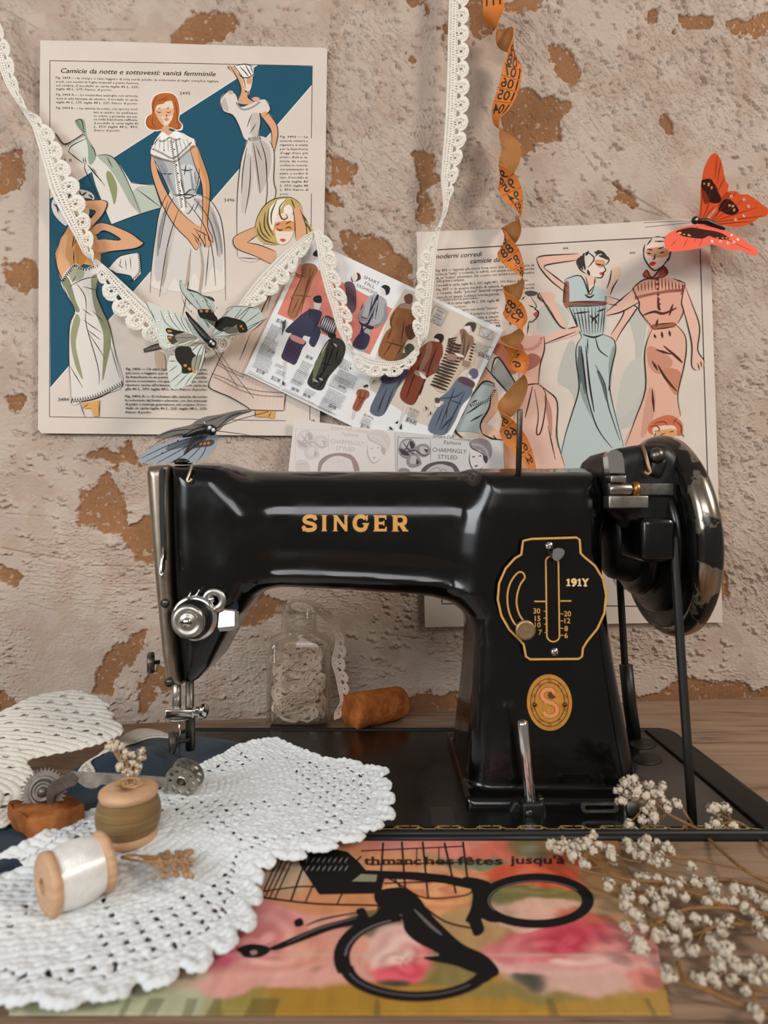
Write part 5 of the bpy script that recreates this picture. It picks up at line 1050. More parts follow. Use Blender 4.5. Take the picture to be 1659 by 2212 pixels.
def cards():
    for k in (0, 1):
        x0 = 0 if k == 0 else 590; ink = ('#b9aca8', '#453f42')[k]; mid = ('#cfc4c0', '#8f8888')[k]; lt = ('#d8cfcb', '#b9b3b1')[k]
        pr = Print(wallmap(.0115+.0012*k)); pr.org(500, 480, 2.676)
        if k == 0: sheet(pr, [pr.tr(p) for p in ((362, 1136), (640, 1175), (948, 1208), (965, 1700), (300, 1700))], .0007, mat('card_paper', '#ddd4cd', .7, spec=.3))
        else: sheet(pr, [pr.tr(p) for p in ((948, 1208), (1250, 1240), (1570, 1262), (1590, 1700), (960, 1700))], .0007, mat('card_grey', '#cdc9c6', .7, spec=.3))
        def X(q, dy=0): return [(p[0]+x0, p[1]+(0 if k == 0 else 48)+dy) for p in S(q)]
        a = 4 if k == 0 else 3.5
        for t, x, y, w_, h, sh in (('Smart Fall', 572, 1198, 120, 22, .2), ('and', 694, 1210, 26, 10, .2), ('Winter', 722, 1215, 74, 22, .2), ('Fashions', 636, 1234, 100, 22, .2), ('CHARMINGLY', 572, 1278, 196, 24, 0), ('STYLED', 604, 1318, 110, 24, 0)):
            p = X('%d,%d' % (x, y))[0]; pr.text(t, p[0], p[1], h, ink, a, w_, sh, 0, 3)
        pr.line(X('380,1196 560,1202'), 2, mid); pr.line(X('380,1196 372,1205 368,1400'), 2, mid); pr.line(X('560,1202 562,1340'), 2, mid)
        # big bow on the left, head with cap on the right, oval below
        for q, c in (('375,1260 400,1210 450,1205 475,1240 460,1300 420,1320 385,1300', mid), ('400,1222 440,1212 460,1240 420,1260 390,1250', lt), ('470,1260 500,1235 545,1240 560,1280 530,1310 490,1300', mid), ('500,1250 540,1255 545,1285 505,1290', lt), ('440,1290 480,1290 510,1350 450,1372 420,1340', mid), ('455,1300 480,1310 470,1350 440,1340', lt), ('380,1262 410,1270 440,1300 400,1295', ink), ('445,1215 470,1240 455,1262 440,1240', ink), ('520,1262 548,1266 540,1290', ink), ('478,1320 500,1340 480,1355', ink)):
            pr.fill(X(q), c)
        pr.line(X('375,1260 420,1280 470,1270 520,1300 558,1290'), 2.5, ink); pr.line(X('400,1222 430,1262 470,1300'), 2.5, ink); pr.line(X('440,1212 420,1260 385,1300'), 2.5, ink)
        pr.fill(X('785,1225 815,1205 870,1205 910,1235 915,1290 890,1330 860,1290 800,1255'), mid); pr.fill(X('790,1270 850,1275 868,1320 860,1370 825,1392 800,1370 788,1320'), '#ddd6d0' if k == 0 else '#d3cdc9')
        z_ = X('800,1232 850,1240 890,1275 900,1325'); zig(pr, z_, 8, 12, 3, lt); pr.line(X('785,1225 800,1258 860,1290 885,1330'), 2.5, ink); pr.line(X('788,1285 785,1330 800,1372 825,1392 862,1368'), 2.5, ink); pr.line(X('800,1310 820,1306'), 3, ink); pr.line(X('838,1305 858,1302'), 3, ink); pr.line(X('815,1362 835,1360'), 4, ink); pr.fill(X('865,1300 890,1310 885,1345 868,1330'), ink)
        pr.fill(X('500,1420 530,1360 600,1335 680,1340 720,1375 740,1440 730,1600 510,1600'), '#a08a86' if k == 0 else '#5c5557'); pr.fill(X('515,1440 545,1380 600,1352 660,1360 700,1400 712,1600 520,1600'), lt)
        pr.line(X('540,1400 600,1370 640,1420'), 2, mid); pr.line(X('600,1400 640,1380 680,1440'), 2, mid); pr.fill(X('372,1390 400,1372 440,1385 450,1440 380,1440'), mid)
        pr.line(X('380,1400 440,1395'), 2, ink)
        o = pr.mb.build('hat_advert_card')
        tag(o, ('pale faded card reading CHARMINGLY STYLED, behind the machine arm, left of its twin', 'darker printed card reading CHARMINGLY STYLED, beside the faded card and the tape measure')[k], 'card', 'hat advert cards')
cards()
# ---------------------------------------------------------------- woven things: lace, doilies, cloth
def masked_grid(Pos, keep, smooth=2):
    ni, nj = Pos.shape[:2]; idx = np.arange(ni*nj).reshape(ni, nj)
    q = np.stack([idx[:-1, :-1], idx[1:, :-1], idx[1:, 1:], idx[:-1, 1:]], 2)[keep]
    used, inv = np.unique(q, return_inverse=True); V = Pos.reshape(-1, 3)[used].copy(); Fq = inv.reshape(-1, 4)
    E = np.concatenate([Fq[:, [0, 1]], Fq[:, [1, 2]], Fq[:, [2, 3]], Fq[:, [3, 0]]]); Es = np.sort(E, 1)
    key = Es[:, 0].astype(np.int64)*len(V)+Es[:, 1]; u, c = np.unique(key, return_counts=True)
    b = u[c == 1]; B = np.stack([b//len(V), b % len(V)], 1)       # edges on a border
    for _ in range(smooth):
        s = np.zeros_like(V); n = np.zeros(len(V))
        for i, j in ((0, 1), (1, 0)): np.add.at(s, B[:, i], V[B[:, j]]); np.add.at(n, B[:, i], 1)
        m = n > 0; V[m] = V[m]*.5+.5*s[m]/n[m][:, None]
    return V, Fq
def solid(o, t, off=0.0):
    md = o.modifiers.new('thick', 'SOLIDIFY'); md.thickness = t; md.offset = off; return o
def lace_mask(u, v):
    """u in repeats of the scallop, v from the cord (0) to the scalloped edge (1)"""
    f = u-np.floor(u); e = np.abs(f-.5)*2
    edge = .66+.33*np.sqrt(np.clip(1-e**2.2, 0, 1)); k = v < edge
    g = (u*9) % 1; k &= ~((v > .09) & (v < .15) & (g > .15) & (g < .85))
    g = (u*7) % 1; k &= ~((v > .22) & (v < .29) & (g > .30) & (g < .70)); g = (u*7+.5) % 1; k &= ~((v > .35) & (v < .41) & (g > .30) & (g < .70))
    k &= ~((e > .62) & (v > .44) & (v < .44+.20*(e-.62)/.38*1.6) & (v < .62))
    r = np.hypot((f-.5)*1.1, v-.62); k &= ~((r < .085) | ((r > .15) & (r < .22) & (np.sin(np.arctan2(v-.62, f-.5)*8) > .1) & (v < .80)))
    return k
def lace_relief(u, v):
    f = u-np.floor(u); an = np.arctan2(v-.60, (f-.5)*1.1); r = np.hypot((f-.5)*1.1, v-.60)
    fan = np.abs(np.sin(an*9))*.6*(v > .50)+.8*np.exp(-((r-.30)/.05)**2)
    hd = np.exp(-((v-.03)/.03)**2)*1.0+np.exp(-((v-.18)/.025)**2)*.7+np.exp(-((v-.46)/.03)**2)*.8
    tw = .35*np.abs(np.sin(u*2*np.pi*13+v*9)); return fan+hd+tw
def ribbon_frames(A, B, n):
    """edge curves through the key points, resampled to n steps of even length"""
    a = np.array(cr([tuple(p) for p in A], 24, False)); b = np.array(cr([tuple(p) for p in B], 24, False)); m = (a+b)/2
    s = np.concatenate([[0], np.cumsum(np.linalg.norm(np.diff(m, axis=0), axis=1))]); t = np.linspace(0, s[-1], n)
    f = lambda q: np.stack([np.interp(t, s, q[:, i]) for i in range(3)], 1); return f(a), f(b), s[-1]
def lace_ribbon(A, B, rep, step=.0006, nv=26, relief=.0007, ruffle=.0):
    a, b, L = ribbon_frames(A, B, 10); n = int(L/step); a, b, L = ribbon_frames(A, B, n)
    u = np.linspace(0, L/rep, n)[:, None]*np.ones((1, nv)); v = np.linspace(0, 1, nv)[None, :]*np.ones((n, 1))
    Pm = a[:, None, :]*(1-v[..., None])+b[:, None, :]*v[..., None]
    t = np.gradient((a+b)/2, axis=0); w_ = b-a; nr = np.cross(t, w_); nr /= np.maximum(np.linalg.norm(nr, axis=1), 1e-12)[:, None]
    nr = np.where((nr[:, 1:2] > 0), -nr, nr)
    wd = np.clip(np.linalg.norm(w_, axis=1)/.012, .25, 1)
    h = lace_relief(u, v)*relief*wd[:, None]+ruffle*np.sin(u*2*np.pi)*v
    Pm = Pm+nr[:, None, :]*h[..., None]
    uc = (u[:-1, :-1]+u[1:, 1:])/2; vc = (v[:-1, :-1]+v[1:, 1:])/2
    return masked_grid(Pm, lace_mask(uc, vc), 2)
cotton = mat('lace_cotton', '#e9e2d6', .9, spec=.15, sheen=.2, bump=.5, bscale=1400, bdist=.0004)
def garland():
    rows = []      # cord edge, scalloped edge, height off the wall of each
    def R(s, o=.016, org=(0, 0, 1)):
        for r in s.split('|'):
            v = [float(x) for x in r.split()]; a = (org[0]+v[0]/org[2], org[1]+v[1]/org[2]); b = (org[0]+v[2]/org[2], org[1]+v[3]/org[2])
            oa = v[4] if len(v) > 4 else o; ob = v[5] if len(v) > 5 else o; rows.append((a, b, oa, ob))
    R('-30 0 -6 10|-20 60 6 60|-8 120 24 108|12 180 38 172|36 222 50 216 .020 .016|54 246 64 238 .014 .02|70 274 90 256|82 312 124 296|96 360 144 345|110 412 170 392|134 462 188 445|160 508 200 494 .018 .014|184 550 204 540 .014 .020|210 564 202 574 .012 .02|234 582 210 596|260 606 218 626|286 630 236 662|312 655 262 694|336 678 296 722|356 702 328 742|404 735 388 768|460 735 472 768|500 690 532 702', .017)
    R('518 656 560 662|555 606 596 636|598 560 628 604|638 526 648 566|662 508 668 540 .020 .018|676 500 686 500 .018 .016', .018)
    C_ = (500, 480, 2.676)
    R('484 90 562 90 .019 .021|496 160 600 165|512 270 622 300|545 400 662 420|578 500 700 550|610 610 700 640|650 690 700 705|692 742 702 758 .022 .016|735 762 705 810|800 790 750 878|870 803 850 900|940 806 965 890|1000 790 1040 835|1045 750 1080 785|1092 715 1084 726 .016 .024|1132 660 1052 640|1148 560 1038 520|1162 440 1058 400|1172 330 1068 300|1180 220 1093 190|1192 120 1145 100|1200 40 1183 30 .02 .024', .022, C_)
    R('944 496 951 492|955 468 962 470 .02 .024|957 440 974 430|953 400 984 400|953 374 992 370|956 335 1001 330|960 285 1010 280|964 211 1014 205|966 150 1013 146|967 94 1013 90|969 30 1013 26|971 -30 1014 -34|972 -70 1014 -74', .022)
    A = [onwall(a[0], a[1], oa) for a, b, oa, ob in rows]; B = [onwall(b[0], b[1], ob) for a, b, oa, ob in rows]
    V, Fq = lace_ribbon(A, B, .0185, .00055, 34, .0011)
    o = np_mesh('lace_garland', V, Fq, cotton); solid(o, .0009); tag(o, 'long white crochet lace garland hanging in loops in front of the pages', 'lace')
garland()

def tape():
    K = [(1062,-25,0),(1064,5,5),(1068,30,25),(1077,50,90),(1086,68,165),(1094,85,250),(1102,112,300),(1104,150,345),(1096,200,370),(1085,240,400),(1082,262,450),(1094,287,505),(1107,315,545),(1102,345,545),(1090,368,590),(1090,378,630),(1098,400,690),(1106,430,730),(1113,460,780),(1107,480,830),(1103,498,880),(1100,515,950),(1095,535,1020),(1104,562,1080),(1117,588,1120),(1120,606,1170),(1110,625,1230),(1102,642,1300),(1104,660,1380),(1113,680,1430),(1121,700,1480),(1116,720,1560),(1101,740,1610),(1105,757,1690),(1118,778,1765),(1126,800,1850),(1120,830,1920),(1104,868,1965),(1092,893,2020),(1098,917,2100),(1110,945,2140),(1130,980,2190),(1142,1015,2210),(1150,1050,2220)]
    # the tape hangs 16 mm off the wall, so a twist brings either edge in front
    K = [(a, b_, c_ if c_ <= 540 else 1080-c_) for a, b_, c_ in K]       # the curl changes hand half way
    c = np.array(cr([(k[0], k[1], k[2]) for k in K], 10, False)); w_ = 22.5
    n = len(c); C3 = np.array([tuple(onwall(p[0], p[1], .026)) for p in c]); th = np.radians(c[:, 2])
    ex = np.array(tuple(WD)); ny = np.array(tuple(WN)); C3 = C3+.0042*(ny[None, :]*np.cos(th)[:, None]-ex[None, :]*np.sin(th)[:, None])
    T_ = np.gradient(C3, axis=0); T_ /= np.linalg.norm(T_, axis=1)[:, None]
    hw = w_*.655/F
    W = ex[None, :]*np.cos(th)[:, None]+ny[None, :]*np.sin(th)[:, None]
    W -= T_*np.sum(W*T_, 1)[:, None]; W /= np.linalg.norm(W, axis=1)[:, None]; N = np.cross(W, T_)
    s = np.concatenate([[0], np.cumsum(np.linalg.norm(np.diff(C3, axis=0), axis=1))])
    if (N[0]@ny) < 0: N = -N
    def at(sv, a, off):
        q = np.array([np.interp(sv, s, C3[:, i]) for i in range(3)]); w2 = np.array([np.interp(sv, s, W[:, i]) for i in range(3)]); n2 = np.array([np.interp(sv, s, N[:, i]) for i in range(3)])
        w2 /= np.linalg.norm(w2)+1e-9; n2 /= np.linalg.norm(n2)+1e-9; return q+w2*a*hw+n2*off
    fr = mat('tape_front', '#d67a30', .55, spec=.35, noise=.08, nscale=150); bk = mat('tape_back', '#a9713c', .6, spec=.3, noise=.12, nscale=500); ink = mat('tape_ink', '#2c1c12', .6)
    b = MB(); m = 6
    for side, mm in ((1, fr), (-1, bk)):
        vs = [tuple(C3[i]+W[i]*hw*(2*j/m-1)+N[i]*.00025*side) for i in range(n) for j in range(m+1)]
        fs = [[i*(m+1)+j, (i+1)*(m+1)+j, (i+1)*(m+1)+j+1, i*(m+1)+j+1] for i in range(n-1) for j in range(m)]; b.add(vs, fs, mm)
    for e in (-1, 1):
        vs = []
        for i in range(n): vs += [tuple(C3[i]+W[i]*hw*e+N[i]*.00025), tuple(C3[i]+W[i]*hw*e-N[i]*.00025)]
        b.add(vs, [[2*i, 2*i+1, 2*i+3, 2*i+2] for i in range(n-1)], mat('tape_edge', '#d9a066', .6))
    yy = c[:, 1]
    marks = [('111', 8), ('109', 120), ('108', 140), ('107', 162), ('106', 187), ('105', 212), ('104', 240), ('96', 385), ('95', 406), ('94', 430), ('93', 452), ('89', 524), ('88', 545), ('87', 568), ('86', 590), ('83', 664), ('82', 684), ('77', 762), ('76', 782), ('69', 910), ('68', 935), ('65', 968), ('64', 992)]
    for t, y in marks:
        sc_ = float(np.interp(y, yy, s)); v, f, wd = text_tris(t, 3, .01); k = .0100/.70; pts = [at(sc_-(q-.35)*k, -(p-wd/2)*k*.95/hw, .0004) for p, q in v]
        b.add([tuple(p) for p in pts], f, ink, False)
    for (t1, y1), (t2, y2) in zip(marks[:-1], marks[1:]):
        if y2-y1 < 32:
            sm_ = float(np.interp((y1+y2)/2, yy, s)); b.add([tuple(at(sm_+d, e, .0004)) for e, d in ((-1, 0), (1, 0), (1, .00035), (-1, .00035))], [[0, 1, 2, 3]], ink, False)
    o = b.build('measuring_tape'); tag(o, 'orange tape measure twisting down the wall over the right page', 'tape measure')
tape()

# cloths laid on the table: outline measured in px on a surface z = zf(x, y)
def onsurf(px, py, zf):
    lo, hi = .12, .75
    for _ in range(40):
        d = (lo+hi)/2; p = P(px, py, d)
        if p.z > float(zf(np.array(p.x), np.array(d))): lo = d
        else: hi = d
    return P(px, py, (lo+hi)/2)
def cloth(name, outline, zf, step, m, keepf=None, relief=None, thick=.0014, k=4, edge=None, drop=.004):
    pts = [onsurf(a, b, zf) for a, b in (S(outline) if isinstance(outline, str) else outline)]
    poly = [(p.x, p.y) for p in pts]; poly = cr(poly, k) if k else poly
    xs = [p[0] for p in poly]; ys = [p[1] for p in poly]
    X, Y = np.meshgrid(np.arange(min(xs)-.002, max(xs)+.002, step), np.arange(min(ys)-.002, max(ys)+.002, step), indexing='ij')
    sd = polysdf(X, Y, poly); Z = zf(X, Y)
    if relief is not None: Z = Z+relief(X, Y, sd)
    Z = Z-drop*np.exp(np.clip(sd, -1, 0)/.0022)*.35
    mid = lambda a: (a[:-1, :-1]+a[1:, 1:])/2
    keep = mid(sd) < 0
    if keepf is not None: keep &= keepf(mid(X), mid(Y), mid(sd))
    V, Fq = masked_grid(np.stack([X, Y, Z], 2), keep, 2); o = np_mesh(name, V, Fq, m); solid(o, thick, 0); return o
zlin = lambda X, Y: .0045+.0098*sss(Y, .335, .375)+.0006*np.sin(X*60)*np.sin(Y*45)
zblue = lambda X, Y: .0078+.0120*np.exp(-(((X+.215)/.045)**2+((Y-.485)/.032)**2))+.0011*np.sin(X*70+Y*30)
def zback(X, Y):
    return np.interp(Y.ravel() if hasattr(Y, 'ravel') else Y, [.36, .40, .45, .48, .52, .56, .60], [.012, .0155, .021, .0265, .036, .0465, .057]).reshape(np.shape(Y))+.002*np.sin(X*55)
crochet = mat('crochet_cotton', '#dadddd', .92, spec=.12, sheen=.25, bump=.5, bscale=900, bdist=.0005)
crochet2 = mat('crochet_cream', '#d6d0c5', .92, spec=.12, sheen=.2, bump=.5, bscale=900, bdist=.0005)
def doily_front():
    cx, cy = -.185, .425
    tips = [(628, 1612), (700, 1640), (760, 1646), (838, 1665), (846, 1700), (853, 1726), (853, 1766), (824, 1790), (780, 1820), (715, 1840), (648, 1860), (582, 1876), (570, 1901), (566, 1943), (550, 2006), (501, 2054), (443, 2101), (355, 2134), (240, 2168), (128, 2185), (10, 2176), (-110, 2150)]
    tp = [onsurf(a, b, zlin) for a, b in tips]; out = []
    for i in range(len(tp)-1):
        a, b = tp[i], tp[i+1]; c = Vector((cx, cy)); av = Vector((a.x, a.y)); bv = Vector((b.x, b.y)); m = (av+bv)/2
        dp = (.0085 if 2 < i < 18 else .004)
        if i < 2: dp = .0008
        e0 = av+(bv-av)*.30; e1 = av+(bv-av)*.70; n_ = (m-c).normalized()
        out += [(av.x, av.y), tuple(e0-n_*dp*.12), tuple(m-(bv-av)*.07-n_*dp*.72), tuple(m-n_*dp), tuple(m+(bv-av)*.07-n_*dp*.72), tuple(e1-n_*dp*.12)]
    back = [onsurf(a, b, zlin) for a, b in ((-160, 1940), (-60, 1885), (0, 1850), (70, 1815), (140, 1780), (215, 1748), (290, 1735), (345, 1712), (400, 1672), (440, 1652), (480, 1632), (515, 1613), (560, 1602), (600, 1598))]
    poly = [(p.x, p.y) for p in back]+[(o_[0], o_[1]) for o_ in out]
    # as pixel outline again so that cloth() can lift it
    px = [(CX+F*x/y, CY+F*(H-float(zlin(np.array(x), np.array(y))))/y) for x, y in poly]
    def lat(X, Y):
        r = np.hypot(X-cx, Y-cy); th = np.arctan2(Y-cy, X-cx); return r, th
    def keepf(X, Y, sd):
        # net of open squares between solid leaves, and a row of holes inside the scallops
        r, th = lat(X, Y); P_ = .0082; a = math.radians(38)
        u = ((X-cx)*math.cos(a)+(Y-cy)*math.sin(a))/P_; v = (-(X-cx)*math.sin(a)+(Y-cy)*math.cos(a))/P_
        fu = u-np.floor(u); row = np.floor(u); v2 = v+.5*(row % 2); fv = v2-np.floor(v2)
        hole = (np.abs(fu-.5) < .17) & (np.abs(fv-.5) < .23+.05*vnoise(row*3.1, np.floor(v2)*2.7, 4))
        k6 = np.abs(np.sin(th*3.0+.9)); leaf = ((r > .045) & (r < .125) & (k6 > .60)) | ((r > .108) & (r < .150) & (k6 < .42)) | (r < .03)
        net = hole & ~leaf & (sd < -.012)
        ru = (sd+.0125)/.0028; n = np.round(r*0+th*r.mean()*0+th*118/1.0); g = th*19.0*2; g = g-np.floor(g)
        ringh = (np.abs(ru) < .42) & (np.abs(g-.5) < .24)
        return ~(net | ringh)
    def relief(X, Y, sd):
        r, th = lat(X, Y); st = np.abs(np.sin(np.pi*r/.0042)); tw = np.abs(np.sin(np.pi*(th*r/.0034)+1.5*np.floor(r/.0042)))
        sc_ = np.exp(-((sd+.002)/.0022)**2)*.0018; bump = (fbm(X*330, Y*330, 2, 7)-.5)*.0022
        return (st*.55+tw*.45)*.0015+bump+sc_
    o = cloth('crochet_doily', px, zlin, .00085, crochet, keepf, relief, .0016, 2)
    tag(o, 'white crochet doily with scalloped edge lying in front, under the spools', 'doily', 'crochet doilies')
doily_front()
def doily_back():
    cx, cy = -.28, .40
    def keepf(X, Y, sd):
        r = np.hypot(X-cx, Y-cy); th = np.arctan2(Y-cy, X-cx); row = np.floor(r/.0105); fr = r/.0105-row
        w_ = .0165; g = th*r.clip(.03)/w_+row*.37; n = np.floor(g); g = g-n
        return ~((np.abs(fr-.5) < .19) & (np.abs(g-.5) < .17) & (vnoise(row*5.3, n*7.7, 3) > .28) & (sd < -.006))
    def relief(X, Y, sd):
        r = np.hypot(X-cx, Y-cy); th = np.arctan2(Y-cy, X-cx); st = np.abs(np.sin(np.pi*r/.0050)); tw = np.abs(np.sin(np.pi*(th*r/.0030)+st*1.4))
        return st*.0008+tw*st*.0009+(fbm(X*300, Y*300, 2, 17)-.5)*.0008
    out = '-90,1590 -30,1552 20,1530 60,1510 110,1497 160,1492 205,1502 222,1514 238,1522 232,1532 248,1544 243,1552 262,1566 266,1582 250,1592 215,1606 172,1618 120,1628 62,1640 66,1660 80,1672 84,1700 76,1730 70,1752 30,1775 -30,1795 -120,1800'
    o = cloth('crochet_doily', out, zback, .0009, crochet2, keepf, relief, .0016, 3)
    tag(o, 'cream crochet doily bunched up against the wall at the left edge', 'doily', 'crochet doilies')
doily_back()
def fabrics():
    denim = mat('denim', '#1a2d3c', .85, spec=.2, noise=.22, nscale=500, bump=.5, bscale=1600, bdist=.0003, sheen=.1)
    linen = mat('linen', '#c9c6bd', .9, spec=.15, noise=.08, nscale=300, bump=.4, bscale=1500, bdist=.0003)
    zb2 = lambda X, Y: zblue(X, Y)+.0020
    o = cloth('denim_cloth', '-90,1800 -20,1785 60,1755 110,1700 150,1665 200,1635 250,1614 300,1600 350,1586 400,1586 470,1594 530,1606 560,1612 520,1640 470,1670 420,1700 380,1740 300,1780 200,1800 100,1850 0,1880 -90,1900', zb2, .0016, denim, None, lambda X, Y, sd: .0012*np.sin(X*160+Y*60)*sss(-sd, 0, .02)-.0*sd, .0012, 3)
    tag(o, 'folded dark blue denim cloth beneath the toothed wheel and the needle', 'cloth')
    zl = lambda X, Y: zblue(X, Y)+.0048
    def kf(X, Y, sd):
        g = (X*1.0-Y*.3)/.0022; g = g-np.floor(g); return ~((sd > -.0045) & (sd < -.0018) & (np.abs(g-.5) < .25))
    o = cloth('linen_cloth', '196,1640 206,1662 196,1684 180,1690 168,1668 182,1645 226,1616 262,1590 300,1572 345,1576 376,1592 345,1590 310,1595 270,1608 235,1620', zl, .0007, linen, kf, None, .0008, 3)
    tag(o, 'pale linen strip with open-work border on the denim cloth', 'cloth')
fabrics()
# ---------------------------------------------------------------- printed sheet on the table
def printed_sheet():
    x = np.arange(-.24, .150, .0007); y = np.arange(.18, .3958, .0007); X, Y = np.meshgrid(x, y, indexing='ij'); PX = CX+F*X/Y; PY = CY+F*H/Y
    a1 = (fbm(X*45, Y*45, 4, 3)-.5)*70; a2 = (fbm(X*45+7, Y*45, 4, 8)-.5)*50; U = PX+a1; V = PY+a2
    c = np.zeros(X.shape+(3,)); w = np.zeros(X.shape)
    SP = [(300,2170,160,40,'#b3b494',1.2),(520,2180,110,35,'#9a8a48',1),(700,2190,200,45,'#a97f30',1.4),(1000,2190,260,50,'#b08436',1.4),(1330,2190,140,50,'#b08a44',1.4),(560,2010,110,55,'#d98f8c',1.4),(480,2060,60,40,'#d2647c',.8),(690,2030,90,50,'#df9a86',1.2),(620,2110,120,28,'#e0a294',1.5),(500,2130,80,20,'#dd9f92',1.2),
      (860,1880,140,50,'#d8946a',1),(700,1930,120,30,'#cf8b5c',1.2),(920,1935,100,35,'#dd9768',1.3),(620,1900,60,40,'#c2a78c',1),(870,1835,60,25,'#dd9086',1.3),(960,1830,80,20,'#e08c78',1.2),(1060,1840,90,18,'#d9705c',1.1),(1130,1835,60,14,'#6e6a44',1.1),(1000,1865,70,22,'#7c8468',1.2),(1250,1830,90,16,'#a07248',1),
      (1150,1900,90,24,'#d45c3c',1.4),(1120,1940,90,24,'#7e7440',1.2),(1080,1950,40,24,'#6e6a48',1),(1150,1975,80,20,'#dfb09a',1.2),(860,2040,60,40,'#e6b8ac',1.4),(870,2095,50,24,'#e05a68',1.5),(900,2060,40,30,'#d97672',1),(800,2000,70,22,'#6f6446',1.1),(960,2110,60,22,'#8b7a48',1.1),(960,2065,40,16,'#5f7050',1),(1010,2010,60,30,'#b48e60',1),
      (1220,2035,110,28,'#c8485a',1.7),(1150,2045,80,30,'#d98080',1.2),(1330,2050,70,36,'#dc8f88',1.3),(1260,2085,130,18,'#e4b0a6',1.4),(1250,2125,110,22,'#ddb0a0',1.5),(1380,2115,40,24,'#dd8878',1.2),(1150,2120,36,18,'#3f4a3a',1.2),(1330,1975,60,26,'#b0906a',1.1),(1260,1990,60,16,'#c96a58',1),(1110,2150,160,20,'#8d7d48',.9),(1340,1900,60,30,'#9a7550',1.1),(330,2100,120,40,'#c9b59c',.8),(1395,1960,40,30,'#a08058',1),(850,2120,30,14,'#4a4a38',.9),(690,2100,20,12,'#b07a50',.7)]
    for sx, sy, rx, ry, col, k in SP:
        g = k*np.exp(-(((U-sx)/rx)**2+((V-sy)/ry)**2)*1.6)**1.3+1e-9; g = g**1.7; c += g[..., None]*np.array(hexc(col)); w += g
    c /= w[..., None]
    # petals: folded edges running round the roses
    pet = np.zeros(X.shape)
    for sx, sy, rx, ry in ((1210, 2045, 160, 70), (560, 2040, 150, 80), (870, 2080, 90, 70), (930, 1920, 140, 60), (1150, 1910, 110, 40)):
        r = np.hypot((PX-sx)/rx, (PY-sy)/ry); an = np.arctan2((PY-sy)/ry, (PX-sx)/rx); p = np.sin(r*13+np.sin(an*3+r*4)*1.7+a1*.04)
        pet += np.clip(1-r, 0, 1)**.5*p
    c = np.clip(c*(1+.30*pet[..., None]*np.array([.5, 1.1, 1.0])), 0, 1)
    gr = fbm(X*260, Y*90, 3, 15)[..., None]; c = c*(.86+.28*gr)
    ln = ((PY > 2160)*sss(fbm(X*150, Y*20, 3, 4), .60, .66)*.5)[..., None]; c = c*(1-ln)+np.array(hexc('#4c4a2c'))*ln
    crease = np.exp(-((Y-.2925)/.0008)**2)[..., None]*.5; c = c*(1-crease)+np.array(hexc('#cdb8a8'))*crease
    Z = .0007-.0*X
    poly = [(-.235, .3952), (.1452, .3952), (.1290, .300), (.1165, .2575), (-.152, .2575), (-.175, .30)]
    sd = polysdf((X[:-1, :-1]+X[1:, 1:])/2, (Y[:-1, :-1]+Y[1:, 1:])/2, poly)
    idx = np.arange(X.size).reshape(X.shape); q = np.stack([idx[:-1, :-1], idx[1:, :-1], idx[1:, 1:], idx[:-1, 1:]], 2)[sd < 0]
    used, inv = np.unique(q, return_inverse=True); Vv = np.stack([X, Y, np.broadcast_to(Z, X.shape)], 2).reshape(-1, 3)[used]
    C4 = np.concatenate([c, np.ones(X.shape+(1,))], 2).reshape(-1, 4)[used]
    root = thing('decoupage_sheet', (0, .33, 0), 'varnished sheet printed with pink roses and black cycle handlebars, flat on the table in front', 'printed sheet')
    o = np_mesh('rose_print', Vv, inv.reshape(-1, 4), mat('rose_ink', rough=.38, spec=.45, attr='ink', bump=.25, bscale=500, bdist=.0003), root, attr={'ink': C4}); solid(o, .0004, -1)
    pr = Print(lambda u, v, t: T(u, v, .0009)+Vector((0, 0, t))); K = '#161314'; K2 = '#3a3234'; K3 = '#6a6264'
    def ell(cx, cy, rx, ry, w0, a0=0, a1=360, col=K, n=60):
        p = [(cx+rx*math.cos(math.radians(a0+(a1-a0)*i/n)), cy+ry*math.sin(math.radians(a0+(a1-a0)*i/n))) for i in range(n+1)]
        vo = [];  # thickness shrinks with the foreshortening of the table
        for i, (px, py) in enumerate(p):
            an = math.radians(a0+(a1-a0)*i/n); ox, oy = math.cos(an)*w0/2, math.sin(an)*w0/2*.72; vo += [(px+ox, py+oy), (px-ox, py-oy)]
        pr.put(vo, [[2*i, 2*i+2, 2*i+3, 2*i+1] for i in range(n)], col)
    # wire basket and stripes
    pr.layer()
    for q, w_ in (('600,1856 564,1938', 3), ('610,1858 572,1940', 3), ('620,1860 582,1940', 3), ('630,1862 594,1940', 3), ('564,1938 640,1948 700,1953 790,1955 860,1956', 4), ('570,1925 650,1915 700,1918 760,1925', 3), ('655,1872 628,1946', 4), ('690,1880 660,1948', 3), ('740,1928 728,1953', 3), ('828,1820 815,1990', 4), ('868,1818 878,1960', 4), ('913,1818 925,1942', 4), ('960,1820 985,1930', 4), ('1000,1818 1010,1900', 4), ('830,1908 1000,1902', 3), ('800,1895 830,1893 870,1915 920,1940 1000,1935 1020,1925', 3), ('905,1950 960,1990 1020,2005', 4), ('800,1868 1010,1862', 2.5), ('780,1838 1000,1828', 2.5), ('850,1895 870,1925', 3), ('900,1832 900,1870', 2), ('948,1830 948,1868', 2), ('780,1850 760,1870', 3)): pr.line(q, w_, '#2c1a1c', taper=False)
    pr.layer()
    pr.fill('640,1846 720,1834 750,1840 775,1862 790,1880 900,1884 960,1890 1040,1905 1040,1925 960,1908 880,1900 830,1898 822,1930 690,1932 672,1905 648,1868', K, False)
    pr.fill('780,1888 815,1890 812,1905 760,1904', '#8d8a70', False)
    for i in range(16): pr.line('%d,%d %d,%d' % (668+i % 8*12, 1852+i//8*18, 660+i % 8*12, 1864+i//8*18), 3, '#8a8480')
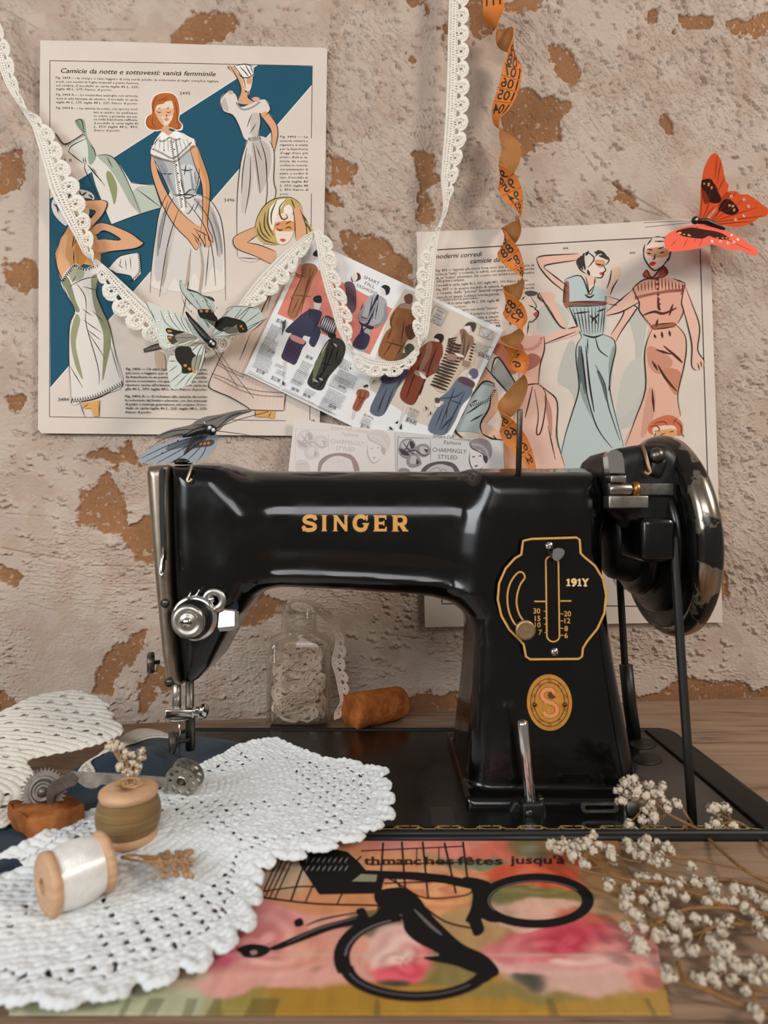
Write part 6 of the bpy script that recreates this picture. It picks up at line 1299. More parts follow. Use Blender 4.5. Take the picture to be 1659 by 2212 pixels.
    pr.layer(); ell(1158, 1946, 112, 50, 25); ell(1158, 1946, 103, 43, 2.5, 150, 330, K3)
    pr.fill('1000,1896 1040,1900 1062,1912 1050,1935 1044,1960 1062,1978 1100,1990 1060,1992 1040,1984 1046,2008 1036,2020 1024,2020 1014,1995 1006,1988 1018,1960 1020,1925', K)
    # frame tube, lever, second handle
    pr.fill('815,1925 870,1918 905,1940 925,1968 960,2005 1000,2040 1050,2065 1078,2098 1060,2112 1020,2100 980,2085 930,2075 916,2068 950,2062 900,2035 875,2010 868,1985 838,1985 800,2000 780,1998 820,1965 810,1945', K)
    pr.line('895,1965 930,2000 955,2020', 8, K3); pr.line('835,1975 870,1978', 5, K3)
    ell(896, 2068, 158, 92, 34, 160, 258, K); ell(896, 2068, 150, 84, 5, 182, 250, K3); ell(900, 2085, 152, 68, 30, 20, 178, K); ell(900, 2085, 150, 66, 3, 40, 165, K3)
    pr.fill('1078,2098 1060,2090 1030,2080 1020,2090 1040,2100 1030,2118 1050,2122', K)
    pr.fill('790,1972 770,1980 700,1998 640,2022 590,2044 580,2050 600,2052 660,2030 720,2008 790,1992', K); pr.line('780,1970 700,1985 660,2000', 4, K2); pr.line('770,1984 690,2006 620,2038', 3, K3)
    pr.fill('512,2050 540,2040 575,2044 582,2056 560,2068 530,2068 520,2058', K); pr.fill('540,2056 552,2053 556,2060 545,2064', '#a08080'); pr.fill('636,1990 650,1984 655,1998 640,2002', K); pr.fill('770,1966 785,1962 792,1976 775,1978', K)
    # printed line of French script
    for t, x, w_ in (('th', 786, 34), ('manc', 826, 84), ('hes', 918, 62), ('fêtes', 988, 98), ("jusqu'à", 1102, 118)): pr.text(t, x, 1868 if x < 1000 else 1866, 17, '#2a2018', 0, w_, .0, .02, 3)
    pr.mb.build('handlebar_print', None, root, label='black printed cycle handlebars, basket and script')
printed_sheet()

# ---------------------------------------------------------------- jar with lace, cork
def jar():
    g = bpy.data.materials.new('thin_glass'); g.use_nodes = True; nt = g.node_tree; nt.nodes.clear()
    out = nt.nodes.new('ShaderNodeOutputMaterial'); mx = nt.nodes.new('ShaderNodeMixShader'); tr = nt.nodes.new('ShaderNodeBsdfTransparent'); gl = nt.nodes.new('ShaderNodeBsdfGlossy'); lw = nt.nodes.new('ShaderNodeLayerWeight')
    tr.inputs[0].default_value = (.975, .97, .95, 1); gl.inputs['Roughness'].default_value = .06; gl.inputs[0].default_value = (.9, .9, .88, 1); lw.inputs[0].default_value = .34
    mr = nt.nodes.new('ShaderNodeMapRange'); mr.inputs[3].default_value = .02; mr.inputs[4].default_value = .70
    nt.links.new(lw.outputs['Facing'], mr.inputs[0]); nt.links.new(mr.outputs[0], mx.inputs[0]); nt.links.new(tr.outputs[0], mx.inputs[1]); nt.links.new(gl.outputs[0], mx.inputs[2]); nt.links.new(mx.outputs[0], out.inputs[0]); MATS['thin_glass'] = g
    cx, cy, hw, hd = -.0815, .6125, .0300, .0205
    def ringp(w_, d_, r, z, n=8):
        return [(cx+a, cy+b, z) for a, b in [(p[0], p[1]) for p in rrect(-w_, w_, -d_, d_, min(r, w_*.999, d_*.999), n)]]
    root = thing('glass_jar', (cx, cy, 0), 'small square glass bottle stuffed with cream lace, behind the machine arm', 'jar')
    H_ = [(hw*.90, hd*.88, .008, 0), (hw*.97, hd*.97, .009, .0015), (hw, hd, .010, .004), (hw, hd, .010, .076), (hw*.98, hd*.97, .012, .081), (hw*.90, hd*.92, .016, .0850), (.0195, .0165, .0165, .0882), (.0172, .0165, .0165, .091), (.0168, .0165, .0165, .108), (.0175, .0170, .017, .1095), (.0235, .0200, .02, .1105), (.0240, .0205, .0205, .1120), (.0232, .0200, .02, .1130)]
    b = MB(); rings = [ringp(*h) for h in H_]; n = len(rings[0]); vs = [p for r in rings for p in r]; fs = [[i*n+k, i*n+(k+1) % n, (i+1)*n+(k+1) % n, (i+1)*n+k] for i in range(len(rings)-1) for k in range(n)]
    b.add(vs, fs, g)
    ins = [(.0205, .0180, .018, .1130), (.0150, .0145, .0145, .1095), (.0150, .0145, .0145, .091), (.0175, .015, .015, .0870), (hw-.0025, hd-.0025, .009, .0800), (hw-.0025, hd-.0025, .008, .006), (hw-.008, hd-.007, .006, .0045)]
    rings = [ringp(*h) for h in ins]; vs = [p for r in rings for p in r]; fs = [[i*n+k, i*n+(k+1) % n, (i+1)*n+(k+1) % n, (i+1)*n+k] for i in range(len(rings)-1) for k in range(n)]+[[6*n+k for k in range(n)]]
    b.add(vs, fs, g); b.add([p for p in ringp(*H_[-1])]+[p for p in ringp(*ins[0])], [[k, (k+1) % n, n+(k+1) % n, n+k] for k in range(n)], g); b.add(ringp(*H_[0]), [list(range(n))[::-1]], g)
    b.build('bottle', None, root)
    # lace: folded inside, then out over the rim and down to the table
    rnd = random.Random(5); VV = []; FF = []; k0 = 0
    def addr(A, B, rep=.0125, **k):
        nonlocal k0
        V, Fq = lace_ribbon(A, B, rep, .0005, 20, .0005, **k); VV.append(V); FF.append(Fq+k0); k0 += len(V)
    for i in range(26):
        z0 = .010+.066*(i/25); ph = rnd.uniform(0, 6.28); yb = cy-.0125+rnd.uniform(0, .007)+(.008 if i % 3 == 2 else 0); cxx = cx+rnd.uniform(-.006, .006); A = []; B = []; tl = rnd.uniform(-.8, .8)
        rx = rnd.uniform(.015, .025); rz = rnd.uniform(.006, .013); wd = rnd.uniform(.011, .0145)
        for j in range(15):
            a = ph+j/14*rnd.uniform(4.4, 4.6); x = cxx+rx*math.cos(a)*math.cos(tl)-rz*math.sin(a)*math.sin(tl); z = z0+rx*math.cos(a)*math.sin(tl)*.6+rz*math.sin(a)*math.cos(tl)
            x = min(max(x, cx-.0245), cx+.0245); z = min(max(z, .009), .077); y = yb+.004*math.sin(a*1.7+i)
            u = Vector((math.cos(a*.9+i), .55*math.sin(a*1.3), math.sin(a*.9+i))).normalized()
            q = Vector((x, y, z)); e = q-u*wd*.5; f = q+u*wd*.5
            for p in (e, f): p.x = min(max(p.x, cx-.0262), cx+.0262); p.y = min(max(p.y, cy-.0172), cy+.0172); p.z = min(max(p.z, .0065), .079)
            A.append(e); B.append(f)
        addr(A, B)
    bk = lambda s_: [P(*[float(v) for v in q.split(',')]) for q in s_.split()]
    A = bk('650,1324,.604 640,1318,.598 625,1312,.596 640,1300,.600 668,1306,.604 690,1330,.606 712,1352,.606 724,1376,.605 722,1400,.604 716,1430,.604 724,1460,.603 730,1490,.602 734,1516,.601 722,1540,.600 722,1556,.598')
    B = bk('622,1326,.610 618,1318,.606 622,1296,.606 655,1288,.610 686,1300,.612 712,1320,.612 732,1348,.611 745,1384,.610 748,1410,.609 746,1440,.609 753,1466,.608 754,1490,.607 752,1510,.606 740,1528,.606 738,1550,.605')
    addr(A, B, .0125)
    o = np_mesh('lace_trim', np.concatenate(VV), np.concatenate(FF), mat('lace_cream', '#f7e2d0', .9, spec=.15, sheen=.2, bump=.4, bscale=1500, bdist=.0003)); solid(o, .0005, 0)
    tag(o, 'narrow cream lace trim crumpled in the glass bottle and trailing over its rim', 'lace')
    # cork
    c = MB(); a = Vector((-.0315, .5925, .0178)); e = Vector((.0165, .6300, .0163)); ax = (e-a).normalized(); L = (e-a).length; prof = [(0, -.0004), (.0150, 0), (.0166, .0008), (.0172, .0030)]+[(.0172-.0016*t, .003+(L-.006)*t) for t in (.2, .4, .6, .8, 1)]+[(.0148, L-.0008), (.0138, L), (0, L+.0003)]
    c.lathe(prof, a, ax, 64, None, cap=False); me = c.build('bottle_cork', mat('cork', '#d07a3e', .85, spec=.2, col2='#8a4a20', nscale=55, bump=.9, bscale=230, bdist=.0012))
    dm = me.modifiers.new('r', 'DISPLACE'); tx = bpy.data.textures.new('cork_rough', 'CLOUDS'); tx.noise_scale = .006; dm.texture = tx; dm.strength = .0014; dm.mid_level = .5
    tag(me, 'orange-brown cork lying on the table beside the glass bottle', 'cork')
jar()

# ---------------------------------------------------------------- spools of thread
spw = mat('spool_wood', '#d3a883', .5, spec=.4, noise=.22, nscale=60, stretch=(1, 1, 6))
def spool(loc, axis, R_, L, m, lab, seed, rt):
    t = thing('thread_spool', loc, lab, 'spool', 'wooden thread spools'); ax = Vector(axis).normalized(); base = Vector(loc) if axis == (0, 0, 1) else Vector(loc)
    hr = .0042; b = MB(); fl = .0058
    b.lathe([(hr, 0), (R_*.55, -.0002), (R_*.88, .0003), (R_*.98, .0014), (R_, .003), (R_*.96, fl*.9), (R_*.62, fl*1.25), (R_*.55, fl*1.35), (R_*.55, L-fl*1.35), (R_*.62, L-fl*1.25), (R_*.96, L-fl*.9), (R_, L-.003), (R_*.98, L-.0014), (R_*.88, L-.0003), (R_*.55, L+.0002), (hr, L), (hr, L*.5), (hr, 0)], base, ax, 56, None, cap=False)
    b.build('spool_body', spw, t)
    b = MB(); h0, h1 = fl*.75, L-fl*.75; rnd = random.Random(seed); u = ax.cross(Vector((0, 0, 1))).normalized() if abs(ax.z) < .9 else Vector((1, 0, 0)); w_ = ax.cross(u)
    def prof(h): s_ = (h-h0)/(h1-h0); return R_*(.80+rt*math.sin(math.pi*min(1, max(0, s_)))**.6)
    b.lathe([(prof(h0+(h1-h0)*i/16)*.985, h0+(h1-h0)*i/16) for i in range(17)], base, ax, 48, None)
    for k in range(84):
        hc = h0+.0008+(h1-h0-.0016)*((k+.5)/84); ti = rnd.uniform(-.10, .16)*.06; ph = rnd.uniform(0, 6.3); nn = 26; pts = []
        for j in range(nn):
            a = 2*math.pi*j/nn; h = min(max(hc+R_*ti*math.sin(a+ph)*1.2, h0+.0004), h1-.0004); r = prof(h)-.0001+.00022*(k % 3); pts.append(base+ax*h+(u*math.cos(a)+w_*math.sin(a))*r)
        b.tube(pts, .00050, 5, None, closed=True)
    b.build('thread', m, t); return t
olive = mat('olive_thread', '#8a6d40', .5, spec=.35, noise=.35, nscale=130, sheen=.2, stretch=(.3, .3, 6))
silk = mat('white_silk', '#f8f5ef', .24, spec=.9, metal=.25, noise=.10, nscale=200)
spool((-.1490, .3700, .0142), (0, 0, 1), .0164, .0305, olive, 'upright wooden spool wound with olive thread, a dried sprig standing in its hole', 3, .26)
spool((-.1690, .3135, .0196), (.70, .71, .03), .0158, .0320, silk, 'wooden spool wound with shiny white thread, lying on its side', 8, .17)

# ---------------------------------------------------------------- bobbin
def bobbin():
    c = Vector((-.1340, .4200, .0262)); ax = Vector((.22, 1, .30)).normalized(); t = thing('metal_bobbin', c-Vector((0, 0, .0118)), 'small metal bobbin with a ring of round holes, standing below the needle', 'bobbin')
    u = ax.cross(Vector((0, 0, 1))).normalized(); w_ = u.cross(ax); circ = lambda cx, cy, r, n=20: [(cx+r*math.cos(2*math.pi*i/n), cy+r*math.sin(2*math.pi*i/n)) for i in range(n)]
    holes = [circ(.0083*math.cos(2*math.pi*i/10), .0083*math.sin(2*math.pi*i/10), .00155, 14) for i in range(10)]+[circ(0, 0, .0032, 24)]
    for h in (0, .0085):
        b = MB(); b.prism(circ(0, 0, .0116, 56), holes, lambda p, q, s_: c+u*p+w_*q+ax*(h+s_), 0, .0008, mat('bobbin_steel', '#b5aea2', .28, 1.0, rnoise=.2)); b.build('bobbin_disc', None, t)
    b = MB(); b.lathe([(.0034, -.0006), (.0042, -.0006), (.0042, .0092), (.0034, .0092), (.0034, -.0006)], c, ax, 28, MATS['bobbin_steel'], cap=False); b.build('bobbin_core', None, t)
bobbin()

# ---------------------------------------------------------------- toothed wheel tool and the block under it
def tool():
    dk_ = mat('tool_steel', '#857a70', .42, .85, noise=.35, nscale=160, rnoise=.2); wh = mat('tool_worn', '#b4aca2', .5, .6, noise=.45, nscale=140)
    c = Vector(P(95, 1709, .397)); ax = Vector((.10, -1, .28)).normalized(); u = Vector((0, 0, 1)).cross(ax).normalized(); w_ = ax.cross(u)
    t = thing('tracing_wheel', c-Vector((0, 0, .013)), 'steel dressmaking tool with a toothed wheel and flat metal handle, lying across the denim', 'tracing wheel')
    pts = []
    for i in range(34):
        a = 2*math.pi*i/34; st = 2*math.pi/34
        for k, r in ((0, .0118), (.35, .0121), (.62, .0141), (.8, .0137)): pts.append((r*math.cos(a+k*st), r*math.sin(a+k*st)))
    b = MB(); f = lambda p, q, s_: c+u*p+w_*q+ax*s_; b.prism(pts, [], f, -.0006, .0006, dk_); b.lathe([(.0092, .0006), (.0088, .0012), (.0070, .0013), (.0066, .0006)], c, ax, 40, dk_, cap=False); b.build('toothed_wheel', None, t)
    b = MB(); b.lathe([(.0064, .0008), (.0062, .0026), (.0050, .0030), (.0046, .0024), (.0030, .0024), (.0028, .0038), (0, .0042)], c, ax, 36, dk_); b.build('hub', None, t)
    def plate(q, z0, z1, m, d):
        b_ = MB(); p = S(q); b_.prism(p, [], lambda x, y, s_: P(x, y, d(x))+Vector((0, s_, 0)), z0, z1, m); return b_
    d0 = lambda x: .392+(x-95)*.00009
    b = plate('104,1696 112,1690 153,1667 160,1668 172,1680 168,1690 160,1698 150,1700 118,1718 116,1740 104,1742 100,1720', -.0005, .0008, dk_, d0); b.build('fork', None, t)
    b = plate('153,1667 250,1672 360,1680 362,1700 300,1700 226,1694 218,1694 210,1701 198,1703 185,1700 172,1692', -.0004, .0010, wh, d0); b.build('handle', None, t)
    o = MB(); q = cr(S('20,1752 34,1744 62,1741 100,1738 130,1728 152,1724 172,1732 183,1748 182,1758 160,1770 120,1790 70,1806 48,1810 38,1806 26,1782'), 3)
    base = [T(x, y, .0185) for x, y in q]; cen = sum(base, Vector())/len(base)
    vs = []; 
    for z, s_ in ((.0125, .97), (.0135, 1.0), (.0225, 1.0), (.0240, .97)):
        for p in base: vs.append((cen.x+(p.x-cen.x)*s_, cen.y+(p.y-cen.y)*s_*.62, z+.001*math.sin(p.x*400)))
    n = len(base); fs = [[i*n+k, i*n+(k+1) % n, (i+1)*n+(k+1) % n, (i+1)*n+k] for i in range(3) for k in range(n)]+[list(range(n))[::-1], [3*n+k for k in range(n)]]
    o.add(vs, fs); b = o.build('cork_piece', mat('cork_block', '#a5683a', .85, spec=.2, col2='#7c431c', nscale=70, bump=.8, bscale=260, bdist=.001)); tag(b, 'rough orange-brown cork piece under the toothed wheel', 'cork')
tool()

# ---------------------------------------------------------------- butterflies
def wingmap(a, b_, dist, lift, base=None):
    """wing plane hinged on the body line a-b (px), rising by lift with the distance from it; dist gives the point on the plane of the body"""
    ax, ay = a; bx, by = b_; L = math.hypot(bx-ax, by-ay)
    def f(u, v, t):
        s_ = abs((u-ax)*(by-ay)-(v-ay)*(bx-ax))/L; return dist(u, v, t+lift(s_))
    return f
feath = lambda n, c: mat(n, c, .7, spec=.2, sheen=.3, bump=.3, bscale=900, bdist=.0003)
def wing(root, fmap, outline, base, draw, name='wing'):
    pr = Print(fmap, 9e-6); pr.ws = .42; pr.ds = 1/4.37; pts = cr(S(outline), 4); m = feath(base[0], base[1])
    tr = tessellate_polygon([[Vector((p[0], p[1], 0)) for p in pts]]); n = len(pts)
    top = [pr.fmap(p[0], p[1], 0) for p in pts]; bot = [pr.fmap(p[0], p[1], -.00035) for p in pts]
    tris = [[pts[i] for i in q] for q in tr]
    for _ in range(3):
        nt_ = []
        for a, b_, c in tris:
            ab, bc_, ca = [((p[0]+q[0])/2, (p[1]+q[1])/2) for p, q in ((a, b_), (b_, c), (c, a))]; nt_ += [(a, ab, ca), (ab, b_, bc_), (ca, bc_, c), (ab, bc_, ca)]
        tris = nt_
    fl = [p for t in tris for p in t]
    pr.mb.add([pr.fmap(p[0], p[1], 0) for p in fl], [[3*i, 3*i+1, 3*i+2] for i in range(len(tris))], m, False); pr.mb.add([pr.fmap(p[0], p[1], -.00035) for p in fl], [[3*i+2, 3*i+1, 3*i] for i in range(len(tris))], m, False)
    pr.mb.add(top+bot, [[i, (i+1) % n, n+(i+1) % n, n+i] for i in range(n)], m, False); pr.z = 20
    draw(pr); pr.mb.build(name, None, root)
def butterfly_body(root, pts, rs, m, head, ant, antm):
    b = MB(); b.tube(pts, rs, 12, m); b.build('body', None, root)
    b = MB(); b.ball(head[0], head[1], 14, m)
    for e in head[2]: b.ball(e, head[1]*.36, 8, mat('bead_eye', '#d8d8d4', .2, spec=.8))
    b.build('head', None, root)
    for a in ant: b = MB(); b.tube(a, .00028, 5, antm); b.build('antenna', None, root)
blk = mat('insect_black', '#0d0c0b', .35, spec=.6, bump=.6, bscale=700, bdist=.0005); antm = mat('antenna_wire', '#2e2019', .5)
def bf_white():
    o_ = .034; W0 = lambda u, v, t: onwall(u, v, o_+t); root = thing('paper_butterfly', onwall(430, 710, o_), 'white butterfly with black and orange spots, on the lace over the left page', 'butterfly', 'decorative butterflies')
    cz = lambda z: (280, 560, 4.366)
    lift = lambda s_: .00022*s_
    f = wingmap((405, 680), (462, 745), W0, lift)
    wt = ('wing_white', '#cdd2c8'); K = '#2a2722'; OR = '#cf8830'
    def veins(pr, q, w=2.4, c=K): pr.lines(q, w, c)
    def d1(pr):   # lower left large wing pair, in zoom units
        pr.org(*cz(0)); pr.fill('340,660 372,648 430,665 520,685 480,700 420,720 400,705 360,700', K); pr.fill('355,720 400,725 440,715 430,745 470,770 430,790 400,795 370,770', '#4a4236'); pr.fill('430,720 520,700 640,740 560,770 470,790', '#8f8b7d')
        pr.fill('355,670 385,668 400,682 370,690', OR); pr.fill('365,730 395,732 385,750 365,745', OR)
        veins(pr, '640,735 520,690 420,665|640,740 540,740 430,740|560,690 500,600 480,530|520,680 450,560 420,500|480,670 400,580 360,480|430,660 340,600 290,480|620,730 560,640 530,560|540,770 440,800 350,790|230,560 160,420 150,400|250,600 200,480|640,745 560,790 480,820')
        pr.dots('348,540 405,540 268,588 262,666 296,720 316,750 380,812', 17, '#eceee8'); pr.dots('350,540 408,538 270,588 263,666 297,720 317,752 381,812', 5.5, K)
    wing(root, f, '432,733 427,718 408,697 399,684 378,672 362,670 340,660 314,652 322,672 330,690 332,712 340,730 348,742 360,752 385,745 405,742', wt, d1)
    def d2(pr):
        pr.org(*cz(0)); pr.fill('430,850 480,820 570,830 590,870 640,930 640,990 600,1060 500,1075 490,1010 450,960 430,910', K); pr.fill('470,900 560,880 600,960 560,1000 500,960', '#5a5242'); pr.fill('590,940 680,900 660,1000 620,1060 590,1050', '#9a9684')
        pr.fill('508,995 535,990 540,1010 515,1015', OR); pr.fill('550,1025 575,1022 580,1045 560,1048', OR); pr.fill('595,1050 620,1048 625,1070 600,1072', OR)
        veins(pr, '700,780 640,900 610,1050|710,800 670,950 630,1100|690,770 600,850 540,900|680,765 560,820 470,830|720,800 700,960 650,1100|440,960 370,960|450,1000 370,1060|500,1060 380,1160|560,1070 430,1200|600,1080 520,1190|640,1080 580,1160|430,900 380,900', 3.0)
    wing(root, f, '440,744 420,748 395,755 378,762 368,768 362,785 362,805 366,825 372,840 384,840 398,835 412,828 424,812 434,790 441,770 444,755', wt, d2)
    f2 = wingmap((405, 680), (462, 745), W0, lambda s_: .00035*s_)
    def d3(pr):
        pr.org(*cz(0)); pr.fill('640,480 680,470 780,480 800,520 830,560 810,590 700,560 660,540', K); pr.fill('660,550 720,570 800,590 790,630 700,560', '#6a6454'); pr.fill('540,275 620,300 700,340 780,360 800,400 740,370 640,320 560,300', '#4c463a')
        pr.fill('660,478 685,478 688,498 668,500', OR); pr.fill('715,478 742,480 740,500 716,498', OR); pr.fill('768,482 792,486 790,502 770,500', OR)
        veins(pr, '820,560 740,440 700,350|780,480 720,380 640,320|680,470 600,350 545,280|640,470 560,400 500,320|470,215 500,195|470,220 500,320 640,480|600,520 520,430 490,330|740,640 640,470|760,640 700,560|750,650 720,580', 2.6)
        pr.dots('618,372 684,388 752,418 820,458 560,430 580,480', 15, '#eceee8'); pr.dots('618,374 686,390 750,418 822,460 562,422 582,488', 6, K)
    wing(root, f2, '440,708 430,698 424,685 428,672 410,655 398,640 390,625 387,610 388,604 396,612 404,625 412,632 425,628 440,640 455,640 462,655 466,670 460,680 470,690 460,700 452,716', wt, d3)
    def d4(pr):
        pr.org(*cz(0)); pr.fill('790,620 850,560 900,540 960,550 1080,590 1110,680 1030,690 1010,640 960,640 860,680', K); pr.fill('880,650 1000,640 1020,690 920,700', '#6a6454')
        pr.fill('990,610 1020,600 1015,625 995,630', OR); pr.fill('1040,625 1062,622 1060,642 1042,642', OR); pr.fill('1058,650 1080,652 1072,668', OR)
        veins(pr, '770,720 860,560 980,450|770,725 950,600 1060,460|775,730 1000,610 1130,460|780,730 1040,700 1270,560|900,540 930,460|1000,570 1120,460 1200,470|1090,600 1230,500|1110,640 1270,570|900,480 980,445 1200,455', 2.6)
    wing(root, f, '455,725 468,708 480,690 495,674 505,664 530,661 555,664 568,680 572,686 560,700 545,710 525,716 500,722 475,730', wt, d4)
    bp = [W0(p[0], p[1], .0035) for p in ((402, 674), (412, 690), (424, 704), (437, 720), (448, 733), (455, 740))]
    butterfly_body(root, bp, [.0010, .0022, .0030, .0036, .0036, .0030], blk, (W0(458, 742, .005), .0045, [W0(456, 738, .009), W0(461, 743, .009)]), [[W0(460, 742, .005), W0(500, 800, .004), W0(548, 860, .002)], [W0(456, 745, .005), W0(480, 785, .004), W0(514, 838, .002)]], antm)
bf_white()
def bf_orange():
    W0 = lambda u, v, t: onwall(u, v, .020+t); root = thing('paper_butterfly', W0(1540, 480, 0), 'bright orange butterfly on the top right corner of the right page', 'butterfly', 'decorative butterflies')
    f = wingmap((1500, 474), (1570, 494), W0, lambda s_: .00020*s_); wt = ('wing_orange', '#ea5a26'); og = (1280, 320, 4.377); K = '#36160e'; OR = '#d89a50'
    def d1(pr):
        pr.org(*og); pr.fill('1030,330 1040,300 1110,290 1140,320 1180,400 1215,470 1205,510 1150,520 1100,500 1080,430 1035,380', K); pr.fill('1030,390 1080,430 1100,500 1060,520', '#8a3018')
        pr.lines('1020,660 1040,400|1040,665 1100,520 1120,300|1150,330 1200,420|1060,660 1160,540|1180,60 1160,280|1220,80 1180,340|1250,280 1190,400', 3, '#7a2410'); 
        for q in ('1048,330 1060,325 1062,345 1050,345', '1090,330 1108,328 1105,358 1088,358', '1118,365 1136,362 1134,385 1120,388'): pr.fill(q, OR)
    wing(root, f, '1509,474 1513,440 1513,410 1516,388 1522,360 1535,336 1545,331 1553,338 1560,355 1565,380 1568,392 1574,400 1572,415 1580,420 1560,440 1540,455 1525,472', wt, d1)
    def d2(pr):
        pr.org(*og); pr.fill('1190,580 1230,500 1280,480 1330,510 1370,560 1380,600 1320,630 1260,620 1230,600', K)
        pr.lines('1120,680 1300,480 1360,420|1130,690 1440,480|1130,695 1560,560|1140,700 1620,640|1150,720 1500,690|1130,690 1280,500', 3, '#7a2410')
        for q in ('1285,535 1305,530 1300,555 1285,550', '1315,540 1340,538 1335,560 1318,558', '1330,575 1350,572 1345,598 1330,595'): pr.fill(q, OR)
        pr.dots('1312,458 1432,488 1476,550 1432,638 1354,676', 15, '#f0d8c8'); pr.dots('1314,460 1434,490 1478,548 1436,632 1358,674', 6, K)
    wing(root, f, '1530,478 1545,455 1560,425 1572,414 1590,413 1600,420 1615,420 1628,428 1640,436 1650,445 1659,452 1656,466 1640,470 1630,478 1612,486 1590,491 1570,488 1550,484', wt, d2)
    f2 = wingmap((1500, 474), (1570, 494), W0, lambda s_: .00045*s_)
    def d3(pr):
        pr.org(*og); pr.fill('790,790 850,765 940,750 1060,770 1180,790 1250,820 1290,855 1230,865 1160,850 1100,830 1040,855 930,845 850,830', K)
        pr.lines('980,735 1000,780 960,900|900,850 860,940|1040,850 1010,930|1150,780 1250,850 1500,970|800,860 740,930', 3, '#8a2c14')
        for q in ('805,795 840,793 835,812 812,812', '850,812 875,808 872,826', '900,815 935,815 925,832 902,830', '1165,845 1190,842 1186,858', '1215,848 1240,845 1236,862', '1255,845 1280,840 1270,858'): pr.fill(q, OR)
        pr.dots('1130,880 1210,882 1280,898 1338,888 1374,862 1314,822', 14, '#f0d0c4'); pr.dots('1212,884 1282,900 1340,888', 6, K)
    wing(root, f2, '1500,486 1485,488 1460,496 1442,506 1436,516 1436,530 1445,542 1460,543 1490,540 1510,536 1530,528 1555,532 1575,540 1600,540 1612,545 1625,552 1634,552 1637,545 1632,535 1615,525 1595,510 1570,500 1545,490 1520,485', ('wing_orange_red', '#ee5a3c'), d3)
    bp = [W0(p[0], p[1], .003) for p in ((1500, 478), (1512, 478), (1525, 478), (1540, 484), (1555, 490), (1566, 495))]
    butterfly_body(root, bp, [.0022, .0028, .0032, .0026, .0020, .0010], blk, (W0(1502, 476, .004), .0040, [W0(1505, 474, .0085)]), [[W0(1500, 477, .004), W0(1455, 478, .003), W0(1391, 481, .002)], [W0(1500, 480, .004), W0(1450, 485, .003), W0(1393, 491, .002)]], antm)
bf_orange()
def bf_perched():
    W0 = lambda u, v, t: P(u, v, .478-t-(v-960)*.00018); root = thing('paper_butterfly', P(410, 985, .478), 'grey butterfly perched on top of the sewing machine head', 'butterfly', 'decorative butterflies')
    g1 = ('wing_blue_grey', '#8e959c'); g2 = ('wing_dusky', '#6c635e'); K = '#2c2c30'; og = (280, 560, 4.366)
    fb = lambda u, v, t: P(u, v, .492-t+(930-v)*.0003)
    def d1(pr): pr.org(*og); pr.lines('840,1580 960,1480 1150,1435|840,1590 700,1560 600,1570|700,1540 900,1470|640,1600 400,1620 260,1680|560,1640 400,1660', 5, K); pr.dots('705,1535 710,1545', 5, '#d8d8d8'); pr.fill('800,1560 960,1460 1060,1440 900,1500', '#4a4c52')
    wing(root, fb, '470,925 455,920 430,915 420,906 440,898 470,894 500,888 530,885 545,887 530,892 510,900 490,910 480,918 470,922 440,935 400,945 350,950 335,945 345,938 370,925 400,918 430,914', g2, d1) if False else wing(root, fb, '470,932 450,930 420,935 380,944 335,948 345,938 375,926 410,918 425,908 445,900 475,895 505,888 535,884 545,888 520,897 500,908 485,918', g2, d1)
    def d2(pr):
        pr.org(*og); pr.fill('340,1790 400,1740 560,1690 640,1650 740,1640 700,1720 600,1760 480,1780 380,1800', '#5b6068'); pr.fill('640,1740 760,1700 800,1720 760,1760 620,1780 560,1800', '#4a4744')
        for q in ('660,1735 685,1732 680,1752 662,1752', '695,1730 720,1728 716,1748 698,1748', '730,1725 755,1724 750,1744 732,1742'): pr.fill(q, '#c9783a')
        pr.lines('700,1650 400,1740 100,1880|700,1660 420,1780 150,1910|700,1670 460,1810 260,1920|710,1680 520,1840 380,1920|700,1640 360,1680 180,1790|720,1700 640,1800 540,1900|740,1700 700,1820 640,1900', 3.4, K); pr.dots('365,1755 455,1712 310,1828', 8, '#1c1c1e')
    wing(root, W0, '455,936 430,938 400,944 370,952 340,962 315,975 303,990 296,996 318,1000 360,1001 395,1001 420,998 445,990 462,975 470,955 470,940', g1, d2)
    bp = [P(p[0], p[1], .474) for p in ((395, 943), (410, 938), (425, 932), (440, 928), (452, 928))]
    butterfly_body(root, bp, [.0010, .0020, .0028, .0034, .0036], blk, (P(456, 929, .471), .0042, [P(453, 924, .4675), P(461, 929, .4675)]), [[P(463, 926, .471), P(520, 905, .468), P(580, 889, .465)], [P(463, 930, .471), P(525, 938, .468), P(585, 951, .465)]], antm)
    b = MB(); b.lathe([(0, 0), (.006, 0), (.0075, .002), (.004, .004), (0, .0045)], P(395, 1003, .475), (0, 0, 1), 20, blk); b.tube([P(395, 998, .475), P(400, 980, .475), P(420, 940, .474)], .0012, 6, antm); b.build('clip_foot', None, root)
bf_perched()

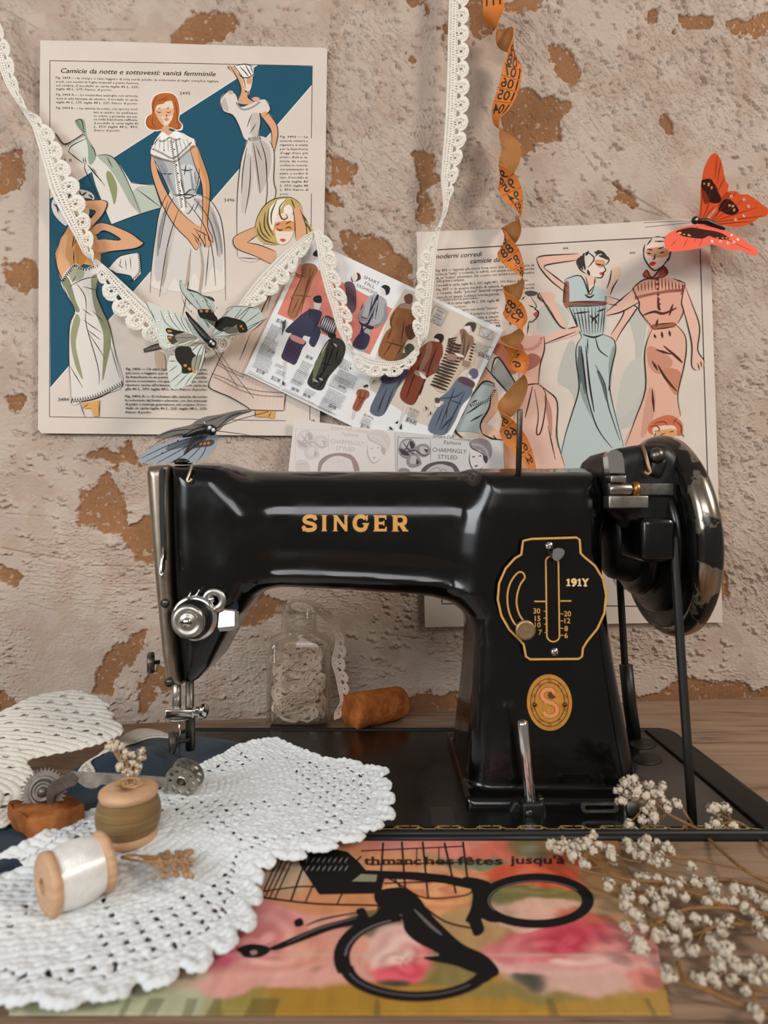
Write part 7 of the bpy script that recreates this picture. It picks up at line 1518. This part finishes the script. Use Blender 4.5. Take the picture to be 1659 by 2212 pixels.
# ---------------------------------------------------------------- dried flowers
petal = mat('dried_petal', '#e6d5bd', .85, spec=.15, noise=.18, nscale=300, sss=.0, bump=.5, bscale=900, bdist=.0005); twig = mat('dried_twig', '#8d6538', .75, noise=.3, nscale=300)
straw = mat('dried_straw', '#b98f62', .8, noise=.4, nscale=300)
def blossom_proto(seed):
    """a crumpled little flower head: overlapping curled petals round a core"""
    rnd = random.Random(seed); b = MB(); b.ball((0, 0, 0), .52, 12, petal)
    for k in range(11):
        d = Vector((rnd.gauss(0, 1), rnd.gauss(0, 1), rnd.gauss(.2, 1))).normalized(); u = d.orthogonal().normalized(); u.rotate(Matrix.Rotation(rnd.uniform(0, 6.28), 3, d)); w_ = d.cross(u); vs = []; m = 4
        for i in range(m+1):
            for j in range(m+1):
                s_ = (i/m-.5)*2; t = (j/m-.5)*2; r = .55+.40*(1-.35*(s_*s_+t*t)); q = d*(r+.10*math.sin(s_*4+k)*math.cos(t*4))+u*s_*.46*(1-.2*t*t)+w_*t*.46*(1-.2*s_*s_)+d*.22*math.sin(s_*3+k*2)*math.sin(t*3+k); vs.append(q)
        b.add(vs, [[i*(m+1)+j, (i+1)*(m+1)+j, (i+1)*(m+1)+j+1, i*(m+1)+j+1] for i in range(m) for j in range(m)], petal)
    me = bpy.data.meshes.new('blossom'); me.from_pydata([tuple(v) for v in b.v], [], b.f); me.materials.append(petal); me.polygons.foreach_set('use_smooth', [True]*len(me.polygons)); return me
BL = [blossom_proto(i) for i in range(5)]
def sprig(name, loc, lab, cat, group, blooms, stems, tw=twig):
    t = thing(name, loc, lab, cat, group); rnd = random.Random(len(blooms)*7+3)
    b = MB()
    for pts, r in stems: b.tube(cr([tuple(p) for p in pts], 4, False) if len(pts) > 2 else pts, r, 6, tw)
    b.build('stem', None, t)
    for p, r in blooms:
        o = bpy.data.objects.new('blossom', BL[rnd.randrange(5)]); COL.objects.link(o); o.parent = t; o.location = Vector(p)-Vector(loc); r *= 1.08; o.scale = (r*rnd.uniform(.8, 1.1), r*rnd.uniform(.8, 1.1), r*rnd.uniform(.8, 1.1)); o.rotation_euler = (rnd.uniform(-1, 1), rnd.uniform(-1, 1), rnd.uniform(0, 6.28))
    return t
GZ = lambda x, y: (1160+x/3.3246, 1640+y/3.3246)
def gz_list(s_, f, r0, r1, sd):
    rnd = random.Random(sd); return [(f(*GZ(a, b)), rnd.uniform(r0, r1)) for a, b in S(s_)]
def stems_to(blooms, hubs, r=.00042):
    out = []
    for p, _ in blooms:
        h = min(hubs, key=lambda q: (Vector(q)-Vector(p)).length); m = (Vector(p)+Vector(h))/2+Vector((0, 0, -.001)); out.append(([Vector(p), m, Vector(h)], r))
    return out
def flowers():
    A_ = lambda x, y: P(x, y, .402); GR = 'sprigs of dried white flowers'
    b1 = gz_list('630,165 690,145 715,225 805,180 900,195 580,218 605,305 820,325 755,430 905,290 1000,320 660,465 695,520 810,520 845,235 880,250 740,195 930,340 780,270 640,240 770,370 700,260 835,420 650,180', A_, .0026, .0040, 1)
    hb = [A_(*GZ(*q)) for q in ((820, 270), (930, 390), (1010, 440), (1110, 485))]
    ln = [A_(*GZ(*q)) for q in ((820, 270), (930, 385), (1130, 490), (1200, 545))]+[T(*GZ(1470, 780), z=.010), T(*GZ(1700, 900), z=.004), T(*GZ(1900, 1010), z=.0012)]
    ln2 = [T(*GZ(1470, 790), z=.010), T(*GZ(1130, 720), z=.010), T(*GZ(920, 700), z=.012)]
    sprig('dried_flower_sprig', T(*GZ(1200, 560), z=0.0), 'dried white flower sprig reaching over the bed edge at the foot of the pillar', 'dried flowers', GR, b1, stems_to(b1, hb)+[(ln, .0010), (ln2, .0007), ([A_(*GZ(1130, 490)), A_(*GZ(1040, 350))], .0007), ([A_(*GZ(1130, 490)), A_(*GZ(950, 400)), A_(*GZ(850, 300))], .0008)])
    f2 = lambda x, y: P(x, y, .405)
    b2 = gz_list('1260,350 1290,360 1365,360 1345,340 1245,485 1290,455 1410,480 1420,500 1340,540', f2, .0026, .0038, 2); h2 = [f2(*GZ(1400, 440)), f2(*GZ(1480, 470))]
    sprig('dried_flower_sprig', f2(*GZ(1400, 540)), 'short dried white sprig on the black bed, right of the belt', 'dried flowers', GR, b2, stems_to(b2, h2)+[([f2(*GZ(1400, 440)), f2(*GZ(1480, 470)), f2(*GZ(1560, 540)), T(*GZ(1659, 650), z=.003), T(*GZ(1800, 760), z=.001)], .0009)])
    f3 = lambda x, y: T(x, y, .010)
    b3 = gz_list('410,535 350,600 372,625 440,620 400,660 130,630 90,625 160,640 240,610 200,640 660,610 670,650 940,640 960,660 345,760 340,740 540,680 540,710 760,700 730,690 100,610 230,670 790,660 800,620 900,730 860,595 840,740 520,640 320,640 280,620 790,590 770,610 880,690 270,700 1105,770 380,585 180,605 930,750', f3, .0020, .0038, 3)
    h3 = [f3(*GZ(*q)) for q in ((330, 690), (460, 770), (600, 850), (760, 740), (900, 700))]
    sprig('dried_flower_sprig', T(*GZ(600, 800), z=0), 'dried white sprig lying across the printed script, near the bed edge', 'dried flowers', GR, b3, stems_to(b3, h3)+[([f3(*GZ(130, 640)), f3(*GZ(330, 690)), f3(*GZ(460, 770)), f3(*GZ(600, 855)), f3(*GZ(900, 880)), T(*GZ(1400, 870), z=.002), T(*GZ(1700, 960), z=.001)], .0009), ([f3(*GZ(600, 855)), f3(*GZ(300, 790)), f3(*GZ(200, 740))], .0007), ([f3(*GZ(760, 740)), f3(*GZ(1000, 850)), T(*GZ(1300, 940), z=.003)], .0008)])
    f4 = lambda x, y: T(x, y, .009)
    b4 = gz_list('740,840 790,850 870,870 940,880 640,930 650,960 650,990 640,1060 510,900 730,1130 700,1110 750,1190 760,1215 630,1190 650,1225 720,1330 750,1350 890,1030 880,1070 1040,870 1020,900 1130,880 1150,890 1250,890 1290,940 1060,990 1270,1000 1300,1020 1220,1030 1370,1030 1500,1070 1540,1100 1540,970 1570,990 1640,1040 1590,1140 1600,1210 1640,1260 1000,1130 990,1170 1140,1150 1220,1165 1330,1190 1380,1160 1330,1240 1250,1290 1280,1330 860,1250 850,1290 910,1260 980,1290 1065,1255 1120,1365 1010,1380 1360,1370 980,960 820,960 760,1010 930,950 700,900 1410,1020 1440,940', f4, .0022, .0036, 4)
    h4 = [f4(*GZ(*q)) for q in ((760, 980), (900, 930), (1120, 960), (1060, 1080), (1350, 1080), (1500, 1040), (860, 1180), (1200, 1230))]
    sprig('dried_flower_sprig', T(*GZ(1200, 1100), z=0), 'largest dried white flower bunch, spread over the table at the right edge', 'dried flowers', GR, b4, stems_to(b4, h4)+[([f4(*GZ(760, 980)), f4(*GZ(900, 930)), f4(*GZ(1120, 960)), f4(*GZ(1350, 1060)), T(*GZ(1640, 1130), z=.003), T(*GZ(1850, 1200), z=.001)], .0011), ([f4(*GZ(860, 1180)), f4(*GZ(1060, 1080)), f4(*GZ(1350, 1070)), T(*GZ(1700, 1100), z=.002)], .0009), ([f4(*GZ(1200, 1230)), f4(*GZ(1400, 1180)), T(*GZ(1700, 1240), z=.002)], .0008), ([f4(*GZ(1500, 1040)), f4(*GZ(1590, 1100)), T(*GZ(1750, 1150), z=.002)], .0009)])
    f5 = lambda x, y: T(x, y, .006)
    b5 = gz_list('1290,1450 1330,1480 1300,1500 1420,1470 1440,1490 1260,1590 1290,1610 930,1520 950,1560 1160,1570 1180,1600 1420,1580 1540,1560 1570,1600 1600,1450 1640,1500 1500,1660 1560,1800 1590,1840 1520,1500 1630,1560 1390,1590', f5, .0021, .0031, 5)
    h5 = [f5(*GZ(*q)) for q in ((1080, 1610), (1200, 1640), (1350, 1560), (1550, 1640))]
    sprig('dried_flower_sprig', T(*GZ(1300, 1600), z=0), 'dried white sprig nearest the bottom right corner of the table', 'dried flowers', GR, b5, stems_to(b5, h5)+[([f5(*GZ(1010, 1460)), f5(*GZ(1080, 1610)), f5(*GZ(1200, 1650)), T(*GZ(1450, 1760), z=.002), T(*GZ(1750, 1830), z=.001)], .0010), ([f5(*GZ(1350, 1560)), f5(*GZ(1550, 1640)), T(*GZ(1800, 1700), z=.001)], .0008)])
    # sprig standing in the hole of the olive spool
    fp = lambda x, y: P(x, y, .371); rnd = random.Random(4)
    b6 = [(fp(x, y), r) for x, y, r in ((238, 1611, .0030), (250, 1608, .0028), (262, 1613, .0024), (276, 1628, .0028), (290, 1632, .0026), (268, 1634, .0024), (305, 1622, .0022), (308, 1636, .0020), (262, 1657, .0032), (272, 1664, .0026), (300, 1655, .0024), (288, 1646, .0022), (296, 1668, .0022), (282, 1672, .0020), (246, 1616, .0022))]
    st = [([fp(284, 1700), fp(282+rnd.uniform(-6, 6), 1680), p], .0005) for p, r in b6]+[([P(284+math.cos(a)*rnd.uniform(8, 30), 1690+math.sin(a)*rnd.uniform(3, 12), .369), P(284+math.cos(a+.8)*25, 1690+math.sin(a+.8)*10, .369), P(284+math.cos(a+1.5)*rnd.uniform(8, 30), 1692+math.sin(a+1.5)*10, .369)], .0007) for a in [i*.45 for i in range(14)]]
    sprig('dried_flower_sprig', Vector((-.149, .370, .0447)), 'tiny dried sprig standing in the olive thread spool', 'dried flowers', GR, b6, st, straw)
    # brown seed heads on the doily
    rnd = random.Random(9); f7 = lambda x, y: T(x, y, .017); b7 = []
    for i in range(95):
        x = 330+rnd.random()**.7*85; y = 1842+rnd.random()*55-(x-330)*.05; b7.append((f7(x, y), rnd.uniform(.0008, .0016)))
    t = sprig('dried_grass_sprig', T(350, 1870, .012), 'brown dried grass head lying on the doily right of the white spool', 'dried flowers', None, [], [([f7(262, 1850), f7(300, 1848), f7(p[0], p[1])], .0004) for p in [(340+i*8, 1850+(i*37 % 45)) for i in range(9)]]+[([f7(262, 1852), f7(320, 1862), f7(400, 1856)], .0007)], straw)
    sb = mat('seed_head', '#b08a66', .85, noise=.45, nscale=250)
    for p, r in b7:
        m = MB(); m.ball(p, r, 8, sb, (1, .8, 1.3), Matrix.Rotation(rnd.uniform(0, 3), 3, 'Y')); m.build('seed_head', None, t)
flowers()
